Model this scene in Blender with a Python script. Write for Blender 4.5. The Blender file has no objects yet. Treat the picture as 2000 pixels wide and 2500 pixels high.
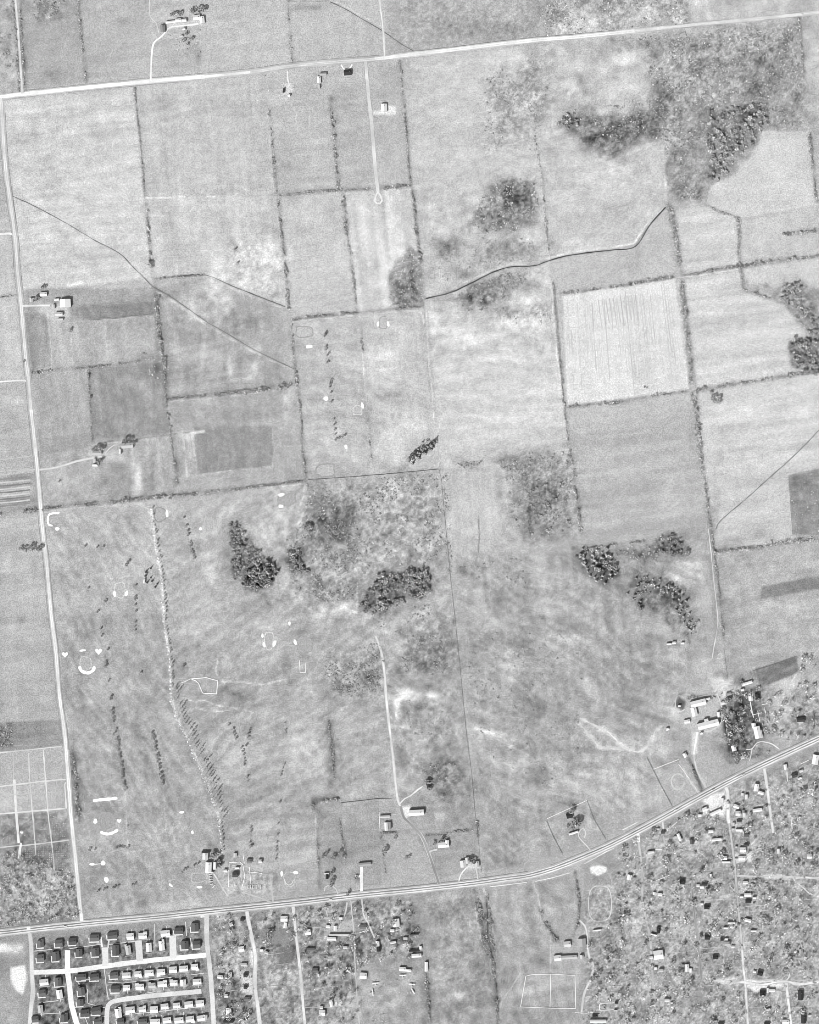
import bpy, math, random
import numpy as np
# ------------------------------------------------------------------ camera, sky, sun, exposure
SC = bpy.context.scene
COL = SC.collection
S = 0.7                                   # metres per map unit (map units: x to the east, y to the south)
def W(x, y, z=0.0): return ((x-1000.0)*S, (1250.0-y)*S, z)

cam_d = bpy.data.cameras.new('aerial_camera'); cam = bpy.data.objects.new('aerial_camera', cam_d); COL.objects.link(cam)
CAM_H = 2800.0
cam.location = (0, 0, CAM_H)
cam_d.sensor_fit = 'VERTICAL'; cam_d.sensor_height = 24.0
cam_d.lens = 24.0*CAM_H/(2500*S)
cam_d.clip_start = 5.0; cam_d.clip_end = 20000.0
SC.camera = cam

SHADOW_AZ = 36.0                          # shadows fall this many degrees east of north
SUN_EL = 38.0
wd = bpy.data.worlds.new('World'); SC.world = wd; wd.use_nodes = True
nt = wd.node_tree; nt.nodes.clear()
sky = nt.nodes.new('ShaderNodeTexSky'); sky.sky_type = 'NISHITA'; sky.sun_disc = False
sky.sun_elevation = math.radians(SUN_EL); sky.sun_rotation = math.radians(180+SHADOW_AZ)
sky.dust_density = 2.0
bw = nt.nodes.new('ShaderNodeRGBToBW'); bg = nt.nodes.new('ShaderNodeBackground'); bg.inputs[1].default_value = 0.10
wo = nt.nodes.new('ShaderNodeOutputWorld')
nt.links.new(sky.outputs[0], bw.inputs[0]); nt.links.new(bw.outputs[0], bg.inputs[0]); nt.links.new(bg.outputs[0], wo.inputs[0])
sl = bpy.data.lights.new('sun', 'SUN'); sl.energy = 3.4; sl.angle = math.radians(0.5); sl.color = (1, 1, 1)
so = bpy.data.objects.new('sun', sl); COL.objects.link(so)
so.rotation_euler = (math.radians(90-SUN_EL), 0, -math.radians(SHADOW_AZ))
so.location = (-900, -1300, 1500)
SC.view_settings.view_transform = 'Standard'; SC.view_settings.look = 'None'
SC.view_settings.gamma = 1.0; SC.view_settings.use_curve_mapping = False
SC.view_settings.exposure = 0.65
SC.cycles.filter_width = 0.85
SC.cycles.max_bounces = 4; SC.cycles.diffuse_bounces = 2; SC.cycles.glossy_bounces = 1

RNG = np.random.default_rng(7); random.seed(7)
def lin(t):
    t = np.clip(np.asarray(t, float), 0.0, 1.2)
    return np.where(t <= 0.04045, t/12.92, ((t+0.055)/1.055)**2.4)
ALB = 0.62                                # the brightest lime-washed surface
def alb(t): return lin(t)*ALB

# ------------------------------------------------------------------ materials (all procedural)
def material(name, scales, rough=1.0, rnd=0.0, spec=0.05):
    """tone attribute times layered noise; scales: [(noise scale per metre, low, high, detail)]"""
    m = bpy.data.materials.new(name); m.use_nodes = True
    t = m.node_tree; t.nodes.clear()
    out = t.nodes.new('ShaderNodeOutputMaterial'); b = t.nodes.new('ShaderNodeBsdfPrincipled')
    b.inputs['Roughness'].default_value = rough; b.inputs['Specular IOR Level'].default_value = spec
    a = t.nodes.new('ShaderNodeAttribute'); a.attribute_name = 'tone'
    cur = a.outputs['Fac']
    g = t.nodes.new('ShaderNodeNewGeometry')
    for k, (sc, lo, hi, det) in enumerate(scales):
        n = t.nodes.new('ShaderNodeTexNoise'); n.inputs['Scale'].default_value = sc; n.inputs['Detail'].default_value = det
        t.links.new(g.outputs['Position'], n.inputs['Vector'])
        r = t.nodes.new('ShaderNodeMapRange'); r.clamp = False
        r.inputs[1].default_value = 0.3; r.inputs[2].default_value = 0.7; r.inputs[3].default_value = lo; r.inputs[4].default_value = hi
        t.links.new(n.outputs['Fac'], r.inputs[0])
        mu = t.nodes.new('ShaderNodeMath'); mu.operation = 'MULTIPLY'
        t.links.new(cur, mu.inputs[0]); t.links.new(r.outputs[0], mu.inputs[1]); cur = mu.outputs[0]
    if rnd:
        oi = t.nodes.new('ShaderNodeObjectInfo'); r = t.nodes.new('ShaderNodeMapRange')
        r.inputs[3].default_value = 1-rnd; r.inputs[4].default_value = 1+rnd
        t.links.new(oi.outputs['Random'], r.inputs[0])
        mu = t.nodes.new('ShaderNodeMath'); mu.operation = 'MULTIPLY'
        t.links.new(cur, mu.inputs[0]); t.links.new(r.outputs[0], mu.inputs[1]); cur = mu.outputs[0]
    t.links.new(cur, b.inputs['Base Color']); t.links.new(b.outputs[0], out.inputs[0])
    return m
M_GROUND = material('turf_and_soil', [(0.48, 0.70, 1.30, 5.0), (0.22, 0.90, 1.10, 2.0)])
M_ROAD = material('gravel', [(0.35, 0.90, 1.08, 3.0)])
M_SAND = material('bunker_sand', [(0.5, 0.96, 1.03, 2.0)])
M_CROWN = material('foliage', [(0.6, 0.8, 1.2, 2.0)], rnd=0.34)
M_SCRUB = material('scrub_foliage', [(0.12, 0.75, 1.25, 2.0)])
M_BARK = material('bark', [(2.0, 0.8, 1.2, 2.0)])
M_ROOF = material('roofing', [(0.8, 0.93, 1.06, 3.0)], rough=0.8)
M_WALL = material('wall_render', [(0.8, 0.92, 1.06, 2.0)], rough=0.9)
M_PAINT = material('vehicle_paint', [(1.0, 0.97, 1.03, 1.0)], rough=0.5, spec=0.3)
M_WOOD = material('weathered_wood', [(1.5, 0.85, 1.15, 2.0)])

# ------------------------------------------------------------------ mesh helpers
def mesh(name, V, F, tone, mat):
    """V (n,3); F list of (m,k) int arrays or a list of tuples; tone scalar or (n,) albedo"""
    me = bpy.data.meshes.new(name)
    V = np.asarray(V, np.float32)
    if isinstance(F, list) and len(F) and not isinstance(F[0], np.ndarray):
        me.from_pydata(V.tolist(), [], [tuple(f) for f in F])
    else:
        if not isinstance(F, list): F = [F]
        F = [np.asarray(f, np.int32) for f in F if len(f)]
        loops = np.concatenate([f.ravel() for f in F])
        tot = np.concatenate([np.full(len(f), f.shape[1], np.int32) for f in F])
        me.vertices.add(len(V)); me.vertices.foreach_set('co', V.ravel())
        me.loops.add(len(loops)); me.loops.foreach_set('vertex_index', loops)
        me.polygons.add(len(tot)); me.polygons.foreach_set('loop_start', np.concatenate([[0], np.cumsum(tot)[:-1]]).astype(np.int32))
        me.update(calc_edges=True)
    at = me.attributes.new('tone', 'FLOAT', 'POINT')
    at.data.foreach_set('value', np.broadcast_to(np.asarray(tone, np.float32), (len(V),)).copy())
    me.materials.append(mat)
    return me
def obj(name, me, parent=None, loc=None, rz=0.0, scale=None):
    o = bpy.data.objects.new(name, me); COL.objects.link(o)
    if parent is not None: o.parent = parent
    if loc is not None: o.location = loc
    if rz: o.rotation_euler = (0, 0, rz)
    if scale is not None: o.scale = scale
    return o
USED = {}
def tag(o, label, cat, group=None):
    k = label.lower()
    USED[k] = USED.get(k, 0)+1
    o['label'] = label; o['category'] = cat
    if group: o['group'] = group
    return o
def struct(o, kind='structure'): o['kind'] = kind; return o
ORD = ['first','second','third','fourth','fifth','sixth','seventh','eighth','ninth','tenth','eleventh','twelfth','thirteenth','fourteenth','fifteenth','sixteenth','seventeenth','eighteenth','nineteenth']
TENS = {20:'twenty',30:'thirty',40:'forty',50:'fifty',60:'sixty',70:'seventy',80:'eighty',90:'ninety'}
def ordinal(i):                           # i from 0
    n = i+1
    if n < 20: return ORD[n-1]
    if n >= 100: return 'hundredth' if n == 100 else 'hundred-and-'+ordinal(n-101)
    t, u = n//10*10, n % 10
    return TENS[t][:-1]+'ieth' if u == 0 else TENS[t]+'-'+ORD[u-1]

# ------------------------------------------------------------------ value noise on the map
def vnoise(x, y, scale, seed):
    r = np.random.default_rng(seed); G = r.random((256, 256))
    u = np.asarray(x, float)/scale+1000.3; v = np.asarray(y, float)/scale+1000.7
    i = np.floor(u).astype(int); j = np.floor(v).astype(int); fu = u-i; fv = v-j
    fu = fu*fu*(3-2*fu); fv = fv*fv*(3-2*fv)
    a = G[i & 255, j & 255]; b = G[(i+1) & 255, j & 255]; c = G[i & 255, (j+1) & 255]; d = G[(i+1) & 255, (j+1) & 255]
    return (a*(1-fu)+b*fu)*(1-fv)+(c*(1-fu)+d*fu)*fv - 0.5
def fbm(x, y, scale, seed, octv=3, gain=0.55):
    s = 0; a = 1; n = 0
    for k in range(octv):
        s = s+a*vnoise(x, y, scale/(2**k), seed+k*17); n += a; a *= gain
    return s/n*2.0                         # about -0.7 .. 0.7

def inside(px, py, poly):
    P = np.asarray(poly, float); r = np.zeros(np.shape(px), bool); n = len(P)
    for a in range(n):
        x1, y1 = P[a]; x2, y2 = P[(a+1) % n]
        if y1 == y2: continue
        c = ((y1 > py) != (y2 > py)) & (px < (x2-x1)*(py-y1)/(y2-y1)+x1)
        r ^= c
    return r
def segdist(px, py, pts, closed=False):
    P = np.asarray(pts, float); d = np.full(np.shape(px), 1e9); n = len(P)
    for a in range(n if closed else n-1):
        x1, y1 = P[a]; x2, y2 = P[(a+1) % n]; dx, dy = x2-x1, y2-y1; L = dx*dx+dy*dy+1e-9
        t = np.clip(((px-x1)*dx+(py-y1)*dy)/L, 0, 1)
        d = np.minimum(d, np.hypot(px-x1-t*dx, py-y1-t*dy))
    return d

# ------------------------------------------------------------------ the ground: what grows or lies bare where
CELL = 3.0
gx = np.arange(-60, 2061, CELL); gy = np.arange(-60, 2561, CELL)
X, Y = np.meshgrid(gx, gy)
T = np.full(X.shape, 0.715)
WX = X+3.0*fbm(X, Y, 22, 901, 3); WY = Y+3.0*fbm(X, Y, 22, 951, 3)
def box_of(poly, pad):
    P = np.asarray(poly, float)
    x0, y0 = P.min(0)-pad; x1, y1 = P.max(0)+pad
    return (slice(max(0, int((y0+60)/CELL)), max(0, int((y1+60)/CELL)+2)), slice(max(0, int((x0+60)/CELL)), max(0, int((x1+60)/CELL)+2)))
def mask(poly, soft=3.0, warp=1.0):
    b = box_of(poly, soft*2+8)
    px = X[b]*(1-warp)+WX[b]*warp; py = Y[b]*(1-warp)+WY[b]*warp
    d = segdist(px, py, poly, True); ins = inside(px, py, poly)
    sd = np.where(ins, d, -d)
    return b, np.clip(0.5+sd/(2*soft), 0, 1)
def paint(poly, tone, soft=2.5, warp=0.6, amount=1.0):
    b, m = mask(poly, soft, warp); m = m*amount
    T[b] = T[b]*(1-m)+tone*m
def mottle(poly, scale, amp, seed=1, soft=8.0, octv=3, bias=0.0):
    b, m = mask(poly, soft, 1.0)
    T[b] += m*(amp*fbm(X[b], Y[b], scale, seed, octv)+bias)
def blob(cx, cy, rx, ry, d, ang=0.0, seed=3, rag=0.7):
    R = max(rx, ry)*1.9
    b = box_of([(cx-R, cy-R), (cx+R, cy+R)], 2)
    a = math.radians(ang); dx = X[b]-cx; dy = Y[b]-cy
    u = dx*math.cos(a)-dy*math.sin(a); v = dx*math.sin(a)+dy*math.cos(a)
    q = (u/rx)**2+(v/ry)**2
    n = fbm(X[b], Y[b], 18, seed+int(cx), 3)
    d = d*.75 if d < 0 else d
    T[b] += d*np.exp(-q)*np.clip(1+rag*2.2*n, 0.0, 2.2)
def bline(pts, width, d, soft=None, rag=0.6):
    b = box_of(pts, width*2+8)
    dd = segdist(WX[b]*.5+X[b]*.5, WY[b]*.5+Y[b]*.5, pts)
    m = np.exp(-(dd/(width*0.6))**2)*np.clip(1+rag*2*fbm(X[b], Y[b], 12, 77+len(pts), 2), 0, 2)
    T[b] += d*m
def stripes(poly, ang, period, amp, seed=5, soft=4.0, streak=140.0):
    b, m = mask(poly, soft, 0.3); a = math.radians(ang)
    u = X[b]*math.cos(a)+Y[b]*math.sin(a); v = -X[b]*math.sin(a)+Y[b]*math.cos(a)
    n = vnoise(u, v/12.0, period, seed)*1.4+vnoise(u, v/30.0, period*2.3, seed+1)
    T[b] += m*amp*n

HEDGES = [
 ('dotted tree line beside the pale path south of the double hedge', [(1738,1300),(1746,1370),(1754,1430),(1762,1500),(1766,1560)], 6, 1.0, .9, 3.0,1,.35), ('thin dotted hedge between two plots south of the west road farm', [(216,905),(218,960),(222,1020),(226,1078)], 4, .8, .9, 2.4), ('thin dark hedge beside the strip meadow above the highway', [(774,2050),(778,2110),(780,2165)], 4, .8, .9, 2.2),
 ('patchy hedge on the west of the north-west track', [(32,0),(37,60),(42,130),(47,226)], 6, 1.2, .9, 2.6), ('low hedge on the east of the north-west track', [(48,20),(53,90),(57,150),(60,225)], 5, 1.0, .85, 2.4), ('thin pale-flecked hedge across the north-west pastures', [(191,0),(195,50),(203,130),(210,198)], 6, 1.0, .6, 2.4),
 ('very thin hedge between the two big north-western fields, upper half', [(328,214),(336,290),(345,368),(354,480)], 3, .7, .85, 2.2,1,.1), ('dark hedge ending in a bush cluster above the diagonal drain', [(357,500),(361,550),(365,601),(366,650)], 5, 1.1, .95, 2.8), ('thick dark hedge east of the west road farm fields', [(377,705),(383,761),(391,833),(400,880)], 9, 1.9, .85, 3.2), ('hedge continuing south past the pale scrub corner', [(401,885),(404,930),(407,990)], 7, 1.4, .85, 3.0), ('faint broken hedge through the lane farm plots', [(409,1010),(418,1070),(426,1125),(432,1180)], 4, .8, .8, 2.4,1,.1),
 ('thin pale hedge north of the north road, middle', [(700,0),(704,43),(708,100),(713,152)], 5, 1.0, .5, 2.2), ('dotted hedge down the west of the long north strip', [(657,264),(662,319),(668,391),(675,470)], 5, 1.2, .8, 2.4), ('dark hedge below the cross hedge, west strip', [(680,490),(686,558),(694,616)], 6, 1.4, .9, 2.8), ('dark hedge meeting the diagonal drain', [(694,616),(700,688),(706,762)], 7, 1.5, .9, 2.8), ('hedge along the west of the north golf holes', [(711,790),(713,819),(719,880),(721,900)], 6, 1.0, .8, 2.6), ('short dark hedge knot north of the cross drain hedge', [(722,905),(725,935),(728,948)], 7, 1.8, .95, 3), ('thin hedge beside the dark rectangle field', [(729,960),(736,1029),(739,1101),(746,1165)], 5, 1.0, .85, 2.6),
 ('hedge with white flecks between the two long northern strips', [(806,258),(812,304),(817,362),(826,464)], 7, 1.5, .75, 2.6), ('dark hedge west of the coarse pale field', [(839,478),(843,540),(848,581),(857,632)], 8, 1.7, .95, 2.8), ('broken hedge west of the coarse pale field, lower half', [(857,640),(862,674),(866,710),(871,756)], 5, 1.0, .9, 2.6), ('faint hedge between the two north golf fairways', [(877,790),(882,830),(886,862)], 4, .7, .7, 2.2), ('pale dotted hedge between the two south golf fairways', [(896,1010),(902,1070),(906,1130)], 3, .6, .4, 2.2),
 ('hedge east of the dead-end lane plots', [(975,151),(983,232),(986,262)], 5, 1.0, .8, 2.4), ('dark hedge east of the dead-end lane', [(988,280),(990,304),(996,377),(1003,455)], 5, 1.4, .95, 2.5), ('dark hedge east of the coarse pale field', [(1007,462),(1011,510),(1018,570),(1027,640)], 6, 1.7, 1.0, 2.7),
 ('low broken hedge west of the shrub patch', [(1306,342),(1314,391),(1322,435),(1328,493)], 5, .8, .7, 2.3), ('thin pale hedge south of the shrub patch', [(1328,500),(1333,558),(1340,625)], 5, .8, .5, 2.2), ('thin dark hedge down the west of the striped pale field', [(1350,690),(1357,775),(1364,862),(1372,935),(1377,993)], 4, 1.1, .9, 2.2), ('thin hedge west of the smooth grey field', [(1378,1000),(1383,1043),(1390,1096),(1398,1140)], 4, 1.0, .8, 2.2), ('hedge between scrub wood and smooth grey field', [(1400,1145),(1403,1188),(1412,1246),(1417,1295)], 7, 1.3, .8, 3.0),
 ('broad hedge west of the upper east fields', [(1634,500),(1645,558),(1654,601),(1660,650),(1664,672)], 12, 2.2, .75, 3.2), ('broad hedge between the striped and the eastern pale field', [(1665,690),(1671,746),(1677,804),(1684,862),(1690,930)], 12, 2.0, .85, 3.0), ('broad double hedge between the smooth grey and the east pale field', [(1692,962),(1700,1000),(1706,1058),(1714,1130)], 12, 2.2, .85, 3.0), ('tapering double hedge running to the power of the south-east lane', [(1716,1140),(1723,1188),(1729,1246),(1736,1288)], 9, 1.7, .85, 2.8),
 ('dotted hedge along the far north-east field', [(1950,45),(1956,110),(1961,178)], 5, 1.1, .8, 2.4), ('hedge along the east edge of the far north-east field', [(1976,330),(1984,406),(1993,493)], 5, 1.1, .8, 2.6),
 ('cross hedge west of the dead-end lane', [(677,478),(717,474),(775,468),(819,465),(862,464),(906,461)], 6, 1.2, .9, 2.4), ('cross hedge east of the dead-end lane', [(930,459),(960,457),(1000,454)], 6, 1.5, .95, 2.8), ('straight dark hedge above the dark farm strip triangle', [(380,681),(435,675),(500,671)], 4, 1.5, 1.0, 2.3),
 ('dark hedge closing the coarse pale field on the south', [(874,763),(935,757),(1000,751),(1030,748)], 6, 1.6, .95, 2.7), ('dark hedge north of the trapezoid green', [(714,780),(750,776),(790,771),(868,764)], 7, 1.7, .95, 2.8), ('dark east half of the hedge south of the diagonal drain', [(560,960),(587,957),(630,952),(674,946),(714,939)], 9, 2.1, .95, 3.2), ('dark west half of the hedge south of the diagonal drain', [(412,974),(460,970),(500,966),(558,961)], 8, 1.9, .95, 3.0),
 ('dark hedge south of the west road farm', [(78,910),(145,903),(232,896),(290,890),(342,881)], 6, 1.5, .95, 2.6), ('dark hedge along the lane farm, west part', [(107,1243),(186,1233),(261,1228),(300,1225)], 8, 1.8, .95, 3.0), ('dark hedge along the lane farm, middle part', [(300,1222),(348,1218),(380,1214),(435,1209)], 9, 1.8, .95, 3.2), ('dark hedge along the lane farm, east part', [(440,1209),(500,1203),(545,1199),(587,1194)], 9, 2.0, .95, 3.0), ('slim dark hedge above the twin-bunker oval green', [(590,1193),(630,1189),(674,1183),(743,1174)], 5, 1.7, .95, 2.5), ('dark hedge west of the west road', [(-20,1258),(0,1255),(58,1249),(92,1246)], 8, 1.9, .95, 3.0), ('thin dark hedge west of the farmhouse by the west road', [(-20,728),(0,726),(44,721)], 3, 1.0, .95, 2),
 ('dark hedge above the striped pale field, west half', [(1371,717),(1400,714),(1435,709),(1470,704)], 6, 1.4, .95, 2.6), ('dark hedge above the striped pale field, east half', [(1490,702),(1530,696),(1572,688),(1620,680),(1648,675)], 7, 1.5, .9, 2.7), ('hedge below the striped pale field, west half', [(1383,994),(1420,991),(1450,988),(1500,984)], 6, 1.5, .95, 2.7), ('hedge below the striped pale field, east half', [(1500,984),(1545,976),(1587,968),(1640,960),(1676,955)], 6, 1.5, .95, 2.6),
 ('dark hedge with a pale lane below it, east fields', [(1668,674),(1732,661),(1770,655),(1804,650)], 7, 1.9, 1.0, 2.6), ('dark hedge running to the east edge', [(1812,650),(1850,644),(1906,636),(1950,630),(2020,622)], 8, 1.8, .95, 2.9), ('long dark hedge under the eastern pale field, west half', [(1703,952),(1740,947),(1775,940),(1790,938)], 8, 2.0, 1.0, 3.0), ('long dark hedge under the eastern pale field, east half', [(1792,938),(1862,928),(1900,921),(1935,916)], 7, 1.5, .9, 2.6), ('shrubby hedge under the round wood at the east edge', [(1900,920),(1935,914),(1970,908),(2020,902)], 9, 2.0, .95, 3.2),
 ('thin crooked hedge along the slanting wood edge', [(1813,706),(1862,723),(1912,741),(1941,770),(1975,810),(2010,845)], 4, 1.1, .85, 2.2), ('short upright hedge between two upper east fields', [(1801,529),(1804,572),(1803,616),(1807,651)], 6, 1.5, .8, 2.7), ('pale short hedge north of the slanting wood edge', [(1808,655),(1811,680),(1813,703)], 5, 1.2, .6, 2.4), ('curving hedge at the foot of the north-east field', [(1726,503),(1755,517),(1790,526),(1800,535)], 6, 1.4, .8, 2.6), ('dark shrub strip beside the far east field', [(1912,574),(1940,570),(1965,567),(1992,563)], 8, 2.2, 1.0, 3.0),
 ('hedge below the smooth grey field', [(1425,1340),(1460,1336),(1500,1330),(1572,1322)], 5, 1.3, .7, 2.6), ('shaggy hedge east of the lane crossing', [(1746,1346),(1790,1343),(1848,1338),(1880,1332)], 10, 1.8, .85, 3.2), ('shaggy hedge under the dark east plot', [(1880,1330),(1906,1325),(1935,1322),(2020,1314)], 10, 1.8, .7, 3.2),
 ('roadside thicket west of the golf fairways', [(176,1840),(182,1870),(186,1900),(188,1940)], 8, 1.5, .8, 3.2), ('bushy roadside edge above the long bunker', [(188,1945),(192,1975),(196,2000)], 8, 1.2, .7, 3.0), ('hedge row east of the golf rough', [(802,1762),(808,1800),(812,1850),(815,1900)], 7, 1.1, .9, 2.8), ('dark corner hedge over the scrubby corner plot', [(765,1965),(780,1957),(800,1953),(828,1950)], 7, 2.0, 1.0, 2.8), ('dark hedge on the west of the corner plot', [(762,1958),(764,1968),(768,1975)], 5, 1.6, 1.0, 2.6),
 ('dark hedge south of the fenced yard', [(930,2034),(950,2033),(975,2032),(998,2032)], 5, 1.8, 1.0, 2.4), ('thin dotted hedge down the strip meadow', [(831,2000),(833,2030),(838,2060),(842,2095)], 4, .9, .9, 2.4), ('thin hedge west of the broad drive meadow', [(930,2040),(935,2080),(940,2130)], 4, .6, .7, 2.2), ('hedge under the yard east of the curved track', [(1040,2040),(1075,2038),(1110,2030),(1155,2026)], 5, 1.2, .9, 2.4), ('dark short hedge at the head of the fence line', [(1164,2005),(1166,2025),(1166,2045)], 5, 1.8, 1.0, 2.6),
 ('wooded stream bank south of the highway, west side', [(1160,2172),(1170,2220),(1182,2270),(1186,2310),(1194,2335)], 15, 3.0, .8, 3.0), ('wooded stream bank south of the highway, east side', [(1188,2185),(1196,2235),(1200,2290),(1206,2320)], 9, 2.0, .8, 2.8), ('stream thicket towards the bottom edge', [(1200,2335),(1206,2370),(1212,2420),(1215,2470),(1217,2520)], 7, 1.6, .9, 2.8), ('dark lane hedge beside the oval track', [(1404,2132),(1409,2165),(1414,2203),(1414,2235),(1408,2265)], 5, 1.6, .95, 2.6), ('leaning hedge in the meadow west of the oval track', [(1318,2218),(1328,2245),(1340,2268),(1352,2285),(1362,2295)], 7, 1.5, .9, 2.8), ('hedge beside the long white shed at the airfield', [(1010,2275),(1018,2262),(1024,2270)], 5, 1.2, .9, 2.6), ('ragged hedge line south of the airfield sheds', [(1040,2380),(1044,2420),(1048,2470),(1050,2510)], 6, 1.2, .9, 2.8),
 ('dark hedge behind the white glasshouse', [(1784,1676),(1800,1664),(1815,1654),(1838,1648)], 9, 2.4, 1.0, 3.0), ('dark bushes north of the stable yard', [(1682,1704),(1692,1700),(1702,1702)], 8, 2.4, 1.0, 3.0), ('dark hedge between stable yard and garden', [(1724,1706),(1738,1704),(1746,1700)], 8, 2.4, 1.0, 2.8), ('dark lane hedge on the east of the farm garden', [(1770,1740),(1774,1775),(1778,1810)], 6, 1.6, 1.0, 2.8), ('dark sunken hedge beside the riding ring', [(1686,1866),(1694,1886),(1704,1910),(1712,1930)], 7, 1.8, .95, 2.4), ('thin dark hedge south of the conifer ring', [(1678,1545),(1680,1560),(1682,1572)], 3, 1, 1, 2), ('hedge of the village meadow, west', [(1512,2205),(1514,2240),(1516,2280)], 6, .8, .9, 2.6),
]
FIELDS = [   # (polygon, tone): pasture, stubble and ploughland between the hedges
 ([(-60,-60),(36,-60),(52,228),(-60,240)], .68), ([(44,-60),(188,-60),(210,198),(58,226)], .665), ([(194,-60),(364,-60),(369,192),(212,208)], .70),
 ([(372,-60),(500,-60),(500,186),(374,198)], .715), ([(505,-60),(698,-60),(712,158),(506,184)], .735), ([(704,-60),(928,-60),(937,138),(716,156)], .715),
 ([(945,-60),(1308,-60),(1326,96),(944,138)], .655), ([(1312,-60),(1680,-60),(1690,56),(1330,94)], .675), ([(1690,-60),(1768,-60),(1774,48),(1692,55)], .745),
 ([(1784,-60),(2060,-60),(2060,20),(1782,48)], .72),
 ([(8,246),(326,216),(364,640),(372,692),(330,682),(180,700),(58,708)], .775), ([(334,215),(655,184),(673,474),(356,484)], .735), ([(357,486),(675,480),(703,748),(500,670),(382,678)], .755),
 ([(660,186),(802,172),(824,464),(678,476)], .72), ([(808,170),(890,157),(918,460),(830,464)], .715), ([(904,152),(974,147),(1002,453),(928,460)], .715),
 ([(682,482),(836,470),(866,754),(714,778)], .745), ([(842,470),(1003,458),(1034,744),(872,760)], .785), ([(980,146),(1330,108),(1330,500),(1340,636),(1100,712),(1040,726)], .745),
 ([(60,706),(374,702),(382,764),(186,782),(70,790)], .665), ([(62,762),(116,768),(127,893),(78,906)], .635), ([(118,792),(172,790),(176,892),(128,897)], .71),
 ([(176,790),(358,778),(368,872),(180,893)], .715), ([(386,704),(498,674),(702,752),(720,898),(724,934),(412,968)], .70),
 ([(80,914),(212,902),(220,1052),(96,1070)], .70), ([(216,900),(402,884),(412,1058),(226,1080)], .645), ([(414,976),(724,944),(744,1168),(434,1180)], .695),
 ([(96,1076),(424,1062),(432,1202),(108,1240)], .705), ([(718,782),(868,766),(904,1138),(750,1168)], .725), ([(874,766),(1034,750),(1070,1140),(908,1152)], .75),
 ([(1044,732),(1340,642),(1378,994),(1400,1140),(1076,1142)], .775), ([(1346,642),(1500,612),(1632,505),(1644,672),(1372,714)], .715),
 ([(1374,722),(1648,680),(1682,952),(1386,990)], .845), ([(1390,998),(1690,962),(1724,1300),(1418,1322)], .70),
 ([(1652,510),(1728,505),(1796,532),(1802,646),(1668,670)], .775), ([(1812,540),(1992,505),(1998,622),(1812,648)], .745), ([(1730,470),(1796,420),(1860,320),(1972,322),(1994,500),(1806,534)], .785),
 ([(1672,684),(1804,662),(1816,714),(1914,746),(1980,832),(1925,840),(1930,900),(1990,904),(1702,950)], .785), ([(1816,656),(2060,622),(2060,760),(1930,700),(1830,700)], .775),
 ([(1706,960),(2060,902),(2060,1130),(1926,1160),(1936,1318),(1746,1342),(1728,1240)], .785), ([(1926,1160),(2060,1130),(2060,1308),(1936,1304)], .585),
 ([(752,1178),(1070,1150),(1092,1330),(1100,1420),(980,1520),(720,1440)], .68), ([(108,1246),(744,1182),(700,1400),(560,1500),(410,1520),(372,1240),(150,1500),(130,1500)], .70),
 ([(1080,1150),(1398,1146),(1416,1330),(1098,1350)], .735), ([(1112,1350),(1740,1352),(1760,1640),(1660,1700),(1580,1830),(1600,1980),(1440,2070),(1178,2130)], .68),
 ([(-60,1256),(96,1248),(150,1756),(-60,1762)], .685), ([(-60,1768),(154,1756),(160,1820),(-60,1840)], .62), ([(-60,580),(36,572),(66,926),(-60,930)], .72), ([(-60,940),(72,934),(88,1140),(-60,1150)], .69),
 ([(-60,1154),(90,1150),(94,1244),(-60,1250)], .64), ([(-60,250),(4,246),(30,568),(-60,572)], .70),
 ([(1758,1352),(2060,1326),(2060,1780),(1900,1700),(1770,1660)], .70), ([(404,1520),(700,1440),(800,1560),(930,1600),(966,1950),(770,1960),(690,1960),(540,2050),(430,1720)], .695),
 ([(150,1500),(398,1500),(430,1720),(530,2000),(542,2180),(200,2240),(170,1880)], .675), ([(945,1640),(1110,1500),(1172,2110),(1070,2150),(975,1950)], .665),
 ([(770,1965),(836,1955),(838,2170),(775,2180)], .665), ([(840,1952),(925,1945),(932,2160),(842,2172)], .665), ([(1040,2176),(1160,2164),(1210,2440),(1215,2560),(1050,2560)], .67), ([(1218,2170),(1300,2160),(1360,2290),(1340,2360),(1270,2400),(1230,2440),(1200,2300)], .685),
 ([(1310,2156),(1400,2134),(1414,2240),(1370,2290)], .69), ([(-60,2130),(180,2130),(196,2244),(-60,2272)], .60),
]
for poly, tone in FIELDS: paint(poly, tone, 2.0, 0.35)
# ---- south of the highway: gardens and rough ground
paint([(-60,2290),(500,2236),(1000,2182),(1160,2166),(1160,2200),(1040,2190),(1050,2560),(-60,2560)], .625, 4, .5)
paint([(1040,2180),(1160,2168),(1210,2430),(1215,2560),(1050,2560)], .665, 4, .6)
paint([(1420,2110),(1610,2012),(2060,1785),(2060,2560),(1216,2560),(1230,2440),(1410,2400)], .655, 5, .6)
paint([(1300,2160),(1400,2135),(1420,2290),(1400,2380),(1340,2360)], .68, 6, .6)
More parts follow.
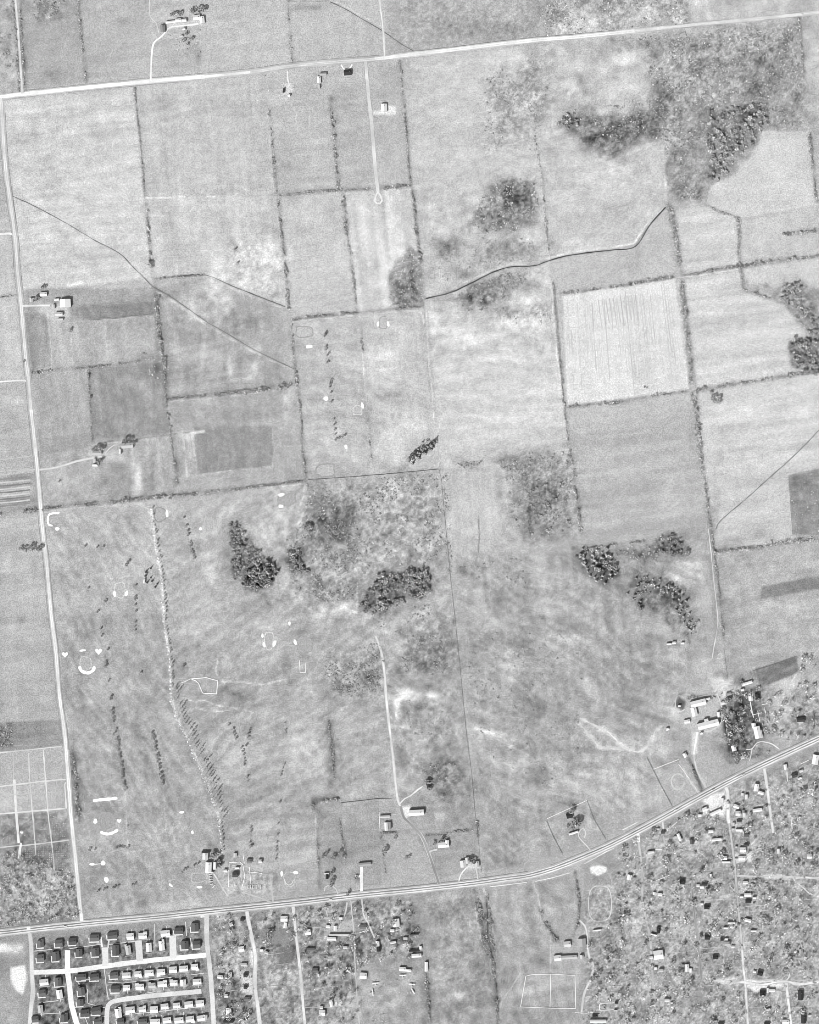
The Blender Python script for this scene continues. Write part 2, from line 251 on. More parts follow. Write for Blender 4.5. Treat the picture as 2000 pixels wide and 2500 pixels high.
# rough, scrubby and wooded ground
def rough(poly, tone, soft=9.0, grain=.10, amount=.9, seed=0, scale=7.0):
    b, m = mask(poly, soft*2.6, 2.0)
    n = fbm(X[b], Y[b], 15, 620+seed, 3); n2 = fbm(X[b], Y[b], scale*.8, 500+seed, 2)
    core = np.clip(((m-.62)*1.5+.9*n*np.clip(1.3-np.abs(m-.5)*2, 0, 1))*1.5+.5, 0, 1)
    m = np.clip(.38*m+.62*core+.25*n2*m*(1-m)*4, 0, 1)*amount
    t = tone+1.5*grain*n2+grain*.9*fbm(X[b], Y[b], scale*3.2, 540+seed, 3)
    T[b] = T[b]*(1-m)+t*m
def zz(ox, oy, pts): return [(ox+a/3.45, oy+b/3.45) for a, b in pts]
for i, a in enumerate([
 ([(1320,-60),(1680,-60),(1684,54),(1470,74),(1335,92)], .645, 8, .14), ([(960,-60),(1320,-60),(1330,92),(960,130)], .635, 10, .08),
 ([(1590,90),(1950,52),(1962,180),(1975,322),(1862,320),(1800,420),(1732,452),(1722,500),(1640,502),(1625,340),(1600,260),(1612,170)], .60, 9, .16, .9, 3, 5.0), ([(1690,250),(1740,180),(1900,130),(1960,180),(1970,300),(1870,310),(1790,420),(1700,470),(1650,380)], .56, 12, .16, .5, 4, 5.0), ([(1380,300),(1430,270),(1500,280),(1620,240),(1630,345),(1560,350),(1510,392),(1440,372),(1400,330)], .55, 8, .14, .9, 5, 5.0),
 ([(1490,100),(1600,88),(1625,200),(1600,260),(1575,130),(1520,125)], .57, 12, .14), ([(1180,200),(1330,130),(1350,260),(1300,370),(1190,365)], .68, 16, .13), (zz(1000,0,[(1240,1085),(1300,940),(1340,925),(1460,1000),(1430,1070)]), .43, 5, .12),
 ([(1226,440),(1307,435),(1318,500),(1310,525),(1250,566),(1190,575),(1148,548),(1170,490)], .555, 9, .16), ([(1060,590),(1110,575),(1120,620),(1080,632)], .61, 10, .12), ([(1165,590),(1300,590),(1330,628),(1200,650),(1110,680),(1160,630)], .61, 10, .11), ([(1101,725),(1145,702),(1246,668),(1240,715),(1225,750),(1175,758),(1130,750)], .585, 9, .14), ([(1240,670),(1310,668),(1330,700),(1250,705)], .65, 10, .1), ([(1210,755),(1340,745),(1345,780),(1220,788)], .70, 10, .16),
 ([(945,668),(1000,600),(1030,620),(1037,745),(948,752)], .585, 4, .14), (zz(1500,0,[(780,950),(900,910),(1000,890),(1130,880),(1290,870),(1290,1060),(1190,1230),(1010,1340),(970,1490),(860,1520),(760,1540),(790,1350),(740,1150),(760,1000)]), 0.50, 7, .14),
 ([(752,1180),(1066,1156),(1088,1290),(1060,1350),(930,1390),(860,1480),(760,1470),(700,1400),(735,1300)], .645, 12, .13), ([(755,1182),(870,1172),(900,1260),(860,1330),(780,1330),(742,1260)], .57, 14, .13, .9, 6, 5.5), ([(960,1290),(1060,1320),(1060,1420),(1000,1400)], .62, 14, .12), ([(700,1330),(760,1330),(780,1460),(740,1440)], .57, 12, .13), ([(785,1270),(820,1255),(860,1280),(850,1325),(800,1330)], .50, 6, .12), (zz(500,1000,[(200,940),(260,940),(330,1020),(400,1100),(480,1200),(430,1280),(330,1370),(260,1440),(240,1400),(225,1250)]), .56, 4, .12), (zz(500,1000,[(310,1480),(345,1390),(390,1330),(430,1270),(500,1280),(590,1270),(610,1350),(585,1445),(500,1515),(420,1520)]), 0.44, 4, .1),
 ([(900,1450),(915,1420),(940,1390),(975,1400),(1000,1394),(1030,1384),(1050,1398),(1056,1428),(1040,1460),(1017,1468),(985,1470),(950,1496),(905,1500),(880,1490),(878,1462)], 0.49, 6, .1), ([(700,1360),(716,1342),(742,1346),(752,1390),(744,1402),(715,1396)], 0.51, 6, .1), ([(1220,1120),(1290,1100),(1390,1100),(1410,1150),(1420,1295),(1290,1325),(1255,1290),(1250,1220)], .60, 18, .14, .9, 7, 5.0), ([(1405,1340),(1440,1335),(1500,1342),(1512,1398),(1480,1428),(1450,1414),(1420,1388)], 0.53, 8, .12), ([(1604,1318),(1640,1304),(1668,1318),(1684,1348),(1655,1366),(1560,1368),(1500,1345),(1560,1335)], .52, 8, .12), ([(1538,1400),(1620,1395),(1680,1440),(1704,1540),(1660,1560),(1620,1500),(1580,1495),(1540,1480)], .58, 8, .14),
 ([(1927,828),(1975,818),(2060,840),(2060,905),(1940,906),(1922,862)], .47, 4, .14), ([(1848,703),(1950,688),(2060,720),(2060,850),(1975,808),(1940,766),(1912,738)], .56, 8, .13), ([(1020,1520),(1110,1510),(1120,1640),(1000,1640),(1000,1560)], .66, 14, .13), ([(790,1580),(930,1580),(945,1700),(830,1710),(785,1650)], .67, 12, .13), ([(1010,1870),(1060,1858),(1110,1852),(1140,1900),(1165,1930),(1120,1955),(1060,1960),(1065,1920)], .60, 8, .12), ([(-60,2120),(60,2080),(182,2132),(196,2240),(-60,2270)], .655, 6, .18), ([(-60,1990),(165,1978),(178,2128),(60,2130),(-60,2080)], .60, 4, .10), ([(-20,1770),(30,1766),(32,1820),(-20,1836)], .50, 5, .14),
 ([(1752,1690),(1790,1685),(1830,1660),(1880,1690),(1880,1850),(1790,1866),(1768,1800)], .59, 14, .18), ([(1900,1700),(2060,1660),(2060,1800),(1900,1800)], .64, 12, .16), ([(510,2236),(1010,2186),(1030,2340),(880,2350),(850,2560),(520,2560)], .60, 6, .18), ([(1600,2030),(1770,1940),(2060,1800),(2060,2560),(1420,2560),(1420,2200)], .66, 10, .16, .85, 3, 5.0), ([(1040,2180),(1160,2168),(1200,2420),(1060,2560)], .655, 8, .08),
 ([(170,1840),(190,1840),(200,2000),(184,2010)], .58, 5, .16), ([(100,2296),(500,2255),(500,2560),(80,2560)], .52, 6, .14), ([(84,2296),(250,2280),(255,2480),(84,2540)], .48, 6, .14),
]): rough(a[0], a[1], a[2], a[3], a[4] if len(a) > 4 else .9, a[5] if len(a) > 5 else i, a[6] if len(a) > 6 else 7.0)
paint([(1312,346),(1350,337),(1400,345),(1432,372),(1470,394),(1512,386),(1545,358),(1610,346),(1630,500),(1585,545),(1550,596),(1435,610),(1344,630),(1332,500)], .742, 2.5, 1.0)
paint([(1724,500),(1735,455),(1796,425),(1850,372),(1860,320),(1972,322),(1994,500),(1806,530)], .785, 2.0, 1.0)
# patches with a shape of their own
def many(fn, rows):
    for r in rows: fn(*r)
ALLP = [(-60,-60),(2060,-60),(2060,2560),(-60,2560)]
many(blob, [ # cx cy rx ry d angle
 (120,20,42,26,-.17,0),(100,60,20,18,-.06,0),(20,60,18,60,-.04,0),(230,15,20,10,.06,0),(110,72,12,10,.09,0),(300,52,14,12,-.10,0),(60,130,10,60,-.07,0),(48,150,6,90,-.05,0),
 (30,40,14,30,-.08,0),(12,130,14,30,-.1,0),(130,180,30,18,-.07,0),(750,18,45,9,-.15,3),(470,130,20,40,-.05,0),(485,140,8,26,-.10,0),(440,160,30,10,-.05,0),
 (1120,60,110,40,-.05,0),(1250,70,60,20,-.06,0),(1420,58,40,22,.10,10),(1480,40,40,30,.05,0),(1370,20,40,30,-.06,0),(1540,50,40,20,.07,0),(1680,30,8,20,-.13,0),
 (1300,130,18,26,-.09,15),(1310,165,14,14,-.08,0),(1270,215,46,16,-.09,0),(1310,235,14,10,.10,0),(1385,225,22,22,.10,0),(1390,210,16,14,.06,0),(1440,240,30,26,-.08,0),(1240,320,32,34,-.08,20),(1320,260,20,28,-.07,10),
 (1530,150,32,40,.13,0),(1560,215,20,22,.07,0),(1560,105,45,12,-.14,0),(1600,180,16,50,-.13,-5),(1620,250,24,50,-.14,10),(1500,230,18,20,.08,0),(1550,300,70,36,-.12,0),(1480,330,50,40,-.12,0),(1500,385,40,18,-.10,0),
 (1670,190,30,22,.06,0),(1740,60,40,10,-.08,0),(1720,150,50,40,-.07,0),(1870,150,60,34,-.10,-20),(1840,220,46,30,-.11,0),(1800,110,50,30,.05,0),(1690,250,26,40,-.10,0),(1800,205,20,16,.09,0),(1690,290,18,20,.07,0),(1960,180,14,90,-.06,0),(1985,340,14,80,-.10,0),(1900,270,40,20,-.07,0),
 (1660,420,50,40,-.08,0),(1630,470,30,30,-.06,0),(1700,470,30,16,-.10,0),(1440,330,40,46,-.15,0),
 (1255,480,62,36,-.17,-20),(1200,540,60,20,-.12,-15),(1300,540,26,40,-.07,0),(1090,600,40,26,-.12,0),(1150,560,30,20,-.07,0),(1230,610,60,24,-.12,0),(1130,670,30,18,-.08,-25),(1170,555,14,16,.10,0),(1290,590,30,10,.06,0),(1050,520,10,60,.03,0),
 (1175,720,72,34,-.16,15),(1240,690,30,20,-.13,0),(1300,690,40,16,-.08,0),(1290,735,16,12,.12,0),(1260,790,50,22,.07,0),(1170,790,40,14,-.03,0),(1060,790,14,18,.11,0),(1150,830,36,14,.10,0),(1300,800,40,30,.05,0),(1255,760,22,12,-.10,0),(1330,765,20,12,-.06,0),(1070,835,26,16,-.08,0),(1200,845,36,20,-.08,0),(1220,875,60,10,.06,0),(1250,820,14,8,-.07,0),(1060,810,10,10,.05,0),
 (1420,600,40,20,.06,0),(1360,600,16,16,-.08,0),(1540,640,60,30,-.03,0),(1440,540,50,30,-.03,0),(1520,520,26,18,-.05,0),(1480,440,60,40,.07,0),(1370,440,20,60,-.02,0),(1590,520,20,14,.06,0),(1420,380,60,20,.05,0),(1590,370,16,30,.05,0),(1350,370,20,16,-.07,0),
 (640,620,46,34,.09,0),(600,690,60,26,.07,0),(680,650,18,20,.06,0),(560,590,8,10,-.10,0),(575,608,9,8,-.12,0),(582,640,6,6,-.12,0),(668,566,10,10,-.08,0),(660,716,16,12,-.14,0),(710,620,10,20,.07,0),(760,560,30,16,-.05,0),(835,620,20,50,.04,0),(750,540,40,40,.03,0),(800,770,60,8,-.05,0),
 (930,530,26,60,-.05,10),(880,560,30,60,.03,0),(960,560,20,60,.04,0),(985,710,36,40,-.19,0),(1010,650,12,40,-.15,0),(925,690,30,18,.05,0),(950,650,14,10,.08,0),
 (560,270,40,20,-.07,-20),(560,200,14,8,-.10,0),(650,210,16,16,-.08,0),(575,130,30,20,.03,0),(700,400,34,20,-.09,0),(860,250,30,40,-.02,0),(960,190,36,30,-.05,0),(930,230,20,10,-.08,0),(810,240,8,10,-.14,0),(820,290,8,40,-.08,0),
 (600,450,40,8,-.04,0),(430,130,10,10,0,0),(440,300,20,30,-.04,0),(390,250,40,30,-.05,0),(490,285,14,20,-.05,0),(80,330,26,40,-.05,-15),(120,410,30,60,-.04,-10),(250,340,40,10,-.04,0),(230,330,20,8,-.04,0),(60,400,12,30,-.03,0),(200,560,50,60,.02,0),(340,620,40,30,.05,0),(120,590,40,40,.03,-30),
 (440,720,50,14,-.12,0),(520,700,20,40,.16,0),(465,745,16,30,.10,0),(540,735,30,22,.14,-10),(490,770,30,10,.06,0),(605,790,40,18,-.16,15),(560,775,16,20,-.12,0),(680,830,20,26,-.04,0),(450,860,60,30,.04,0),(520,870,60,20,.04,0),(560,900,8,22,.10,0),(620,905,16,26,.12,-20),(600,925,40,4,.08,0),(430,900,30,40,-.05,0),(660,920,30,20,-.03,0),
 (700,985,20,40,.09,0),(510,985,40,14,.04,0),(560,1080,60,40,-.05,0),(580,1010,50,10,-.05,0),(700,1100,26,50,.02,0),(480,1010,30,20,.02,0),(575,1168,24,14,-.06,0),(640,1150,30,10,-.03,0),
 (340,940,14,14,.10,0),(350,960,20,12,.06,0),(310,930,20,14,.06,0),(360,870,30,12,-.05,0),(340,875,24,18,-.10,0),(380,900,16,30,-.10,0),(260,1040,40,40,-.03,0),(230,1040,12,40,-.05,0),(240,1180,26,30,-.07,0),(160,1170,60,30,.03,0),(300,1170,40,40,-.09,0),(335,1180,12,30,.09,0),(380,1140,12,20,-.08,0),(375,1190,10,16,-.08,0),(430,1150,10,60,-.06,0),(470,1090,30,40,.04,0),(455,1060,30,8,.08,0),
 (40,980,30,20,.07,0),(30,1010,26,20,-.05,0),(30,860,26,30,.04,0),(60,1400,26,50,.01,0),(20,1440,16,60,-.02,0),(40,1700,60,26,-.05,0),(55,1514,9,9,-.10,0),(10,1720,14,26,-.09,0),
 (760,830,26,60,.01,0),(830,880,40,60,.0,0),(920,900,60,60,.05,0),(940,870,50,20,.05,0),(960,960,60,20,-.06,0),(930,970,16,10,-.10,0),(900,850,10,40,-.04,0),(930,1070,50,30,.07,0),(960,1120,40,30,.06,0),(940,1050,30,18,-.06,0),(800,1080,40,26,.06,0),(770,1130,40,18,-.05,0),(830,1050,26,20,.04,0),(965,1145,40,14,-.10,0),(690,1240,20,10,-.05,0),(780,1150,44,22,-.04,0),
 (985,1050,40,40,.05,0),(1020,1040,30,20,.06,0),
 (1270,1020,60,20,.04,0),(1150,900,60,40,.03,0),(1300,960,60,40,.03,0),(1150,1130,36,12,-.16,-8),(1230,1120,26,14,-.10,0),(1280,1120,20,16,-.10,0),(1320,1110,30,16,-.09,0),(1340,1180,50,46,-.13,-30),(1290,1230,34,50,-.13,0),(1345,1230,30,26,-.10,0),(1260,1220,16,20,-.08,0),(1220,1210,10,10,-.08,0),(1245,1212,10,10,-.10,0),(1300,1290,36,26,-.10,0),(1350,1310,40,18,-.11,0),(1390,1310,20,20,-.07,0),(1380,1190,20,40,.02,0),(1370,1265,14,10,.10,0),(1387,1200,9,9,.17,0),(1150,1230,40,40,.02,0),(1200,1260,26,40,.05,0),(1160,1290,50,14,.05,0),(1100,1280,10,30,.06,0),
 (1690,1070,10,60,-.04,0),(1550,1020,50,20,.02,0),(1640,1200,30,60,.05,0),(1560,1280,50,20,-.02,0),(1755,1180,14,120,-.09,-8),(1745,1260,14,60,-.08,-8),(1850,1130,30,20,.06,0),(1800,1010,60,20,.07,0),(1960,1020,40,26,.06,0),(1830,1310,60,14,-.09,5),(1780,1330,26,12,-.10,0),(1690,1310,26,14,-.10,0),(1960,1180,16,16,-.07,0),(1990,1200,12,16,-.08,0),
 (1150,1400,10,10,-.10,0),(1185,1390,10,10,-.09,0),(1165,1400,10,10,-.10,0),(1257,1418,8,8,-.12,0),(1132,1388,12,14,-.10,0),(1250,1368,12,8,-.10,0),(1215,1368,10,14,-.07,0),
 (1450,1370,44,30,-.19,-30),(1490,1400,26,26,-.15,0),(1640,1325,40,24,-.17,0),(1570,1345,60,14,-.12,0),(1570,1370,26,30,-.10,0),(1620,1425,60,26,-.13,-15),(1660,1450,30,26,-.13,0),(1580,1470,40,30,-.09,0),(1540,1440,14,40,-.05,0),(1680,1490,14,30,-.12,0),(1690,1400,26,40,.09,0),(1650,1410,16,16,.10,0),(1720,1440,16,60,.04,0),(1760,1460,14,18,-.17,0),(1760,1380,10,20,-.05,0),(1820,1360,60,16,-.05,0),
 (795,1300,60,30,-.11,0),(820,1260,60,36,-.07,0),(720,1370,26,26,-.18,0),(850,1250,60,60,-.03,0),(930,1230,50,40,.05,0),(960,1200,30,16,.09,0),(760,1220,30,50,-.04,0),(740,1250,20,30,.07,0),(700,1300,40,20,.03,0),(840,1370,60,20,.03,0),(740,1440,26,20,.08,0),(760,1480,20,26,-.10,0),(790,1440,30,20,-.05,0),(1040,1340,30,18,.12,0),(1040,1375,14,10,.10,0),(1070,1360,16,14,-.08,0),(1010,1300,20,20,.05,0),(970,1400,60,30,-.08,0),(1010,1500,26,16,.10,0),(960,1530,40,20,.05,0),(810,1490,60,14,.12,15),(850,1475,14,20,.10,40),(900,1505,30,10,.10,10),
 (1070,1560,46,50,-.13,0),(1040,1610,60,30,-.09,0),(960,1650,40,30,-.07,0),(900,1600,60,60,-.04,0),(860,1640,60,40,-.05,0),(1020,1590,30,40,-.04,0),(900,1650,26,12,-.16,0),(800,1640,14,60,-.05,0),(820,1690,30,40,-.07,0),(850,1680,40,14,-.10,0),(745,1690,26,40,.05,0),(760,1830,40,50,.08,0),(720,1850,14,40,.05,0),(780,1880,30,16,.05,0),(740,1800,40,20,.03,0),(800,1780,10,40,-.10,0),(812,1880,14,60,-.12,-4),(830,1920,26,20,-.09,0),(790,1950,40,8,-.12,3),(880,1760,40,60,.01,0),(900,1830,40,40,-.02,0),(870,1900,40,20,-.03,0),
 (1020,1700,60,14,.15,5),(985,1690,14,14,.16,0),(970,1720,9,40,.18,0),(1010,1740,26,26,-.12,0),(1060,1710,40,14,.10,10),(1090,1740,16,10,-.10,0),(1020,1760,16,22,.05,0),(1170,1760,20,14,-.10,0),(1180,1785,40,8,.13,-10),(1220,1800,26,14,.10,-20),(1250,1815,14,14,.07,0),(1270,1820,20,14,-.10,0),(1310,1740,14,26,-.14,-15),(1325,1730,10,16,-.13,0),(1190,1560,18,16,-.13,0),(1260,1560,60,34,-.05,0),(1230,1600,40,16,.06,-20),(1250,1625,30,12,.08,0),(1350,1540,80,30,-.04,0),(1400,1560,60,16,.06,-20),(1430,1600,80,50,-.01,0),(1300,1640,60,40,-.02,0),(1260,1670,9,9,-.12,0),(1262,1700,14,12,-.12,0),(1290,1700,20,20,-.06,0),(1340,1710,40,40,-.03,0),(1300,1860,60,14,.06,0),(1350,1850,60,40,.0,0),(1320,1890,22,26,-.13,0),(1180,1850,60,20,.02,0),(1240,1890,40,12,-.06,0),(1080,1870,50,22,-.15,5),(1110,1920,50,26,-.13,0),(1100,1945,36,16,-.12,0),(1060,1900,20,20,-.08,0),(1030,1860,40,20,.0,0),(1180,1920,20,20,-.09,0),(1330,1960,14,14,-.10,0),(1220,1960,30,20,-.05,0),(1250,2020,30,40,-.05,-30),(1240,2110,50,16,-.10,0),(1390,1965,24,10,-.11,0),(1420,1900,60,40,.04,0),(1540,1950,60,30,.03,0),(1520,1880,60,40,.05,0),(1470,1980,60,30,.0,0),(1430,1820,14,14,-.09,0),(1480,1790,60,14,-.04,0),(1200,1880,40,40,.01,0),
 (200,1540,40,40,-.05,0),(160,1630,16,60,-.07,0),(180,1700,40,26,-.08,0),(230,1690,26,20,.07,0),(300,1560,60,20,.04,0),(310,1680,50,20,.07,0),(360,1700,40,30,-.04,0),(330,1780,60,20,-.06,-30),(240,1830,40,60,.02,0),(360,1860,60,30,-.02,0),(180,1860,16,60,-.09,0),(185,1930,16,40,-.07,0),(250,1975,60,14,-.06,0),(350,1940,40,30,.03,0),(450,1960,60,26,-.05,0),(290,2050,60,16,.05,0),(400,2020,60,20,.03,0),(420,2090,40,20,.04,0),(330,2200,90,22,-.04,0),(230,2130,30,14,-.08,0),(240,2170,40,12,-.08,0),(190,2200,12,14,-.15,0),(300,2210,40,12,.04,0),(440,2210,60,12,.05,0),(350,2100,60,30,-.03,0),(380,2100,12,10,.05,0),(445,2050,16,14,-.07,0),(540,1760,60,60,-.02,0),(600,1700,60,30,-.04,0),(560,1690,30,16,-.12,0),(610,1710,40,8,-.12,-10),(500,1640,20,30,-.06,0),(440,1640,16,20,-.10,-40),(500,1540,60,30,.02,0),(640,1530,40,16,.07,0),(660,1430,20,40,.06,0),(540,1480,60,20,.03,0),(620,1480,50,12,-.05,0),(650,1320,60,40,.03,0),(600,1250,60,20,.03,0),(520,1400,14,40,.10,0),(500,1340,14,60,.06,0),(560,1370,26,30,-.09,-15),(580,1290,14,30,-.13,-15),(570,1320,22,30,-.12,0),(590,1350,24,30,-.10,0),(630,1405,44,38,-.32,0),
 (740,1560,40,20,-.06,0),(745,1545,26,8,-.10,0),(740,1600,26,10,-.09,0),(700,1620,12,30,-.08,0),(580,1840,60,30,.02,0),(640,1760,40,40,.0,0),(600,1960,60,20,-.03,0),(720,1960,40,8,-.06,0),(560,2050,30,40,-.06,0),(640,2000,14,60,.03,0),(720,2020,60,60,-.03,0),(760,2080,26,20,.05,0),(800,2030,40,40,-.03,0),(830,2090,40,20,-.08,0),(890,2040,40,20,-.03,0),(870,2140,14,12,-.13,0),(840,2150,20,20,.03,0),(960,2080,40,30,.0,0),(600,2170,40,16,.05,0),(570,2190,50,10,.0,0),(650,2150,16,20,-.06,-40),(740,2180,60,12,-.04,0),
 (1770,1520,20,40,-.06,0),(1830,1560,60,40,.04,0),(1850,1590,20,20,-.07,0),(1960,1560,60,40,.02,0),(1900,1480,60,14,.05,0),(1780,1600,16,40,-.05,0),(1920,1730,50,50,.06,0),(1940,1680,30,30,.07,0),(1900,1790,40,20,.03,0),(1960,1740,26,20,-.10,0),(1980,1790,30,20,-.08,0),(1560,1600,80,30,-.02,0),(1560,1660,60,40,-.04,0),(1640,1640,60,30,.02,0),(1700,1620,40,40,.05,0),(1640,1740,40,16,.09,0),(1620,1820,36,14,.05,-35),(1600,1850,40,10,-.07,-45),(1660,1850,26,14,-.12,0),(1650,1805,40,14,-.06,-15),(1720,1840,40,30,.0,0),(1740,1880,40,40,.0,0),(1680,1910,40,40,.02,0),
 (1820,1700,30,40,-.17,0),(1790,1750,40,50,-.16,0),(1770,1800,30,30,-.17,0),(1810,1790,40,40,-.13,0),(1840,1740,40,30,-.14,0),(1790,1840,30,26,-.17,0),(1820,1810,10,26,-.15,0),(1860,1790,14,30,-.13,0),(1840,1840,40,20,-.08,0),(1780,1690,26,20,-.08,0),(1760,1670,16,10,.18,0),(1780,1680,30,12,.10,0),(1870,1850,26,12,-.05,0),(1730,1728,30,8,-.08,0),(1740,1730,30,14,.07,0),(1900,1850,40,16,-.05,0),(1700,1850,14,20,.0,0),
 (30,1790,26,30,-.07,0),(90,1800,40,14,-.05,0),(20,1810,16,20,-.10,0),(140,1790,16,26,.05,0),(100,2080,60,40,-.08,0),(40,2040,30,30,-.06,0),(140,2010,30,40,-.04,0),(110,1950,60,40,.03,0),(20,1950,26,40,.06,0),(60,2180,60,40,.02,0),(150,2190,30,40,.02,0),(30,2230,40,20,-.03,0),(130,2240,40,12,-.03,0),
 (12,2315,22,12,.26,0),(44,2315,16,12,.18,0),(60,2385,14,20,.10,0),(20,2440,26,40,.02,0),(20,2470,30,40,.07,0),(10,2360,20,20,-.04,0),
])
many(blob, [ # gardens and rough land south of the highway
 (560,2270,40,40,-.06,0),(570,2310,40,40,.02,0),(540,2240,30,12,.10,0),(660,2280,40,40,-.11,0),(700,2320,22,26,-.13,0),(660,2360,50,30,.02,0),(660,2430,50,40,.05,0),(700,2400,30,16,-.03,0),(640,2480,40,26,.0,0),(760,2250,36,30,.03,0),(770,2330,60,26,-.04,0),(800,2230,40,16,.03,0),(790,2420,50,30,-.04,0),(860,2400,30,16,-.14,0),(850,2460,40,30,.10,0),(870,2230,20,20,-.10,0),(900,2300,40,26,-.12,0),(930,2230,50,30,.03,0),(960,2330,60,20,-.06,0),(970,2280,60,14,-.09,0),(960,2440,70,60,.06,0),(990,2390,40,20,.02,0),(1010,2260,14,60,-.09,0),(1045,2440,14,60,-.12,0),(1060,2480,16,40,-.05,0),(560,2410,20,40,-.06,0),(590,2440,14,20,-.08,0),(530,2440,30,26,-.04,0),
 (1090,2250,50,50,.01,0),(1110,2320,40,40,.02,0),(1180,2440,40,26,-.10,0),(1120,2430,26,10,.06,0),(1180,2360,30,20,-.06,0),(1110,2470,60,16,-.07,-8),(1150,2490,40,12,-.02,0),(1180,2250,12,60,-.15,0),(1195,2290,16,60,-.13,0),(1210,2400,12,60,-.10,0),(1230,2390,20,20,-.10,0),(1250,2300,40,30,-.02,0),(1330,2340,40,30,-.06,0),(1320,2350,30,14,-.10,0),(1270,2325,8,8,.10,0),(1350,2300,16,20,-.13,0),(1310,2180,8,10,.11,0),(1365,2240,20,26,.02,0),(1400,2210,10,14,.08,0),(1340,2310,12,14,.05,0),(1470,2210,24,40,.03,0),(1460,2290,26,20,-.05,0),(1480,2290,16,18,-.12,0),(1480,2340,26,40,-.04,0),(1250,2440,26,14,-.08,0),(1320,2480,60,20,-.05,0),(1380,2490,40,10,.0,0),(1300,2400,30,6,-.08,0),
])
many(mottle, [
 (ALLP, 60, .035, 11, 5, 4),(ALLP, 14, .022, 13, 5, 2),
 ([(1330,-60),(2060,-60),(2060,330),(1860,310),(1720,500),(1640,500),(1340,330),(1320,90)], 26, .13, 21, 20, 4),
 ([(1180,130),(1460,110),(1460,330),(1180,360)], 20, .08, 23, 20, 3), ([(1050,480),(1330,430),(1340,640),(1050,720)], 18, .09, 25, 20, 3),
 ([(1050,720),(1340,650),(1360,870),(1050,880)], 16, .11, 27, 10, 3), ([(380,700),(700,750),(560,800),(420,790)], 18, .08, 28, 8, 3),
 ([(750,1178),(1075,1150),(1110,1500),(1150,1950),(960,1940),(920,1580),(700,1450),(690,1300)], 18, .11, 29, 10, 3),
 ([(1220,1110),(1420,1100),(1430,1340),(1220,1340)], 14, .10, 31, 12, 3), ([(1110,1350),(1740,1352),(1600,1980),(1178,2120)], 30, .07, 33, 20, 4),
 ([(150,1500),(1000,1450),(960,1950),(200,2230)], 26, .05, 35, 20, 3), ([(-60,2130),(190,2130),(200,2250),(-60,2275)], 16, .13, 37, 8, 3),
 ([(-60,1980),(165,1970),(180,2130),(-60,2140)], 14, .08, 38, 8, 3), ([(500,2230),(1010,2180),(1050,2560),(520,2560)], 18, .13, 39, 6, 3),
 ([(1430,2110),(2060,1785),(2060,2560),(1400,2560)], 26, .13, 41, 8, 4), ([(1040,2180),(1420,2130),(1420,2560),(1040,2560)], 26, .07, 43, 8, 3),
 ([(8,246),(326,216),(364,640),(58,700)], 24, .05, 45, 8, 3), ([(842,470),(1003,458),(1034,744),(872,760)], 16, .05, 47, 6, 3), ([(357,486),(675,480),(703,748),(500,670)], 14, .05, 49, 8, 2),
 ([(560,580),(700,590),(705,740),(540,690)], 7, .12, 50, 8, 2), ([(1640,1340),(2060,1320),(2060,1780),(1650,1700)], 26, .06, 51, 10, 3), ([(-60,-60),(60,-60),(56,230),(-60,240)], 12, .14, 52, 6, 3), ([(70,-20),(165,-20),(160,60),(80,60)], 8, .13, 53, 8, 2),
 ([(1926,1160),(2060,1130),(2060,1308),(1936,1304)], 12, .09, 54, 4, 3), ([(80,1110),(440,1060),(440,1230),(100,1250)], 14, .07, 55, 6, 3),
])
stripes([(1374,722),(1648,680),(1682,952),(1386,990)], -6.5, 14, .04, 61); stripes([(1460,730),(1560,716),(1566,790),(1468,800)], -7.5, 14, .03, 62)
stripes([(842,470),(1003,458),(1034,744),(872,760)], -6, 10, .09, 63); stripes([(1672,684),(1804,662),(1916,746),(1980,832),(1990,904),(1702,950)], 82, 9, .055, 64)
stripes([(1706,960),(2060,902),(2060,1130),(1746,1342)], 82, 10, .055, 65); stripes([(1656,510),(1796,532),(1802,646),(1668,670)], 80, 9, .055, 66)
stripes([(-60,1160),(80,1150),(88,1232),(-60,1244)], 83, 6, .17, 67); stripes([(315,1130),(345,1130),(350,1215),(318,1218)], -4, 7, .15, 68)
stripes([(445,1060),(480,1060),(490,1160),(450,1165)], -4, 9, .10, 69); stripes([(500,1960),(770,1960),(770,2160),(560,2140)], 82, 8, .05, 70)
stripes([(770,1960),(930,1950),(935,2160),(775,2180)], 82, 8, .03, 71); stripes([(-60,1256),(96,1248),(150,1756),(-60,1762)], -3, 16, .035, 72)
stripes([(60,762),(176,790),(180,895),(76,908)], -4, 12, .06, 73); stripes([(176,700),(372,700),(376,770),(190,790)], 84, 10, .05, 74); stripes([(1112,1350),(1740,1352),(1740,1660),(1160,1660)], 88, 7, .025, 75)
stripes([(720,800),(900,780),(910,1140),(750,1160)], -5, 12, .03, 76); stripes([(386,710),(720,890),(724,934),(412,968)], 78, 10, .05, 77); stripes([(180,790),(370,780),(368,872),(180,893)], -4, 24, .04, 78)
frng = np.random.default_rng(41)
for poly, _t in FIELDS:
    stripes(poly, float(frng.choice((-6, 83, 84, -5, 80))), float(frng.uniform(6, 11)), float(frng.uniform(.015, .05)), int(frng.integers(1000, 5000)))
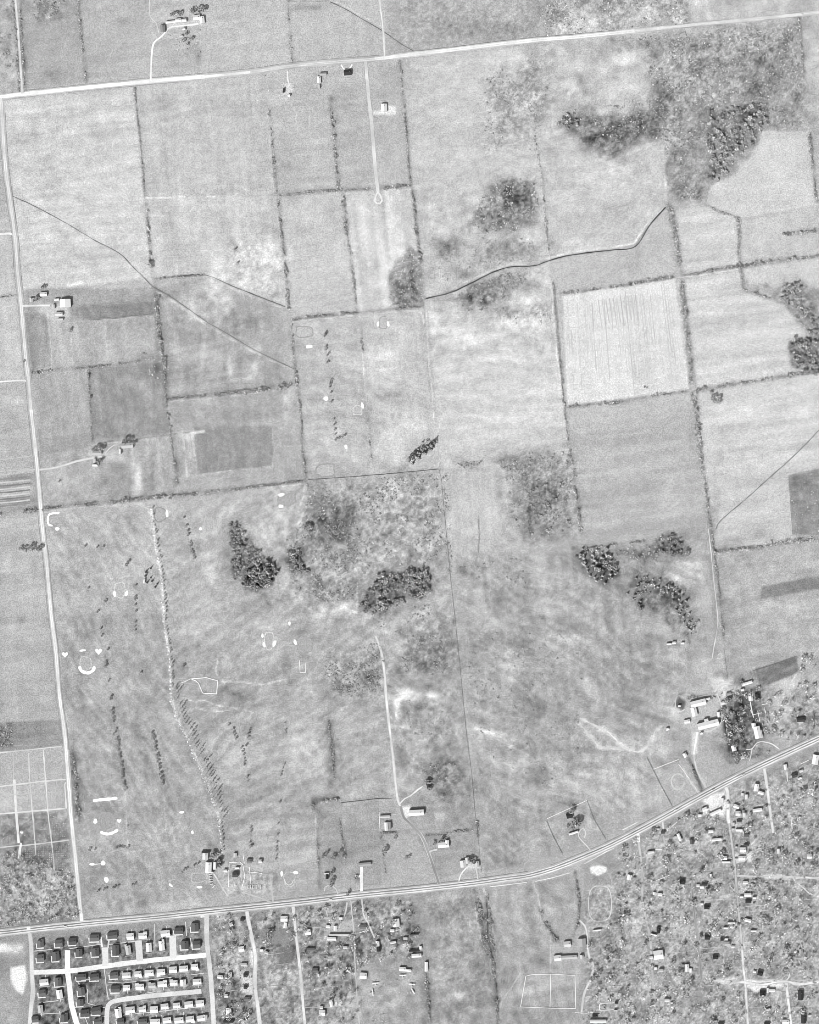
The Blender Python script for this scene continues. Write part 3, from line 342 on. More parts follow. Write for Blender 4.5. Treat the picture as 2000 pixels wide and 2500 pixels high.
# ploughed, fallow and sown strips
paint([(190,746),(372,734),(377,770),(226,783),(205,775)], .565, 2.5); paint([(372,705),(390,705),(402,880),(384,880)], .62, 4); paint([(475,1046),(560,1040),(664,1040),(668,1088),(664,1138),(480,1158)], .61, 3); paint([(668,1092),(740,1086),(744,1130),(668,1140)], .70, 3)
paint([(1859,1432),(2060,1394),(2060,1428),(1858,1462)], .55, 3); paint([(1838,1635),(1946,1602),(1952,1640),(1856,1682)], .50, 2); paint([(678,2314),(712,2308),(714,2352),(680,2356)], .50, 3); paint([(632,2270),(712,2264),(714,2305),(634,2308)], .56, 4)
paint([(270,1130),(318,1132),(316,1210),(262,1218)], .64, 5); paint([(95,1072),(218,1056),(224,1096),(100,1110)], .645, 3); paint([(1658,1700),(1676,1712),(1668,1735),(1646,1722)], .42, 3)
paint([(775,1968),(800,1990),(780,2020),(772,2040)], .60, 5); paint([(1240,1720),(1250,1720),(1250,1725),(1240,1725)], .7, 3)
stripes([(1838,1635),(1946,1602),(1952,1640),(1856,1682)], 70, 9, .10, 79)
# sand, lime and bare dirt
many(paint, [
 ([(164,694),(200,688),(206,694),(168,699)], .97, 2, .8), ([(462,1056),(500,1050),(500,1056),(468,1060)], .93, 2, .6), ([(25,2362),(60,2358),(64,2390),(56,2426),(40,2420),(28,2392)], .99, 3, 1.0),
 ([(-10,2308),(16,2304),(18,2320),(-10,2324)], .97, 3, 1.0), ([(1714,1952),(1770,1930),(1776,1960),(1768,1996),(1712,1990),(1724,1970)], .95, 4, .9), ([(980,1972),(1000,1966),(1004,1990),(990,2000),(982,1990)], .96, 3, .6),
 ([(1440,2118),(1462,2112),(1480,2118),(1482,2128),(1460,2138),(1444,2132)], .98, 2, .6), ([(1746,2390),(1800,2386),(1800,2402),(1752,2400)], .93, 4, 1.0), ([(1815,2392),(1910,2394),(1912,2410),(1880,2416),(1862,2414),(1846,2424),(1820,2408)], .97, 3, .8),
 ([(1794,2085),(1838,2080),(1836,2104),(1798,2104)], .94, 4, 1.0), ([(1855,2138),(1916,2136),(1926,2146),(1870,2146)], .95, 4, 1.0), ([(588,2378),(618,2376),(620,2426),(592,2424)], .86, 3, .8), ([(608,2320),(626,2318),(630,2365),(612,2360)], .92, 4, .8),
 ([(1396,1966),(1402,1966),(1402,1972),(1396,1972)], .9, 2, .6), ([(692,205),(712,205),(716,222),(700,232),(694,230)], .86, 3, .6), ([(670,225),(710,235),(705,245),(660,262),(655,250)], .78, 5, 1.0),
 ([(944,256),(966,262),(966,280),(908,280),(908,272),(940,270)], .93, 3, .5), ([(1734,1660),(1764,1656),(1768,1680),(1750,1690)], .85, 5, 1.0), ([(1688,1786),(1706,1784),(1702,1840),(1690,1842)], .88, 3, .6),
 ([(100,742),(160,742),(170,770),(130,788),(96,760)], .80, 6, 1.0), ([(215,1106),(300,1096),(300,1126),(225,1124)], .80, 6, 1.0), ([(410,56),(500,46),(500,62),(414,70)], .80, 4, .8), ([(520,2110),(560,2104),(640,2160),(590,2180),(545,2165)], .73, 8, 1.0),
 ([(1135,2108),(1168,2100),(1172,2120),(1140,2125)], .84, 4, .6), ([(800,2250),(862,2244),(866,2284),(800,2284)], .74, 5, 1.0), ([(1060,1985),(1085,1985),(1084,2005),(1062,2004)], .80, 3, .6),
 ([(1680,1690),(1760,1680),(1775,1740),(1760,1790),(1700,1792),(1672,1770)], .76, 8, 1.0), ([(1735,1660),(1785,1660),(1800,1690),(1760,1700)], .84, 8, 1.0), ([(1345,2300),(1400,2310),(1430,2330),(1430,2350),(1345,2350)], .72, 5, 1.0),
])
mottle([(600,2130),(680,2130),(680,2180),(540,2190),(560,2080)], 8, .18, 91, 6, 2); mottle([(1750,1640),(1870,1640),(1880,1860),(1760,1870)], 12, .14, 92, 12, 3); mottle([(1720,1925),(1880,1880),(1890,2010),(1710,2010)], 9, .16, 93, 8, 2)
# drains, damp lines and trodden strips
many(bline, [
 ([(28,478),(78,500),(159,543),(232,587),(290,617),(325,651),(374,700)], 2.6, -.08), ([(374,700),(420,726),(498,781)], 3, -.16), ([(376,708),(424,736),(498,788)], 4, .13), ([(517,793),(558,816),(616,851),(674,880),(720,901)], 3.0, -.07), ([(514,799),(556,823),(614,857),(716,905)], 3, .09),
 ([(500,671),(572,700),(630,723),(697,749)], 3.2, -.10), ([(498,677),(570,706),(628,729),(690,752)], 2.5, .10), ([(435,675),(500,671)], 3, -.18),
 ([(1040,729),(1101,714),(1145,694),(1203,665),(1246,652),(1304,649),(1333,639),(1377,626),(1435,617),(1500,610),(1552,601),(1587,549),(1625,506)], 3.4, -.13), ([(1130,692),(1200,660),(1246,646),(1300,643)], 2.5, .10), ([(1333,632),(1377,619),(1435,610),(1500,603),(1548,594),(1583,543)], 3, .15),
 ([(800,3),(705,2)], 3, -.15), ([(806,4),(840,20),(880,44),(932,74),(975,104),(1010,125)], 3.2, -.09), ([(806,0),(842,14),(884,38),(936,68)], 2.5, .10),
 ([(2010,1040),(1935,1116),(1877,1168),(1819,1220),(1761,1270),(1748,1292)], 3.4, -.07), ([(752,1171),(848,1165),(1000,1152),(1071,1145)], 2.4, -.07), 
 ([(1170,1260),(1170,1320),(1162,1372)], 2.2, -.10), ([(1186,2188),(1191,2232),(1191,2290),(1203,2348),(1213,2420),(1216,2500),(1216,2550)], 4, -.2), ([(1180,2170),(1200,2222),(1204,2280),(1212,2330)], 3, .14), ([(1152,2170),(1163,2230),(1174,2290),(1195,2340)], 3, .13),
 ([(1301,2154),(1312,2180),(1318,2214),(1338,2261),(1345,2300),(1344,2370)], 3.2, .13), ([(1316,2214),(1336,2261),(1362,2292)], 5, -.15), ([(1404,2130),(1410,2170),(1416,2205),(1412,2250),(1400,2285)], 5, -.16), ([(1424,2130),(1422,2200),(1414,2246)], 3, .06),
 ([(1378,1000),(1390,1096),(1400,1145)], 2.5, .08), ([(1039,732),(1048,891),(1058,1000),(1071,1142)], 2.6, .10), ([(1035,740),(1043,880),(1054,990)], 2.6, -.07),
 ([(877,804),(886,862),(891,935),(900,1043),(906,1139)], 3, .07), ([(356,484),(470,482),(560,478)], 2.2, .10), ([(860,165),(870,210),(880,290)], 3, -.0),
 ([(328,215),(336,290),(345,368),(354,478)], 4, -.06), ([(975,151),(983,232),(990,304),(996,377)], 3, .05), ([(1240,1335),(1250,1330)], 3, 0),
 ([(1614,330),(1622,420),(1630,505)], 5, .10), ([(1306,342),(1322,435),(1333,558),(1341,639)], 3.5, .10), ([(1346,690),(1352,775),(1360,862),(1370,935),(1376,993)], 2.6, .12), ([(1352,690),(1360,775),(1368,862),(1377,935)], 3, -.12),
 ([(1668,678),(1732,668),(1804,657)], 2.4, .16), ([(1656,690),(1662,760),(1672,850),(1680,950)], 3, .10), ([(1693,965),(1706,1060),(1716,1150),(1727,1240),(1734,1290)], 2.6, .08),
 ([(107,1250),(186,1240),(261,1235),(348,1230),(362,1245),(372,1262)], 3, .07), ([(714,786),(790,777),(862,770)], 2.4, .13), ([(935,764),(1000,758),(1028,762),(1036,790)], 2.4, .12), ([(690,1188),(745,1180)], 2.6, .16), ([(745,1182),(740,1212),(732,1235)], 3, .13), ([(412,980),(500,973),(587,964),(674,953)], 2.6, .10),
 ([(100,960),(160,955)], 2, .0), ([(1400,1340),(1720,1345)], 2, .0), ([(760,1435),(785,1440),(800,1455),(818,1475),(850,1488),(870,1495)], 4.5, .18), ([(870,1495),(872,1465),(870,1450)], 3, .1), ([(610,1438),(640,1452),(660,1480)], 2.5, -.07),
 ([(520,1670),(560,1663),(590,1665),(640,1672),(700,1658)], 2.8, .14), ([(448,1703),(470,1712),(500,1710),(540,1725),(590,1730),(618,1740)], 3, .14), ([(477,1728),(505,1734),(540,1738),(580,1730)], 2.4, .12), ([(533,1603),(527,1635),(530,1650),(548,1668)], 2.6, .13), ([(533,1602),(555,1602)], 2, .08),
 ([(1270,2375),(1250,2410),(1222,2450),(1218,2500)], 3, .10), ([(1840,1630),(1850,1660),(1862,1720),(1874,1770)], 3.4, .14), ([(1944,1603),(1952,1635),(1935,1660),(1958,1790)], 2.6, .10), ([(1955,1640),(1962,1720)], 2.5, -.1),
 ([(1758,1700),(1772,1780),(1785,1860)], 8, -.10), ([(1763,1680),(1775,1730)], 5, .12), ([(1680,1850),(1700,1890),(1714,1932)], 6, -.20), ([(1690,1850),(1705,1885),(1722,1920)], 3, .12), ([(1660,1860),(1680,1900),(1706,1935)], 3, .13),
 ([(1670,1850),(1640,1790),(1676,1780)], 3, -.06), ([(1658,1695),(1680,1690),(1700,1700),(1750,1690)], 3, -.12),
])

SOUTHWARD = np.clip((Y+.12*X-1150)/450.0, 0, 1)     # grows towards the south, where the ground's tone is raised less
def along0(p): return p
T += (.068-.042*SOUTHWARD)*np.clip((T-.25)/.3, 0, 1)*np.clip((1.02-T)/.15, 0, 1)
def streaks(poly, ang, along_, across, amp, seed, soft=14.0):
    b, m = mask(poly, soft, 1.2); a = math.radians(ang); wob = 26*fbm(X[b], Y[b], 130, seed+5, 2)
    u = X[b]*math.cos(a)+Y[b]*math.sin(a)+wob; v = -X[b]*math.sin(a)+Y[b]*math.cos(a)+wob
    T[b] += m*amp*(fbm(u/along_*across, v, across, seed, 3)+.6*fbm(X[b], Y[b], 10, seed+9, 2))
streaks([(110,1260),(420,1240),(430,1700),(540,2050),(500,2220),(210,2240),(130,1500)], 60, 60, 10, .09, 701); streaks([(400,1240),(740,1190),(800,1480),(960,1600),(960,1940),(560,2050),(430,1720)], -35, 60, 12, .08, 711)
streaks([(1110,1350),(1740,1352),(1600,1980),(1178,2120)], 28, 90, 11, .10, 721, 20); streaks([(1760,1350),(2060,1330),(2060,1800),(1780,1680)], -10, 90, 14, .06, 731, 20); streaks([(1040,2180),(1400,2140),(1420,2500),(1050,2560)], 70, 60, 14, .07, 741)
streaks([(720,780),(1070,750),(1075,1145),(750,1170)], 20, 50, 14, .06, 751); streaks([(980,150),(1340,110),(1640,340),(1640,500),(1340,640),(1040,726)], -15, 40, 14, .05, 761, 20); streaks([(1045,735),(1340,645),(1400,1140),(1076,1142)], 5, 60, 12, .06, 771); streaks([(8,246),(650,185),(700,745),(60,705)], -4, 80, 12, .045, 781); streaks([(60,700),(740,760),(745,1170),(100,1240)], 84, 60, 10, .05, 791); streaks([(950,1500),(1110,1500),(1170,2110),(975,1950)], 40, 50, 12, .08, 797)
blob(1470,1790,60,26,.05,-25); bline([(1414,1767),(1435,1790),(1467,1825),(1500,1826),(1532,1828),(1558,1836),(1578,1825),(1590,1804),(1613,1774)], 9, .13); bline([(1416,1754),(1452,1770),(1493,1793),(1520,1820)], 10, .13)
for poly, d in [([(52,705),(378,702),(500,675),(703,755),(748,1175),(110,1243)], -.042), ([(718,782),(1034,750),(1070,1142),(750,1168)], -.02), ([(216,900),(402,884),(412,1058),(226,1080)], -.035), ([(388,790),(560,830),(716,905),(722,936),(412,968)], -.03), ([(414,976),(700,946),(720,1000),(560,1040),(470,1045),(430,1040)], -.03), ([(62,762),(116,768),(127,893),(78,906)], -.03), ([(-60,1256),(96,1248),(150,1756),(-60,1762)], .03), ([(660,186),(1003,150),(1003,455),(678,476)], -.02), ([(945,-60),(1308,-60),(1326,96),(944,138)], .02), ([(44,-60),(700,-60),(712,158),(58,226)], -.015)]:
    b, m = mask(poly, 3, .4); T[b] += d*m
many(bline, [([(172,790),(176,893)], 2, .10), ([(117,768),(122,830),(127,897)], 2.2, .08), ([(110,790),(116,860)], 4, -.05), ([(258,790),(262,880)], 2, .05), ([(225,783),(300,777),(377,769)], 2.6, .12), ([(226,781),(300,774),(376,766)], 2, -.10), ([(190,748),(290,742),(372,735)], 2, .06),
 ([(100,1112),(160,1104),(222,1093)], 2.4, .07), ([(226,1082),(320,1072),(412,1061),(462,1056)], 2, -.13), ([(228,1086),(320,1077),(412,1067)], 2, .08), ([(446,1064),(452,1110),(458,1165)], 4, .10), ([(468,1062),(476,1110),(482,1160)], 3.5, .10), ([(664,1040),(668,1090),(666,1138)], 2.4, .09), ([(480,1160),(570,1148),(666,1138)], 2, .10), ([(668,1092),(740,1086)], 2, .07), ([(390,1064),(396,1110),(400,1160)], 3, -.05), ([(420,1065),(425,1130)], 3, .06), ([(435,1168),(500,1160),(560,1150)], 1.8, .06),
 ([(356,484),(450,480)], 2, .10), ([(758,320),(818,345)], 0.1, 0), ([(720,250),(726,330)], 2, .05), ([(755,260),(758,345),(805,342)], 1.8, .07), ([(700,372),(760,369)], 1.8, .05), ([(880,165),(886,260),(893,360)], 2, .03),
 ([(860,795),(868,900),(876,960)], 2.2, .05), ([(885,870),(890,940)], 2, .08), ([(928,905),(1000,890)], 1.8, .07), ([(300,1400),(330,1408)], 2, .06), ([(270,1413),(300,1408),(318,1405)], 2.4, .09), ([(150,1340),(180,1400),(230,1480),(250,1500)], 6, .04), ([(424,2010),(408,2060)], 2, .06), ([(309,2010),(312,2060),(312,2120),(314,2170),(320,2190)], 2, .10), ([(404,2000),(408,2064)], 2.2, .09), ([(310,2082),(350,2075),(410,2068)], 2, .09), ([(210,2145),(222,2139),(236,2137)], 2.2, .10), ([(306,1930),(308,1990),(309,2010)], 3.5, .08), ([(398,1920),(402,1960),(404,2000)], 3, .06),
 ([(770,1990),(773,2060),(777,2130)], 2.4, .10), ([(775,2040),(781,2010),(800,1988),(828,1985)], 2, -.06), ([(500,1990),(560,1985),(640,1975)], 1.8, .06), ([(380,1935),(430,1932),(500,1945)], 1.8, .05), ([(560,2000),(640,1992)], 1.8, .05), ([(620,2028),(760,2012)], 1.8, .05), ([(700,2110),(740,2106)], 1.6, .06), ([(620,2000),(700,1990)], 1.6, -.04),
 ([(1140,1600),(1200,1590),(1260,1615)], 5, .05), ([(1230,1640),(1290,1690),(1330,1740)], 6, .04), ([(1400,1550),(1440,1570),(1480,1640),(1500,1720)], 8, .05), ([(1260,1520),(1330,1530),(1400,1575)], 8, .04), ([(1180,1520),(1240,1500),(1330,1510)], 10, -.04), ([(1430,1600),(1470,1680),(1480,1740)], 12, -.04), ([(1160,1660),(1230,1680)], 1.8, -.08), ([(1200,1740),(1215,1738)], 2, -.08), ([(1660,1400),(1665,1440),(1664,1470)], 2, .12), ([(1620,1410),(1664,1384)], 2.4, .12),
 ([(1000,1680),(990,1690),(972,1715),(968,1745),(975,1770),(1000,1780)], 6, .14), ([(985,1685),(1050,1700),(1100,1690)], 8, .10), ([(1160,1780),(1200,1788),(1240,1810)], 5, .12), ([(757,1445),(740,1430),(722,1405)], 4, .08), ([(640,1440),(700,1470),(720,1500)], 6, .05), ([(820,1200),(850,1230),(900,1220)], 7, .06), ([(950,1180),(980,1210),(960,1230)], 8, .10), ([(770,1310),(776,1290),(768,1270)], 4, .12), ([(730,1280),(742,1250),(750,1230)], 5, .12), ([(900,1350),(930,1370),(945,1350)], 3, .10), ([(690,1300),(720,1320)], 5, .05)])
bline(along0([(370,1243),(380,1328),(396,1420),(401,1517),(413,1596),(417,1651),(423,1720),(435,1755),(449,1784),(464,1813),(478,1848),(493,1880),(514,1929),(529,1970),(535,2000),(541,2050)]), 4.0, .15, rag=.8)
mottle([(640,1180),(1075,1150),(1110,1500),(1130,1960),(960,1940),(900,1560),(640,1460)], 11, .12, 811, 12, 3); mottle([(1110,1350),(1740,1352),(1600,1980),(1178,2120)], 12, .05, 813, 14, 3); mottle([(1050,430),(1640,330),(1640,520),(1340,640),(1050,720)], 10, .05, 815, 14, 3); mottle([(110,1250),(740,1190),(960,1600),(960,1950),(540,2200),(200,2230)], 9, .05, 817, 10, 3); mottle([(85,2296),(500,2250),(500,2560),(85,2560)], 9, .14, 819, 5, 2)
for h in HEDGES:                          # damp margins along the hedges, with soft shade painted on their shadow side
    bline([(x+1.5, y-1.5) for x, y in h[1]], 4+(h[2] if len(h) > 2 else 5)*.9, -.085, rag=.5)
T += .035*fbm(X, Y, 6.5, 1201, 2)+.03*fbm(X, Y, 18, 1211, 3)
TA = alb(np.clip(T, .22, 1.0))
NX, NY = len(gx), len(gy)
fid = np.full((NY-1, NX-1), -1, np.int32)
cxm = (gx[:-1]+gx[1:])/2; cym = (gy[:-1]+gy[1:])/2; CX, CY = np.meshgrid(cxm, cym)
for k, (poly, _t) in enumerate(FIELDS):
    b = (slice(max(0, int((min(p[1] for p in poly)+60)/CELL)-1), int((max(p[1] for p in poly)+60)/CELL)+2), slice(max(0, int((min(p[0] for p in poly)+60)/CELL)-1), int((max(p[0] for p in poly)+60)/CELL)+2))
    ins = inside(CX[b], CY[b], poly); fid[b] = np.where(ins, k, fid[b])
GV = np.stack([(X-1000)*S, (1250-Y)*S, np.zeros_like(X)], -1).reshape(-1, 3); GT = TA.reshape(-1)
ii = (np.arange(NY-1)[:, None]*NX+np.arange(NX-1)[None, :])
QUADS = np.stack([ii+NX, ii+NX+1, ii+1, ii], -1)
def ground_piece(name, m, extra=None):
    q = QUADS[m]; u, inv = np.unique(q, return_inverse=True)
    V, F, t = GV[u], inv.reshape(-1, 4), GT[u]
    if extra is not None:
        n = len(V); V = np.concatenate([V, extra[0]]); F = np.concatenate([F, extra[1]+n]); t = np.concatenate([t, np.full(len(extra[0]), alb(.70))])
    return struct(obj(name, mesh(name, V, F, t, M_GROUND)))
x0, x1 = GV[:, 0].min(), GV[:, 0].max(); y0, y1 = GV[:, 1].min(), GV[:, 1].max(); B = 9000.0
xs_, ys_ = [-B, x0, x1, B], [-B, y0, y1, B]
ev = np.array([(a, c, 0) for c in ys_ for a in xs_], float)
ef = np.array([(r*4+c, r*4+c+1, r*4+c+5, r*4+c+4) for r in range(3) for c in range(3) if not (r == 1 and c == 1)])
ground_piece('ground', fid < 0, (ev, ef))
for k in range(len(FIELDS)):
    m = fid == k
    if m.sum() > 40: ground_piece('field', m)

# ------------------------------------------------------------------ roads, lanes, paths
def smooth(pts, step=6.0):
    P = np.asarray(pts, float)
    if len(P) == 2:
        n = max(2, int(np.hypot(*(P[1]-P[0]))/step)+1); t = np.linspace(0, 1, n)[:, None]; return P[0]*(1-t)+P[1]*t
    Q = np.vstack([2*P[0]-P[1], P, 2*P[-1]-P[-2]]); out = []
    for i in range(1, len(Q)-2):
        n = max(1, int(np.hypot(*(Q[i+1]-Q[i]))/step))
        for t in np.arange(n)/n:
            a, b, c, d = Q[i-1], Q[i], Q[i+1], Q[i+2]
            out.append(0.5*((2*b)+(c-a)*t+(2*a-5*b+4*c-d)*t*t+(3*b-a-3*c+d)*t**3))
    out.append(P[-1]); return np.array(out)
RS = [0]
def ribbon(name, pts, bands, z=0.06, jit=0.8, wear=0.12, sm=True, kind='structure', mat=None, tone_noise=30.0):
    """bands: [(offset0, offset1, tone)] across the line, in map units, positive to the right of travel"""
    RS[0] += 1; z += .0011*(RS[0] % 27); P = smooth(pts) if sm else np.asarray(pts, float)
    d = np.gradient(P, axis=0); d /= np.hypot(d[:, 0], d[:, 1])[:, None]+1e-9
    nrm = np.stack([-d[:, 1], d[:, 0]], 1)
    V, F, tn = [], [], []
    for k, (o0, o1, tone) in enumerate(bands):
        j0 = jit*fbm(P[:, 0], P[:, 1], 14, RS[0]*31+k, 2); j1 = jit*fbm(P[:, 0], P[:, 1], 14, RS[0]*31+k+7, 2)
        A = P+nrm*(o0+j0)[:, None]; Bp = P+nrm*(o1+j1)[:, None]
        w = wear*fbm(P[:, 0], P[:, 1], tone_noise, RS[0]*13+k, 3)
        n0 = len(V)
        for i in range(len(P)):
            V.append(W(A[i, 0], A[i, 1], z+0.03*k)); V.append(W(Bp[i, 0], Bp[i, 1], z+0.03*k))
            tn += [(tone+w[i])+(.06 if tone < .86 else .045)]*2
        for i in range(len(P)-1): F.append((n0+2*i, n0+2*i+1, n0+2*i+3, n0+2*i+2))
    o = obj(name, mesh(name, V, np.array(F), alb(np.array(tn)), mat or M_ROAD))
    if kind: struct(o, kind)
    return o
NROAD = [(-60,243),(0,237),(55,230),(200,215),(310,204),(370,198),(500,187),(620,175),(703,162),(800,153),(906,145),(1000,134),(1145,117),(1290,100),(1400,91),(1500,81),(1620,68),(1740,56),(1870,44),(2000,30),(2060,24)]
def part_of(P, xa, xb): 
    Q = smooth(P, 10); return [tuple(p) for p in Q if xa <= p[0] <= xb]
ribbon('road', part_of(NROAD, -60, 500), [(-6,6,.80),(-4.4,4.0,.985)], .06); ribbon('road', part_of(NROAD, 488, 625), [(-6,6,.76),(-3,3,.93)], .075)
ribbon('road', part_of(NROAD, 610, 925), [(-7,7,.72),(-4,4,.81),(-2.6,-1.2,.86),(1.0,2.4,.87)], .09); ribbon('road', part_of(NROAD, 912, 1560), [(-6.5,6.5,.75),(-4.2,3.8,.96),(-.3,.5,.87)], .105)
ribbon('road', part_of(NROAD, 1545, 2060), [(-6,6,.70),(-3.8,3.6,.83),(-1.6,1.0,.87)], .12)
ribbon('ditch', [(p[0], p[1]-8.5) for p in part_of(NROAD, 60, 930)], [(-.7,.7,.56)], .05, .8, .1); ribbon('ditch', [(p[0], p[1]-7.5) for p in part_of(NROAD, 1010, 1500)], [(-.6,.6,.50)], .05, .8, .1); ribbon('ditch', [(p[0], p[1]+8) for p in part_of(NROAD, 10, 480)], [(-.5,.5,.6)], .05, .8, .1)
WROAD = [(2,240),(4,262),(8,330),(15,420),(22,470),(29,520),(38,587),(43,662),(52,746),(62,862),(70,929),(76,1000),(87,1101),(94,1174),(104,1290),(114,1377),(125,1498),(136,1587),(146,1703),(158,1790),(165,1877),(174,1998),(185,2101),(193,2188),(200,2249)]
ribbon('road', WROAD[:12], [(-6,6,.72),(-3.4,3.4,.89),(-1,.8,.83)], .10); ribbon('road', WROAD[11:], [(-5.4,5.4,.73),(-3.6,3.6,.93),(-.8,.4,.86)], .10)
ribbon('ditch', [(p[0]+8, p[1]) for p in WROAD[1:11]], [(-.7,.7,.56)], .05, .8, .1); ribbon('ditch', [(p[0]-8, p[1]) for p in WROAD[1:20]], [(-.7,.7,.58)], .05, .8, .1); ribbon('ditch', [(p[0]+7, p[1]) for p in WROAD[12:22]], [(-.8,.8,.55)], .05, .8, .1)
HWY = [(-60,2284),(0,2278),(145,2262),(290,2248),(400,2238),(500,2227),(703,2206),(877,2186),(1000,2174),(1145,2158),(1232,2146),(1290,2138),(1348,2122),(1406,2100),(1500,2059),(1612,2000),(1746,1926),(1848,1874),(2000,1803),(2060,1775)]
ribbon('highway', HWY, [(-9,9,.72),(-6.6,6.4,.91),(-4.6,-1.6,.53),(1.2,3.6,.58)], .14, .7, .10)
ribbon('ditch', [(p[0], p[1]-11) for p in HWY[:12]], [(-1,1,.5)], .05, 1.0, .1); ribbon('ditch', [(p[0]-5, p[1]-10) for p in HWY[12:]], [(-.8,.8,.52)], .05, 1.0, .1)
def lane(name, pts, w, tone, edge=None, **k):
    b = ([(-w/2-1.2, w/2+1.2, edge)] if edge else [])+[(-w/2, w/2, tone)]
    return ribbon(name, pts, b, **k)
lane('track', [(925,-40),(927,0),(932,43),(936,78),(939,138)], 3.2, .90, .76, z=.09); lane('track', [(36,-40),(38,0),(43,58),(48,130),(55,228)], 4.0, .86, .72, z=.09)
lane('lane', [(893,150),(897,203),(903,261),(909,319),(916,406),(923,470)], 8.0, .83, .66, z=.09); lane('turning_circle', [(923,468),(917,480),(915,490),(920,497),(928,497),(933,490),(930,480),(924,470)], 4.5, .92, z=.12)
lane('farm_drive', [(368,198),(371,130),(377,104),(397,87),(414,68),(435,64),(464,61),(485,58)], 3.8, .96, z=.09); lane('path', [(365,-20),(366,38),(380,55),(388,78)], 1.8, .83, z=.09)
lane('farm_track', [(917,1553),(924,1570),(932,1596),(939,1645),(943,1703),(951,1775),(958,1833),(964,1891),(971,1952),(978,1968)], 4.4, .91, .74, z=.09)
lane('farm_track', [(978,1968),(986,1995),(1000,2009),(1029,2041),(1046,2081),(1058,2116),(1073,2160)], 5.5, .60, .76, z=.085); lane('farm_track', [(977,1962),(988,1950),(1002,1943),(1020,1928),(1032,1920)], 3.4, .88, z=.11)
lane('farm_track', [(1044,2088),(1052,2078),(1068,2074)], 3.5, .86, z=.10); lane('road', [(-40,574),(0,572),(24,570),(34,574)], 4.6, .93, z=.07); lane('road', [(-40,934),(0,932),(50,929),(70,931)], 4.0, .94, z=.07); lane('path', [(-40,1154),(0,1151),(88,1146)], 2.2, .80, z=.07); lane('path', [(-40,1129),(0,1123),(72,1114)], 1.6, .78, z=.07)
lane('farm_drive', [(96,1147),(139,1141),(185,1127),(220,1119),(255,1114)], 3.4, .87, .77, z=.09); lane('path', [(255,1116),(258,1106),(268,1094),(280,1086)], 2.2, .82, z=.09); lane('farm_drive', [(54,747),(90,746),(122,746)], 3.4, .92, .76, z=.09)
lane('path', [(1729,1290),(1735,1340),(1743,1420),(1752,1500),(1752,1529),(1743,1581),(1739,1607)], 2.0, .82, z=.09, wear=.18)
lane('sand_track', [(1414,1767),(1435,1790),(1467,1825),(1500,1826),(1532,1828),(1558,1836),(1578,1825),(1590,1804),(1601,1786),(1613,1774)], 2.6, .84, z=.09, jit=3.4, wear=.2); lane('sand_track', [(1416,1754),(1452,1770),(1493,1793),(1512,1816),(1530,1828)], 3.2, .83, z=.10, jit=3.6, wear=.2)
lane('farm_drive', [(1703,1787),(1698,1815),(1694,1842)], 4.6, .96, .86, z=.09); lane('farm_track', [(1745,1690),(1758,1672),(1772,1668),(1790,1672)], 3.0, .88, z=.085, jit=1.6); lane('farm_track', [(1706,1786),(1740,1782),(1762,1760),(1760,1720),(1752,1694)], 2.6, .86, z=.08, jit=1.6); lane('farm_drive', [(1694,1842),(1700,1876),(1712,1905),(1724,1922)], 3.0, .82, z=.09)
lane('drive', [(1822,1830),(1836,1828),(1848,1814),(1865,1811),(1886,1817),(1903,1830)], 2.6, .90, z=.09); lane('drive', [(1836,1828),(1832,1850),(1830,1858)], 2.4, .84, z=.085)
lane('path', [(1832,1713),(1837,1740),(1840,1752)], 2.2, .88, z=.09); lane('drive', [(1443,2078),(1428,2060),(1413,2043),(1415,2030),(1424,2022),(1430,2034),(1426,2046)], 2.2, .84, z=.09)
lane('path', [(1414,2246),(1424,2256),(1432,2272),(1438,2333),(1449,2357),(1443,2386),(1426,2429),(1420,2475)], 3.4, .86, .74, z=.09)
lane('drive', [(883,2116),(883,2140),(883,2180)], 7.5, .99, z=.09); lane('drive', [(868,2139),(880,2139)], 6.5, .98, z=.125); lane('drive', [(793,2209),(801,2238),(813,2249)], 3, .80, z=.09); lane('drive', [(848,2203),(843,2229),(834,2246)], 3.6, .82, z=.09); lane('drive', [(857,2200),(861,2246),(866,2290)], 2.4, .78, z=.09)
lane('drive', [(883,2192),(888,2232),(900,2255),(914,2290)], 3.6, .82, z=.09); lane('drive', [(793,2176),(794,2166),(807,2162),(820,2170),(826,2184)], 2.6, .80, z=.09); lane('track', [(522,2133),(538,2159),(556,2187)], 3.4, .80, z=.09); lane('track', [(662,2151),(667,2202)], 3.6, .78, z=.09); lane('track', [(590,2178),(630,2190),(668,2206)], 3.0, .78, z=.085)
lane('path', [(864,2290),(868,2370),(874,2464),(878,2500)], 2.6, .76, z=.09); lane('drive', [(1120,2155),(1124,2138),(1134,2124),(1144,2116),(1160,2116),(1166,2140),(1168,2152)], 3.2, .90, z=.09); lane('drive', [(833,158),(839,168),(847,170),(856,165),(860,157)], 3.4, .96, z=.09); lane('drive', [(702,174),(703,195),(708,210)], 3.6, .90, z=.09)
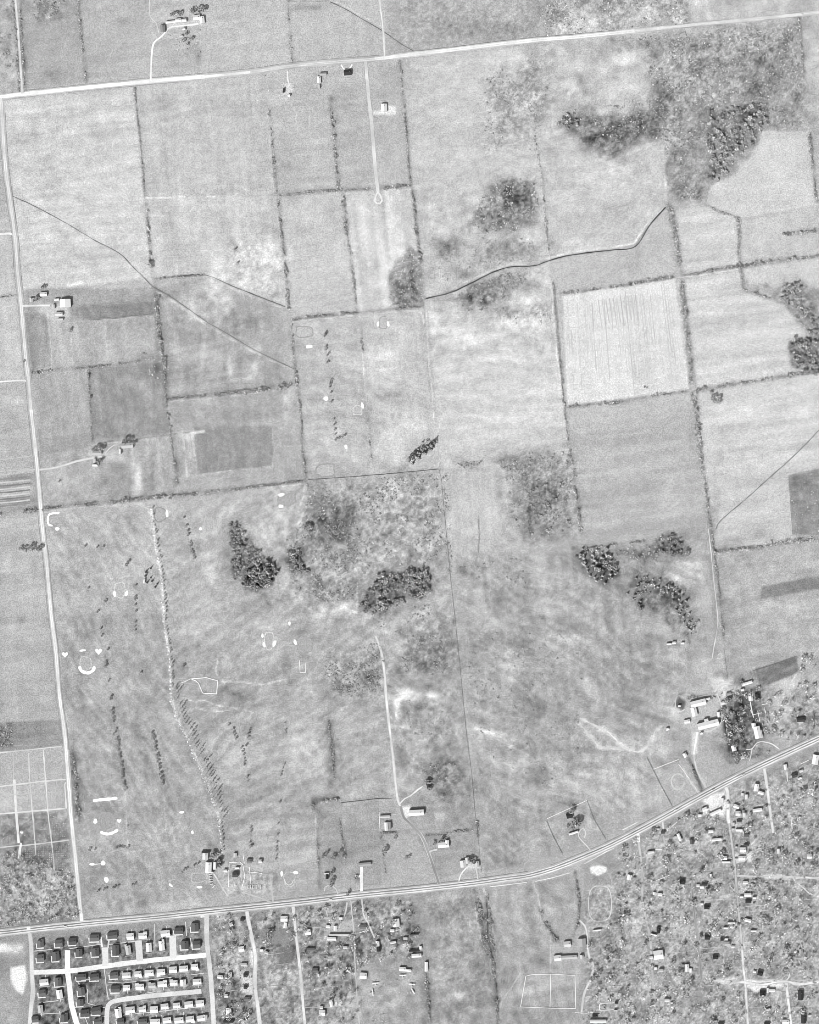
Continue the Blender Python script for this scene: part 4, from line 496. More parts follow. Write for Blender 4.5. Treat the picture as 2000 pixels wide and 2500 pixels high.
for pts, w, t in [([(1040,729),(1101,714),(1145,694),(1203,665),(1246,652),(1304,649),(1333,639),(1377,626),(1435,617),(1500,610),(1552,601),(1587,549),(1625,506)], 1.2, .34), ([(28,478),(78,500),(159,543),(232,587),(290,617),(325,651),(374,700)], .8, .48), ([(374,700),(420,726),(498,781),(517,793),(558,816),(616,851),(674,880),(720,901)], .7, .50), ([(435,675),(500,671),(572,700),(630,723),(697,749)], .9, .45), ([(806,4),(840,20),(880,44),(932,74),(975,104),(1010,125)], .9, .46), ([(2010,1040),(1935,1116),(1877,1168),(1819,1220),(1761,1270),(1748,1292)], 1.0, .56), ([(752,1171),(848,1165),(1000,1152),(1071,1145)], .7, .45), ([(1084,1180),(1090,1304),(1101,1420),(1122,1616),(1139,1790),(1152,1891),(1165,2023)], .45, .64)]:
    ribbon('drain', pts, [(-w, w, t-.06)], .05, .8, .14)
# nursery paths
for pts, w, t in [([(-20,1840),(0,1838),(151,1822)],2.6,.86), ([(-20,1922),(0,1920),(154,1903),(158,1915),(162,1974)],3.2,.88), ([(-20,1989),(0,1987),(158,1974)],3.2,.88), ([(-20,2073),(20,2067),(80,2062),(168,2051)],2.8,.80), ([(58,2136),(110,2130),(177,2126)],2.2,.74), ([(35,1903),(38,1960),(41,2000),(46,2058)],6.0,.91), ([(106,1830),(112,1910),(119,2000),(127,2060),(133,2125)],2.8,.86), ([(70,1839),(73,1906),(81,2000),(88,2087)],2.8,.83), ([(32,1840),(34,1903)],1.6,.78), ([(-10,1943),(60,1938),(150,1933)],1.5,.76), ([(168,1830),(172,1890),(176,1960),(180,2060)],2.2,.78)]:
    lane('nursery_path', pts, w, t, z=.08, wear=.10)
for pts in ([(52,2058),(48,2080),(46,2095)], [(50,2030),(56,2034)]): lane('sand_heap', pts, 6, .93, z=.1, jit=2)
# estate streets
lane('street', [(80,2374),(162,2371),(255,2359),(348,2347),(500,2332),(512,2330)], 12.0, .965, z=.10, wear=.09); lane('street', [(165,2320),(165,2371),(170,2406),(174,2449),(182,2480),(192,2512),(200,2540)], 13.0, .985, z=.13, wear=.07)
lane('street', [(257,2313),(258,2358)], 15, .90, z=.13, wear=.07); lane('street', [(338,2296),(342,2346)], 16, .88, z=.13, wear=.07); lane('street', [(422,2284),(423,2338)], 16.5, .89, z=.13, wear=.07); lane('street', [(261,2540),(261,2500),(262,2464),(270,2449),(290,2442),(362,2432),(492,2420)], 11.5, .895, z=.10, wear=.09)
lane('street', [(70,2268),(76,2304),(78,2374),(81,2420),(76,2460),(70,2540)], 8.5, .86, .74, z=.09); lane('street', [(505,2226),(505,2290),(510,2340),(514,2377),(518,2430),(524,2540)], 11, .86, z=.16); lane('street', [(603,2224),(606,2245),(612,2275),(623,2333),(623,2406),(630,2460),(639,2540)], 7.5, .88, .75, z=.09); lane('street', [(716,2212),(722,2275),(732,2362),(740,2450),(748,2540)], 5.6, .85, .70, z=.09); lane('street', [(715,2206),(717,2228)], 7, .95, z=.12)
lane('footpath', [(255,2366),(260,2410),(265,2440)], 2.2, .84, z=.09); lane('drive', [(247,2287),(250,2312)], 4, .92, z=.12); lane('drive', [(266,2296),(264,2314)], 4, .88, z=.12); lane('drive', [(425,2280),(428,2290)], 4, .88, z=.12)
lane('street_mouth', [(200,2249),(199,2238),(198,2230)], 8, .96, z=.2); lane('street_mouth', [(70,2262),(70,2272)], 9, .95, z=.2); lane('street_mouth', [(494,2232),(495,2240)], 10, .95, z=.2)
# village streets
lane('street', [(1772,1922),(1777,1940),(1778,1999),(1780,2010)], 6.4, .93, .80, z=.09); lane('street', [(1780,2010),(1787,2058),(1794,2116),(1799,2174),(1806,2246),(1812,2319)], 4.4, .76, .60, z=.09); lane('street', [(1812,2319),(1816,2370),(1820,2406),(1826,2500),(1829,2550)], 4.6, .90, .68, z=.09)
lane('street', [(1866,1876),(1872,1915),(1877,1952),(1883,2000),(1888,2034)], 5.0, .90, .76, z=.09); lane('street', [(1888,2034),(1887,2060),(1885,2080)], 3, .60, z=.09); lane('street', [(1765,2124),(1740,2127),(1709,2130),(1695,2138),(1690,2162),(1694,2217),(1703,2290),(1709,2348),(1713,2391)], 3.6, .56, .66, z=.09)
lane('street', [(1557,2032),(1559,2056)], 7.0, .97, .84, z=.10); lane('street', [(1559,2056),(1567,2116),(1570,2203),(1587,2290),(1593,2377),(1601,2464),(1606,2540)], 4.2, .74, .66, z=.09); lane('street', [(1741,2393),(1778,2396),(1819,2399),(1862,2403),(1917,2396),(1952,2403),(2000,2397),(2050,2394)], 4.5, .90, .76, z=.105, jit=2.2, wear=.2); lane('street', [(1920,2398),(1924,2440),(1932,2500),(1937,2550)], 5.0, .95, .74, z=.095); lane('path', [(1917,2396),(1926,2386),(1928,2372)], 3, .82, z=.09)
lane('street', [(1794,2138),(1850,2140),(1906,2141),(1961,2143),(2040,2146)], 2.4, .86, .74, z=.09, jit=1.6, wear=.22); lane('path', [(1946,2156),(1962,2168),(1981,2186)], 2.6, .80, z=.09); lane('path', [(1618,2004),(1620,2030)], 3.2, .88, z=.09); lane('path', [(1660,2000),(1640,2018),(1628,2026)], 2.0, .80, z=.08); lane('path', [(1921,1884),(1923,1908)], 2.4, .85, z=.08)
lane('path', [(1931,1990),(1934,2024)], 2.6, .90, z=.08); lane('path', [(1620,2040),(1625,2080)], 3, .74, z=.08)
for pts in ([(1197,2165),(1240,2160),(1287,2154)], [(1307,2152),(1348,2143),(1391,2131)], [(1425,2110),(1470,2085),(1500,2070)], [(1520,2026),(1556,2008)]): lane('gravel_strip', pts, 1.8, .93, z=.08)
o = lane('oval_track', [(1465+28*math.copysign(abs(math.cos(a))**.6, math.cos(a)), 2206+43*math.copysign(abs(math.sin(a))**.8, math.sin(a))) for a in np.linspace(0, 2*math.pi, 41)], 1.8, .82, z=.08, sm=False)
o = lane('riding_ring', [(1655+16*math.cos(a), 1908+19*math.sin(a)) for a in np.linspace(0, 2*math.pi*.9, 31)], 3.5, .77, z=.07, sm=False)
fr = np.random.default_rng(5)
for i in range(46):                       # drilled rows of the pale field
    t = (i+.5)/46; x0_, x1_ = 1376+t*270, 1388+t*292; y0_, y1_ = 722-t*40, 990-t*36
    a = fr.uniform(0, .12) if fr.random() < .6 else fr.uniform(0, .5); e = fr.uniform(.55, 1.0); tn = fr.choice((.84, .86, .92, .94, .95))
    P0 = (x0_+(x1_-x0_)*a, y0_+(y1_-y0_)*a); P1 = (x0_+(x1_-x0_)*e, y0_+(y1_-y0_)*e)
    w = fr.uniform(.5, 1.3); ribbon('furrow', [P0, ((P0[0]+P1[0])/2, (P0[1]+P1[1])/2), P1], [(-w, w, tn-.07)], .05, .5, .10)
for i in range(11):
    x = 1461+i*9.0; y = 732-i*1.3; ribbon('furrow', [(x, y), (x+9, y+72-(i % 3)*6)], [(-1.2, 1.2, .745)], .06, .4, .08)
for i in range(9): ribbon('furrow', [(-20, 1172+i*8.2), (30, 1168+i*8.2), (74, 1163+i*8.2)], [(-1.6, 1.6, .80 if i % 2 else .52)], .05, .6, .1)
# ------------------------------------------------------------------ golf greens and bunkers
def pad(name, pts, z, tone, mat, loc=None):
    P = np.asarray(pts, float); c = P.mean(0) if loc is None else np.asarray(loc, float)
    V = [((c[0]*0)*S, 0, z+0.12)]; V = [(0, 0, z+.02)]
    for q, zz in ((.80, z), (1.06, z-.0)): V += [((p[0]-c[0])*q*S, -(p[1]-c[1])*q*S, zz if q < 1 else z) for p in P]
    n = len(P); F = [(0, 1+(i+1) % n, 1+i) for i in range(n)]+[(1+i, 1+(i+1) % n, 1+n+(i+1) % n, 1+n+i) for i in range(n)]
    return obj(name, mesh(name, V, F, (alb(tone+.06) if tone < .85 else alb(np.array([tone]*(n+1)+([tone-.2]*n if mat is M_SAND else [tone]*n)))), mat), loc=W(c[0], c[1]))
def oval(cx, cy, rx, ry, ang=0, n=20, pw=1.0):
    a0 = math.radians(ang); out = []
    for i in range(n):
        t = 2*math.pi*i/n; u = rx*math.copysign(abs(math.cos(t))**pw, math.cos(t)); v = ry*math.copysign(abs(math.sin(t))**pw, math.sin(t))
        w = 1+.06*math.sin(3*t+cx)+.04*math.sin(5*t+cy)
        out.append((cx+(u*math.cos(a0)+v*math.sin(a0))*w, cy+(-u*math.sin(a0)+v*math.cos(a0))*w))
    return out
GREENS = [ # cx cy rx ry ang tone, ring tone, ring width, squareness
 (743,810,18,11,0,.735,.58,2.2,.5),(873,1002,9,9,0,.72,.86,2.0,.6),(796,1148,19,13,4,.72,.58,3.2,.6),(701,1219,20,12,8,.66,.58,2.0,.8),(510,1281,10,16,0,.71,.79,1.4,.5),(391,1256,12,15,0,.68,.54,2.0,.8),(132,1269,12,9,0,.69,.61,1.6,.7),
 (293,1440,11,17,0,.71,.88,1.6,.8),(209,1620,12,15,0,.68,.89,1.6,.7),(259,2004,19,20,0,.63,.59,1.5,.8),(477,2017,12,11,0,.64,.64,1,.9),(485,2047,9,14,-12,.64,.60,1.5,.9),(485,2143,16,10,4,.64,.72,1.4,.7),(657,1564,9,19,0,.69,.88,1.6,.7),
 (743,1574,18,19,10,.65,.56,1.4,.7),(707,2146,12,16,0,.65,.84,1.2,.8),(936,788,8,13,0,.73,.58,1.4,.6),(435,2160,18,8,-20,.62,.66,1.2,.8)]
for (cx, cy, rx, ry, an, t, rt, rw, pw) in GREENS:
    rt = rt-.04 if rt > .75 else rt+.04; rw += .3
    struct(pad('golf_green', oval(cx, cy, rx+rw, ry+rw, an, 24, pw), .07, rt, M_GROUND)); struct(pad('golf_green', oval(cx, cy, rx, ry, an, 24, pw), .12, t, M_GROUND))
def bunker(label, pts): tag(pad('sand_bunker', pts, .16, 1.08, M_SAND), label, 'sand bunker', 'white sand bunkers of the golf course')
def heart(cx, cy, r, fl=1): return [(cx+r*.95*fl*math.sin(t)**3, cy-r*(.78*math.cos(t)-.32*math.cos(2*t)-.12*math.cos(3*t)-.05*math.cos(4*t))) for t in np.linspace(0, 2*math.pi, 25)[:-1]]
def bband(label, pts, w):
    P = smooth(pts, 3); d = np.gradient(P, axis=0); d /= np.hypot(d[:, 0], d[:, 1])[:, None]; n = np.stack([-d[:, 1], d[:, 0]], 1)
    u = np.linspace(0, 1, len(P)); ww = (w/2*np.clip(np.minimum(u, 1-u)*9+.45, 0, 1)*(1+.12*np.sin(u*23)))[:, None]
    c = P.mean(0); V = []; F = []
    for i in range(len(P)):
        for s in (-1, 1):
            q = P[i]+n[i]*ww[i]*s; V.append(((q[0]-c[0])*S, -(q[1]-c[1])*S, .16))
    for i in range(len(P)-1): F.append((2*i, 2*i+1, 2*i+3, 2*i+2))
    tag(obj('sand_bunker', mesh('sand_bunker', V, F, alb(1.08), M_SAND), loc=W(c[0], c[1])), label, 'sand bunker', 'white sand bunkers of the golf course')
for lab, pts in [
 ('west one of two slim sand bunkers flanking the northernmost narrow green', oval(923,791,3.2,6.5,-8)), ('east one of two slim sand bunkers flanking the northernmost narrow green', oval(948,791,3.2,7,10)),
 ('small oblong white sand bunker south of the trapezoid green', oval(755,846,8,4,6,20,.45)), ('round white sand bunker beside the column of dark fairway trees', oval(796,973,6.2,5.6)), ('slim upright sand bunker east of the square green with pale rim', oval(885,990,3.6,8,12)),
 ('lone small oval sand bunker north of the rounded rectangular green', oval(845,1091,3.8,6,14)), ('upper of two sand bunkers west of the oval green below the hedge', oval(687,1208,8,4.2,12)), ('lower of two sand bunkers west of the oval green below the hedge', oval(686,1236,6,4,0,20,.6)),
 ('round sand bunker under the C-shaped bunker near the west road', oval(140,1291,5.4,4.6)), ('tall slim sand bunker east of the pear-shaped green by the avenue', oval(408,1254,3.6,9.5,4)), ('tiny round sand bunker left of the square-ended green and plantation', oval(490,1291,3.8,4.2)),
 ('west one of two sand bunkers at the mouth of the horseshoe green', oval(280,1450,4,7.5,8)), ('east one of two sand bunkers at the mouth of the horseshoe green', oval(309,1449,4,7.5,-22)), ('west heart-shaped sand bunker close to the road edge', heart(159,1598,8)), ('east heart-shaped sand bunker beside the first tree column', heart(241,1590,9)),
 ('short bar-shaped sand bunker between the two heart-shaped bunkers', oval(202,1588,8.5,2.6,8)), ('small oval sand bunker at the foot of the west tree rows, south-east', oval(444,1983,6.2,3.2,5)), ('west upper sand bunker of the big round green near the road', oval(233,2005,4.8,6.4,-10)), ('east upper heart-like sand bunker of the big round green', heart(291,2004,6)),
 ('oblong sand bunker joined by a thin path to a round one', oval(225,2110,7,3.2,0)), ('round sand bunker at the end of a thin sand path', oval(252,2107,5.4,6)), ('kidney-shaped sand bunker standing alone near the south-west corner', oval(260,2148,5.5,7.2,14)), ('small sand bunker tucked west of the keyhole green', oval(470,2032,3.2,4.6,10)),
 ('slanted sand bunker on the west of the flat green by the highway', oval(417,2161,6,2.8,-40)), ('oblong sand bunker just north of the highway below a green', oval(487,2166,7.2,3)), ('upper left small sand bunker of the tall bullet-shaped green', oval(641,1552,3,5.4)), ('lower left slanted sand bunker of the tall bullet-shaped green', oval(645,1574,3.6,6.6,14)),
 ('lower right slanted sand bunker of the tall bullet-shaped green', oval(670,1571,4.2,8.5,-22)), ('single sand bunker west of the pentagonal green', oval(721,1568,3.8,7,18)), ('upright sand bunker west of the U-shaped green by the highway', oval(688,2133,3.2,7)), ('oblong sand bunker east of the U-shaped green by the highway', oval(722,2130,6.4,4,-8)), ('small bare sand pit in the rough north-east of the bullet-shaped green', oval(707,1522,3,5))]: bunker(lab, pts)
bband('white C-shaped sand bunker wrapped round a green by the west road', [(146,1252),(130,1253),(120,1257),(117,1266),(117,1275),(120,1281),(129,1284)], 4.6)
bband('broad crescent sand bunker under the rounded green between two hearts', [(194,1626),(197,1635),(203,1640),(213,1643),(223,1640),(229,1634),(231,1626)], 7.5)
bband('long straight white sand bunker across the west fairway', [(227,1955),(250,1952),(270,1950.5),(287,1948.5)], 7.5)
bband('wide smiling sand bunker under the big round green', [(245,2031),(252,2034),(261,2036),(270,2035),(280,2031),(289,2025)], 7.0)
ribbon('path', [(232,2110),(247,2109)], [(-.8,.8,.93)], .1); ribbon('path', [(695,2146),(698,2156),(705,2161),(712,2158),(717,2148)], [(-.8,.8,.88)], .2)

# ------------------------------------------------------------------ buildings
BLD = []
def box(x0, x1, y0, y1, z0, z1):
    V = [(x0,y0,z0),(x1,y0,z0),(x1,y1,z0),(x0,y1,z0),(x0,y0,z1),(x1,y0,z1),(x1,y1,z1),(x0,y1,z1)]
    return V, [(0,3,2,1),(4,5,6,7),(0,1,5,4),(1,2,6,5),(2,3,7,6),(3,0,4,7)]
def gable_meshes(w, d, h, rise, roof_t, wall_t, over=.45, flip=False):
    """w, d in metres; the ridge runs along x (along y with flip)"""
    if flip: w, d = d, w
    a, b = w/2, d/2
    wv = [(-a,-b,-.3),(a,-b,-.3),(a,b,-.3),(-a,b,-.3),(-a,-b,h),(a,-b,h),(a,b,h),(-a,b,h),(-a,0,h+rise*.98-.1),(a,0,h+rise*.98-.1)]
    wf = [(0,1,5,4),(2,3,7,6),(1,2,6,9,5),(3,0,4,8,7)]
    A, Bq = a+over, b+over; k = rise/b; lo = h-over*k; th = .22
    rv = []
    for dz in (0.0, th): rv += [(-A,-Bq,lo+dz),(A,-Bq,lo+dz),(A,0,h+rise+dz),(-A,0,h+rise+dz),(A,Bq,lo+dz),(-A,Bq,lo+dz)]
    rf = [(6,7,8,9),(9,8,10,11),(1,0,3,2),(2,3,5,4),(0,1,7,6),(4,5,11,10),(1,2,8,7),(2,4,10,8),(3,0,6,9),(5,3,9,11)]
    if flip:
        wv = [(-y, x, z) for x, y, z in wv]; rv = [(-y, x, z) for x, y, z in rv]
    return mesh('wall', wv, wf, alb(wall_t), M_WALL), mesh('roof', rv, rf, alb(roof_t), M_ROOF)
def house(name, label, cat, px, py, w, d, ang=0.0, tone=.95, h=3.0, rise=None, wings=(), chimney=True, group=None, flip=None, wall=.7):
    root = obj(name, None, loc=W(px, py), rz=math.radians(ang)); root.empty_display_size = 2
    tag(root, label, cat, group)
    def block(cx, cy, bw, bd, hh, tn, fl):
        wm, dm = bw*S-.6, bd*S-.6; wm, dm = max(wm, 1.6), max(dm, 1.6)
        f = (dm > wm) if fl is None else fl
        rs = rise if rise is not None else min(wm, dm)*.5*.30
        mw, mr = gable_meshes(wm, dm, hh, rs, tn, wall, .3, f)
        obj('wall', mw, root, (cx*S, -cy*S, 0)); return obj('roof', mr, root, (cx*S, -cy*S, 0)), rs, wm, dm, f
    r, rs, wm, dm, f = block(0, 0, w, d, h, tone, flip)
    if chimney and min(wm, dm) > 5:
        cv, cf = box(-.4, .4, -.4, .4, h+rs*.3, h+rs+1.1); off = (wm*.28, dm*.08) if not f else (dm*.08*0+wm*.08, dm*.28)
        obj('chimney', mesh('chimney', cv, cf, alb(.5), M_WALL), r, (off[0], off[1], 0))
    for (cx, cy, bw, bd, hh, tn) in wings: block(cx, cy, bw, bd, hh, tn, None)
    if group != 'garden sheds of the village': BLD.append((px, py, label))
    return root
D, G_, L_, N_ = .48, .60, .84, .985
def tonew(t): return 'dark-roofed' if t < .5 else 'grey-roofed' if t < .75 else 'pale-roofed' if t < .92 else 'white-roofed'
# the housing estate: rows west to east, (x, y, w, d, tone) read off the map
def bl(r): return [(x/3.45, 2000+y/3.45, w/3.45, d/3.45, t) for x, y, w, d, t in r]
EST = [
 ('northernmost estate row', bl([(345,1045,55,55,D),(500,1040,62,58,D),(615,1025,66,56,D),(800,995,76,56,D),(950,975,76,56,D),(1100,985,60,58,N_),(1205,978,75,52,N_),(1395,958,75,50,N_),(1510,935,76,52,D),(1645,905,60,66,D)])),
 ('second estate row', bl([(345,1165,58,62,D),(475,1150,60,80,D),(670,1120,56,66,D),(808,1115,62,70,D),(978,1100,56,86,D),(1083,1098,50,82,L_),(1257,1075,50,75,N_),(1365,1062,50,75,N_),(1560,1055,62,66,D),(1660,1050,58,60,D)])),
 ('third estate row', bl([(375,1370,75,58,N_),(495,1365,52,70,D),(690,1325,78,52,D),(800,1325,74,52,D),(965,1310,66,52,D),(1068,1312,75,50,N_),(1165,1300,60,48,N_),(1260,1292,72,50,N_),(1360,1285,75,50,N_),(1460,1265,70,55,N_),(1550,1255,72,50,N_),(1643,1240,62,50,N_)])),
 ('fourth estate row', bl([(360,1460,56,60,D),(505,1470,48,72,N_),(690,1445,52,70,D),(975,1425,74,58,D),(1070,1415,58,46,N_),(1180,1408,70,48,N_),(1283,1397,65,46,L_),(1370,1385,80,48,N_),(1467,1375,68,48,N_),(1545,1372,48,55,N_),(1663,1365,75,48,N_)])),
 ('fifth estate row', bl([(345,1595,44,70,L_),(680,1540,54,54,D),(545,1670,66,66,D),(720,1630,74,60,D),(815,1610,76,60,D),(1000,1630,52,74,N_),(1100,1603,75,55,N_),(1202,1598,60,50,N_),(1300,1600,66,60,N_),(1390,1573,70,50,N_),(1490,1565,65,48,N_),(1593,1555,75,50,N_),(1688,1547,70,50,N_)])),
 ('southernmost estate row', bl([(300,1680,54,50,D),(830,1700,60,50,D),(1020,1700,56,48,D),(1205,1700,70,48,D),(1310,1703,80,50,N_),(1410,1690,75,48,N_),(1510,1690,75,48,N_),(1603,1680,65,48,N_),(1697,1672,66,50,N_)])),
]
random.seed(3)
for pts in [[(82,2322),(128,2318)],[(170,2316),(248,2305)],[(265,2306),(330,2298)],[(300,2393),(322,2390)],[(265,2398),(300,2400),(420,2386)],[(330,2475),(400,2468),(450,2462),(500,2456)],[(395,2478),(396,2500)],[(448,2470),(449,2490)],[(300,2385),(298,2370)],[(355,2425),(380,2421)],[(466,2380),(498,2376)],[(105,2447),(143,2443)],[(95,2476),(150,2473)],[(145,2468),(152,2500)],[(195,2472),(208,2484),(214,2500)],[(213,2450),(214,2415)],[(215,2450),(256,2460)],[(453,2250),(456,2285)],[(377,2255),(379,2310)],[(465,2290),(470,2320)],[(188,2395),(196,2405)],[(128,2410),(158,2408)],[(180,2460),(200,2457)],[(236,2480),(256,2482)],[(185,2390),(215,2392),(245,2388)]]:
    ribbon('garden_path', pts, [(-.9,.9,.88)], .08, .3, .1, sm=False)
for row, hs in EST:
    hs = sorted(hs)
    for i, (x, y, w, d, t) in enumerate(hs):
        w *= random.uniform(.92, 1.06); d *= random.uniform(.92, 1.06)
        wing = ((w*.32*random.choice((-1, 1)), d*.42*random.choice((-1, 1)), w*.45, d*.5, 2.7, t),) if random.random() < .45 else ()
        house('bungalow', '%s bungalow, %s from west in the %s' % (tonew(t), ordinal(i), row), 'house', x, y, w, d, 5+random.uniform(-4, 4), t*random.uniform(.8, 1.0) if t < .5 else t*random.uniform(.93, 1.02), 2.9, None, wing, group='houses of the estate', wall=.75)
        if t < .5:                         # paved yard strips along the dark bungalows
            ribbon('footpath', [(x-w*.5-3.5, y+d*.05), (x-w*.5-2.5, y+d*.5+4.5), (x+w*.45, y+d*.5+3.5)], [(-1.4,1.4,.95)], .09, .2, .03, sm=False)
        else:
            ribbon('footpath', [(x+w*.1, y+d*.5), (x+w*.12, y+d*.5+9)] if 'fifth' in row or 'fourth' in row else [(x+w*.1, y-d*.5), (x+w*.1, y-d*.5-9)], [(-.9,.9,.84)], .09, .2, .03)
            ribbon('footpath', [(x-w*.62, y+d*.75), (x+w*.62, y+d*.68)], [(-.5,.5,.80)], .085, .2, .03, sm=False)
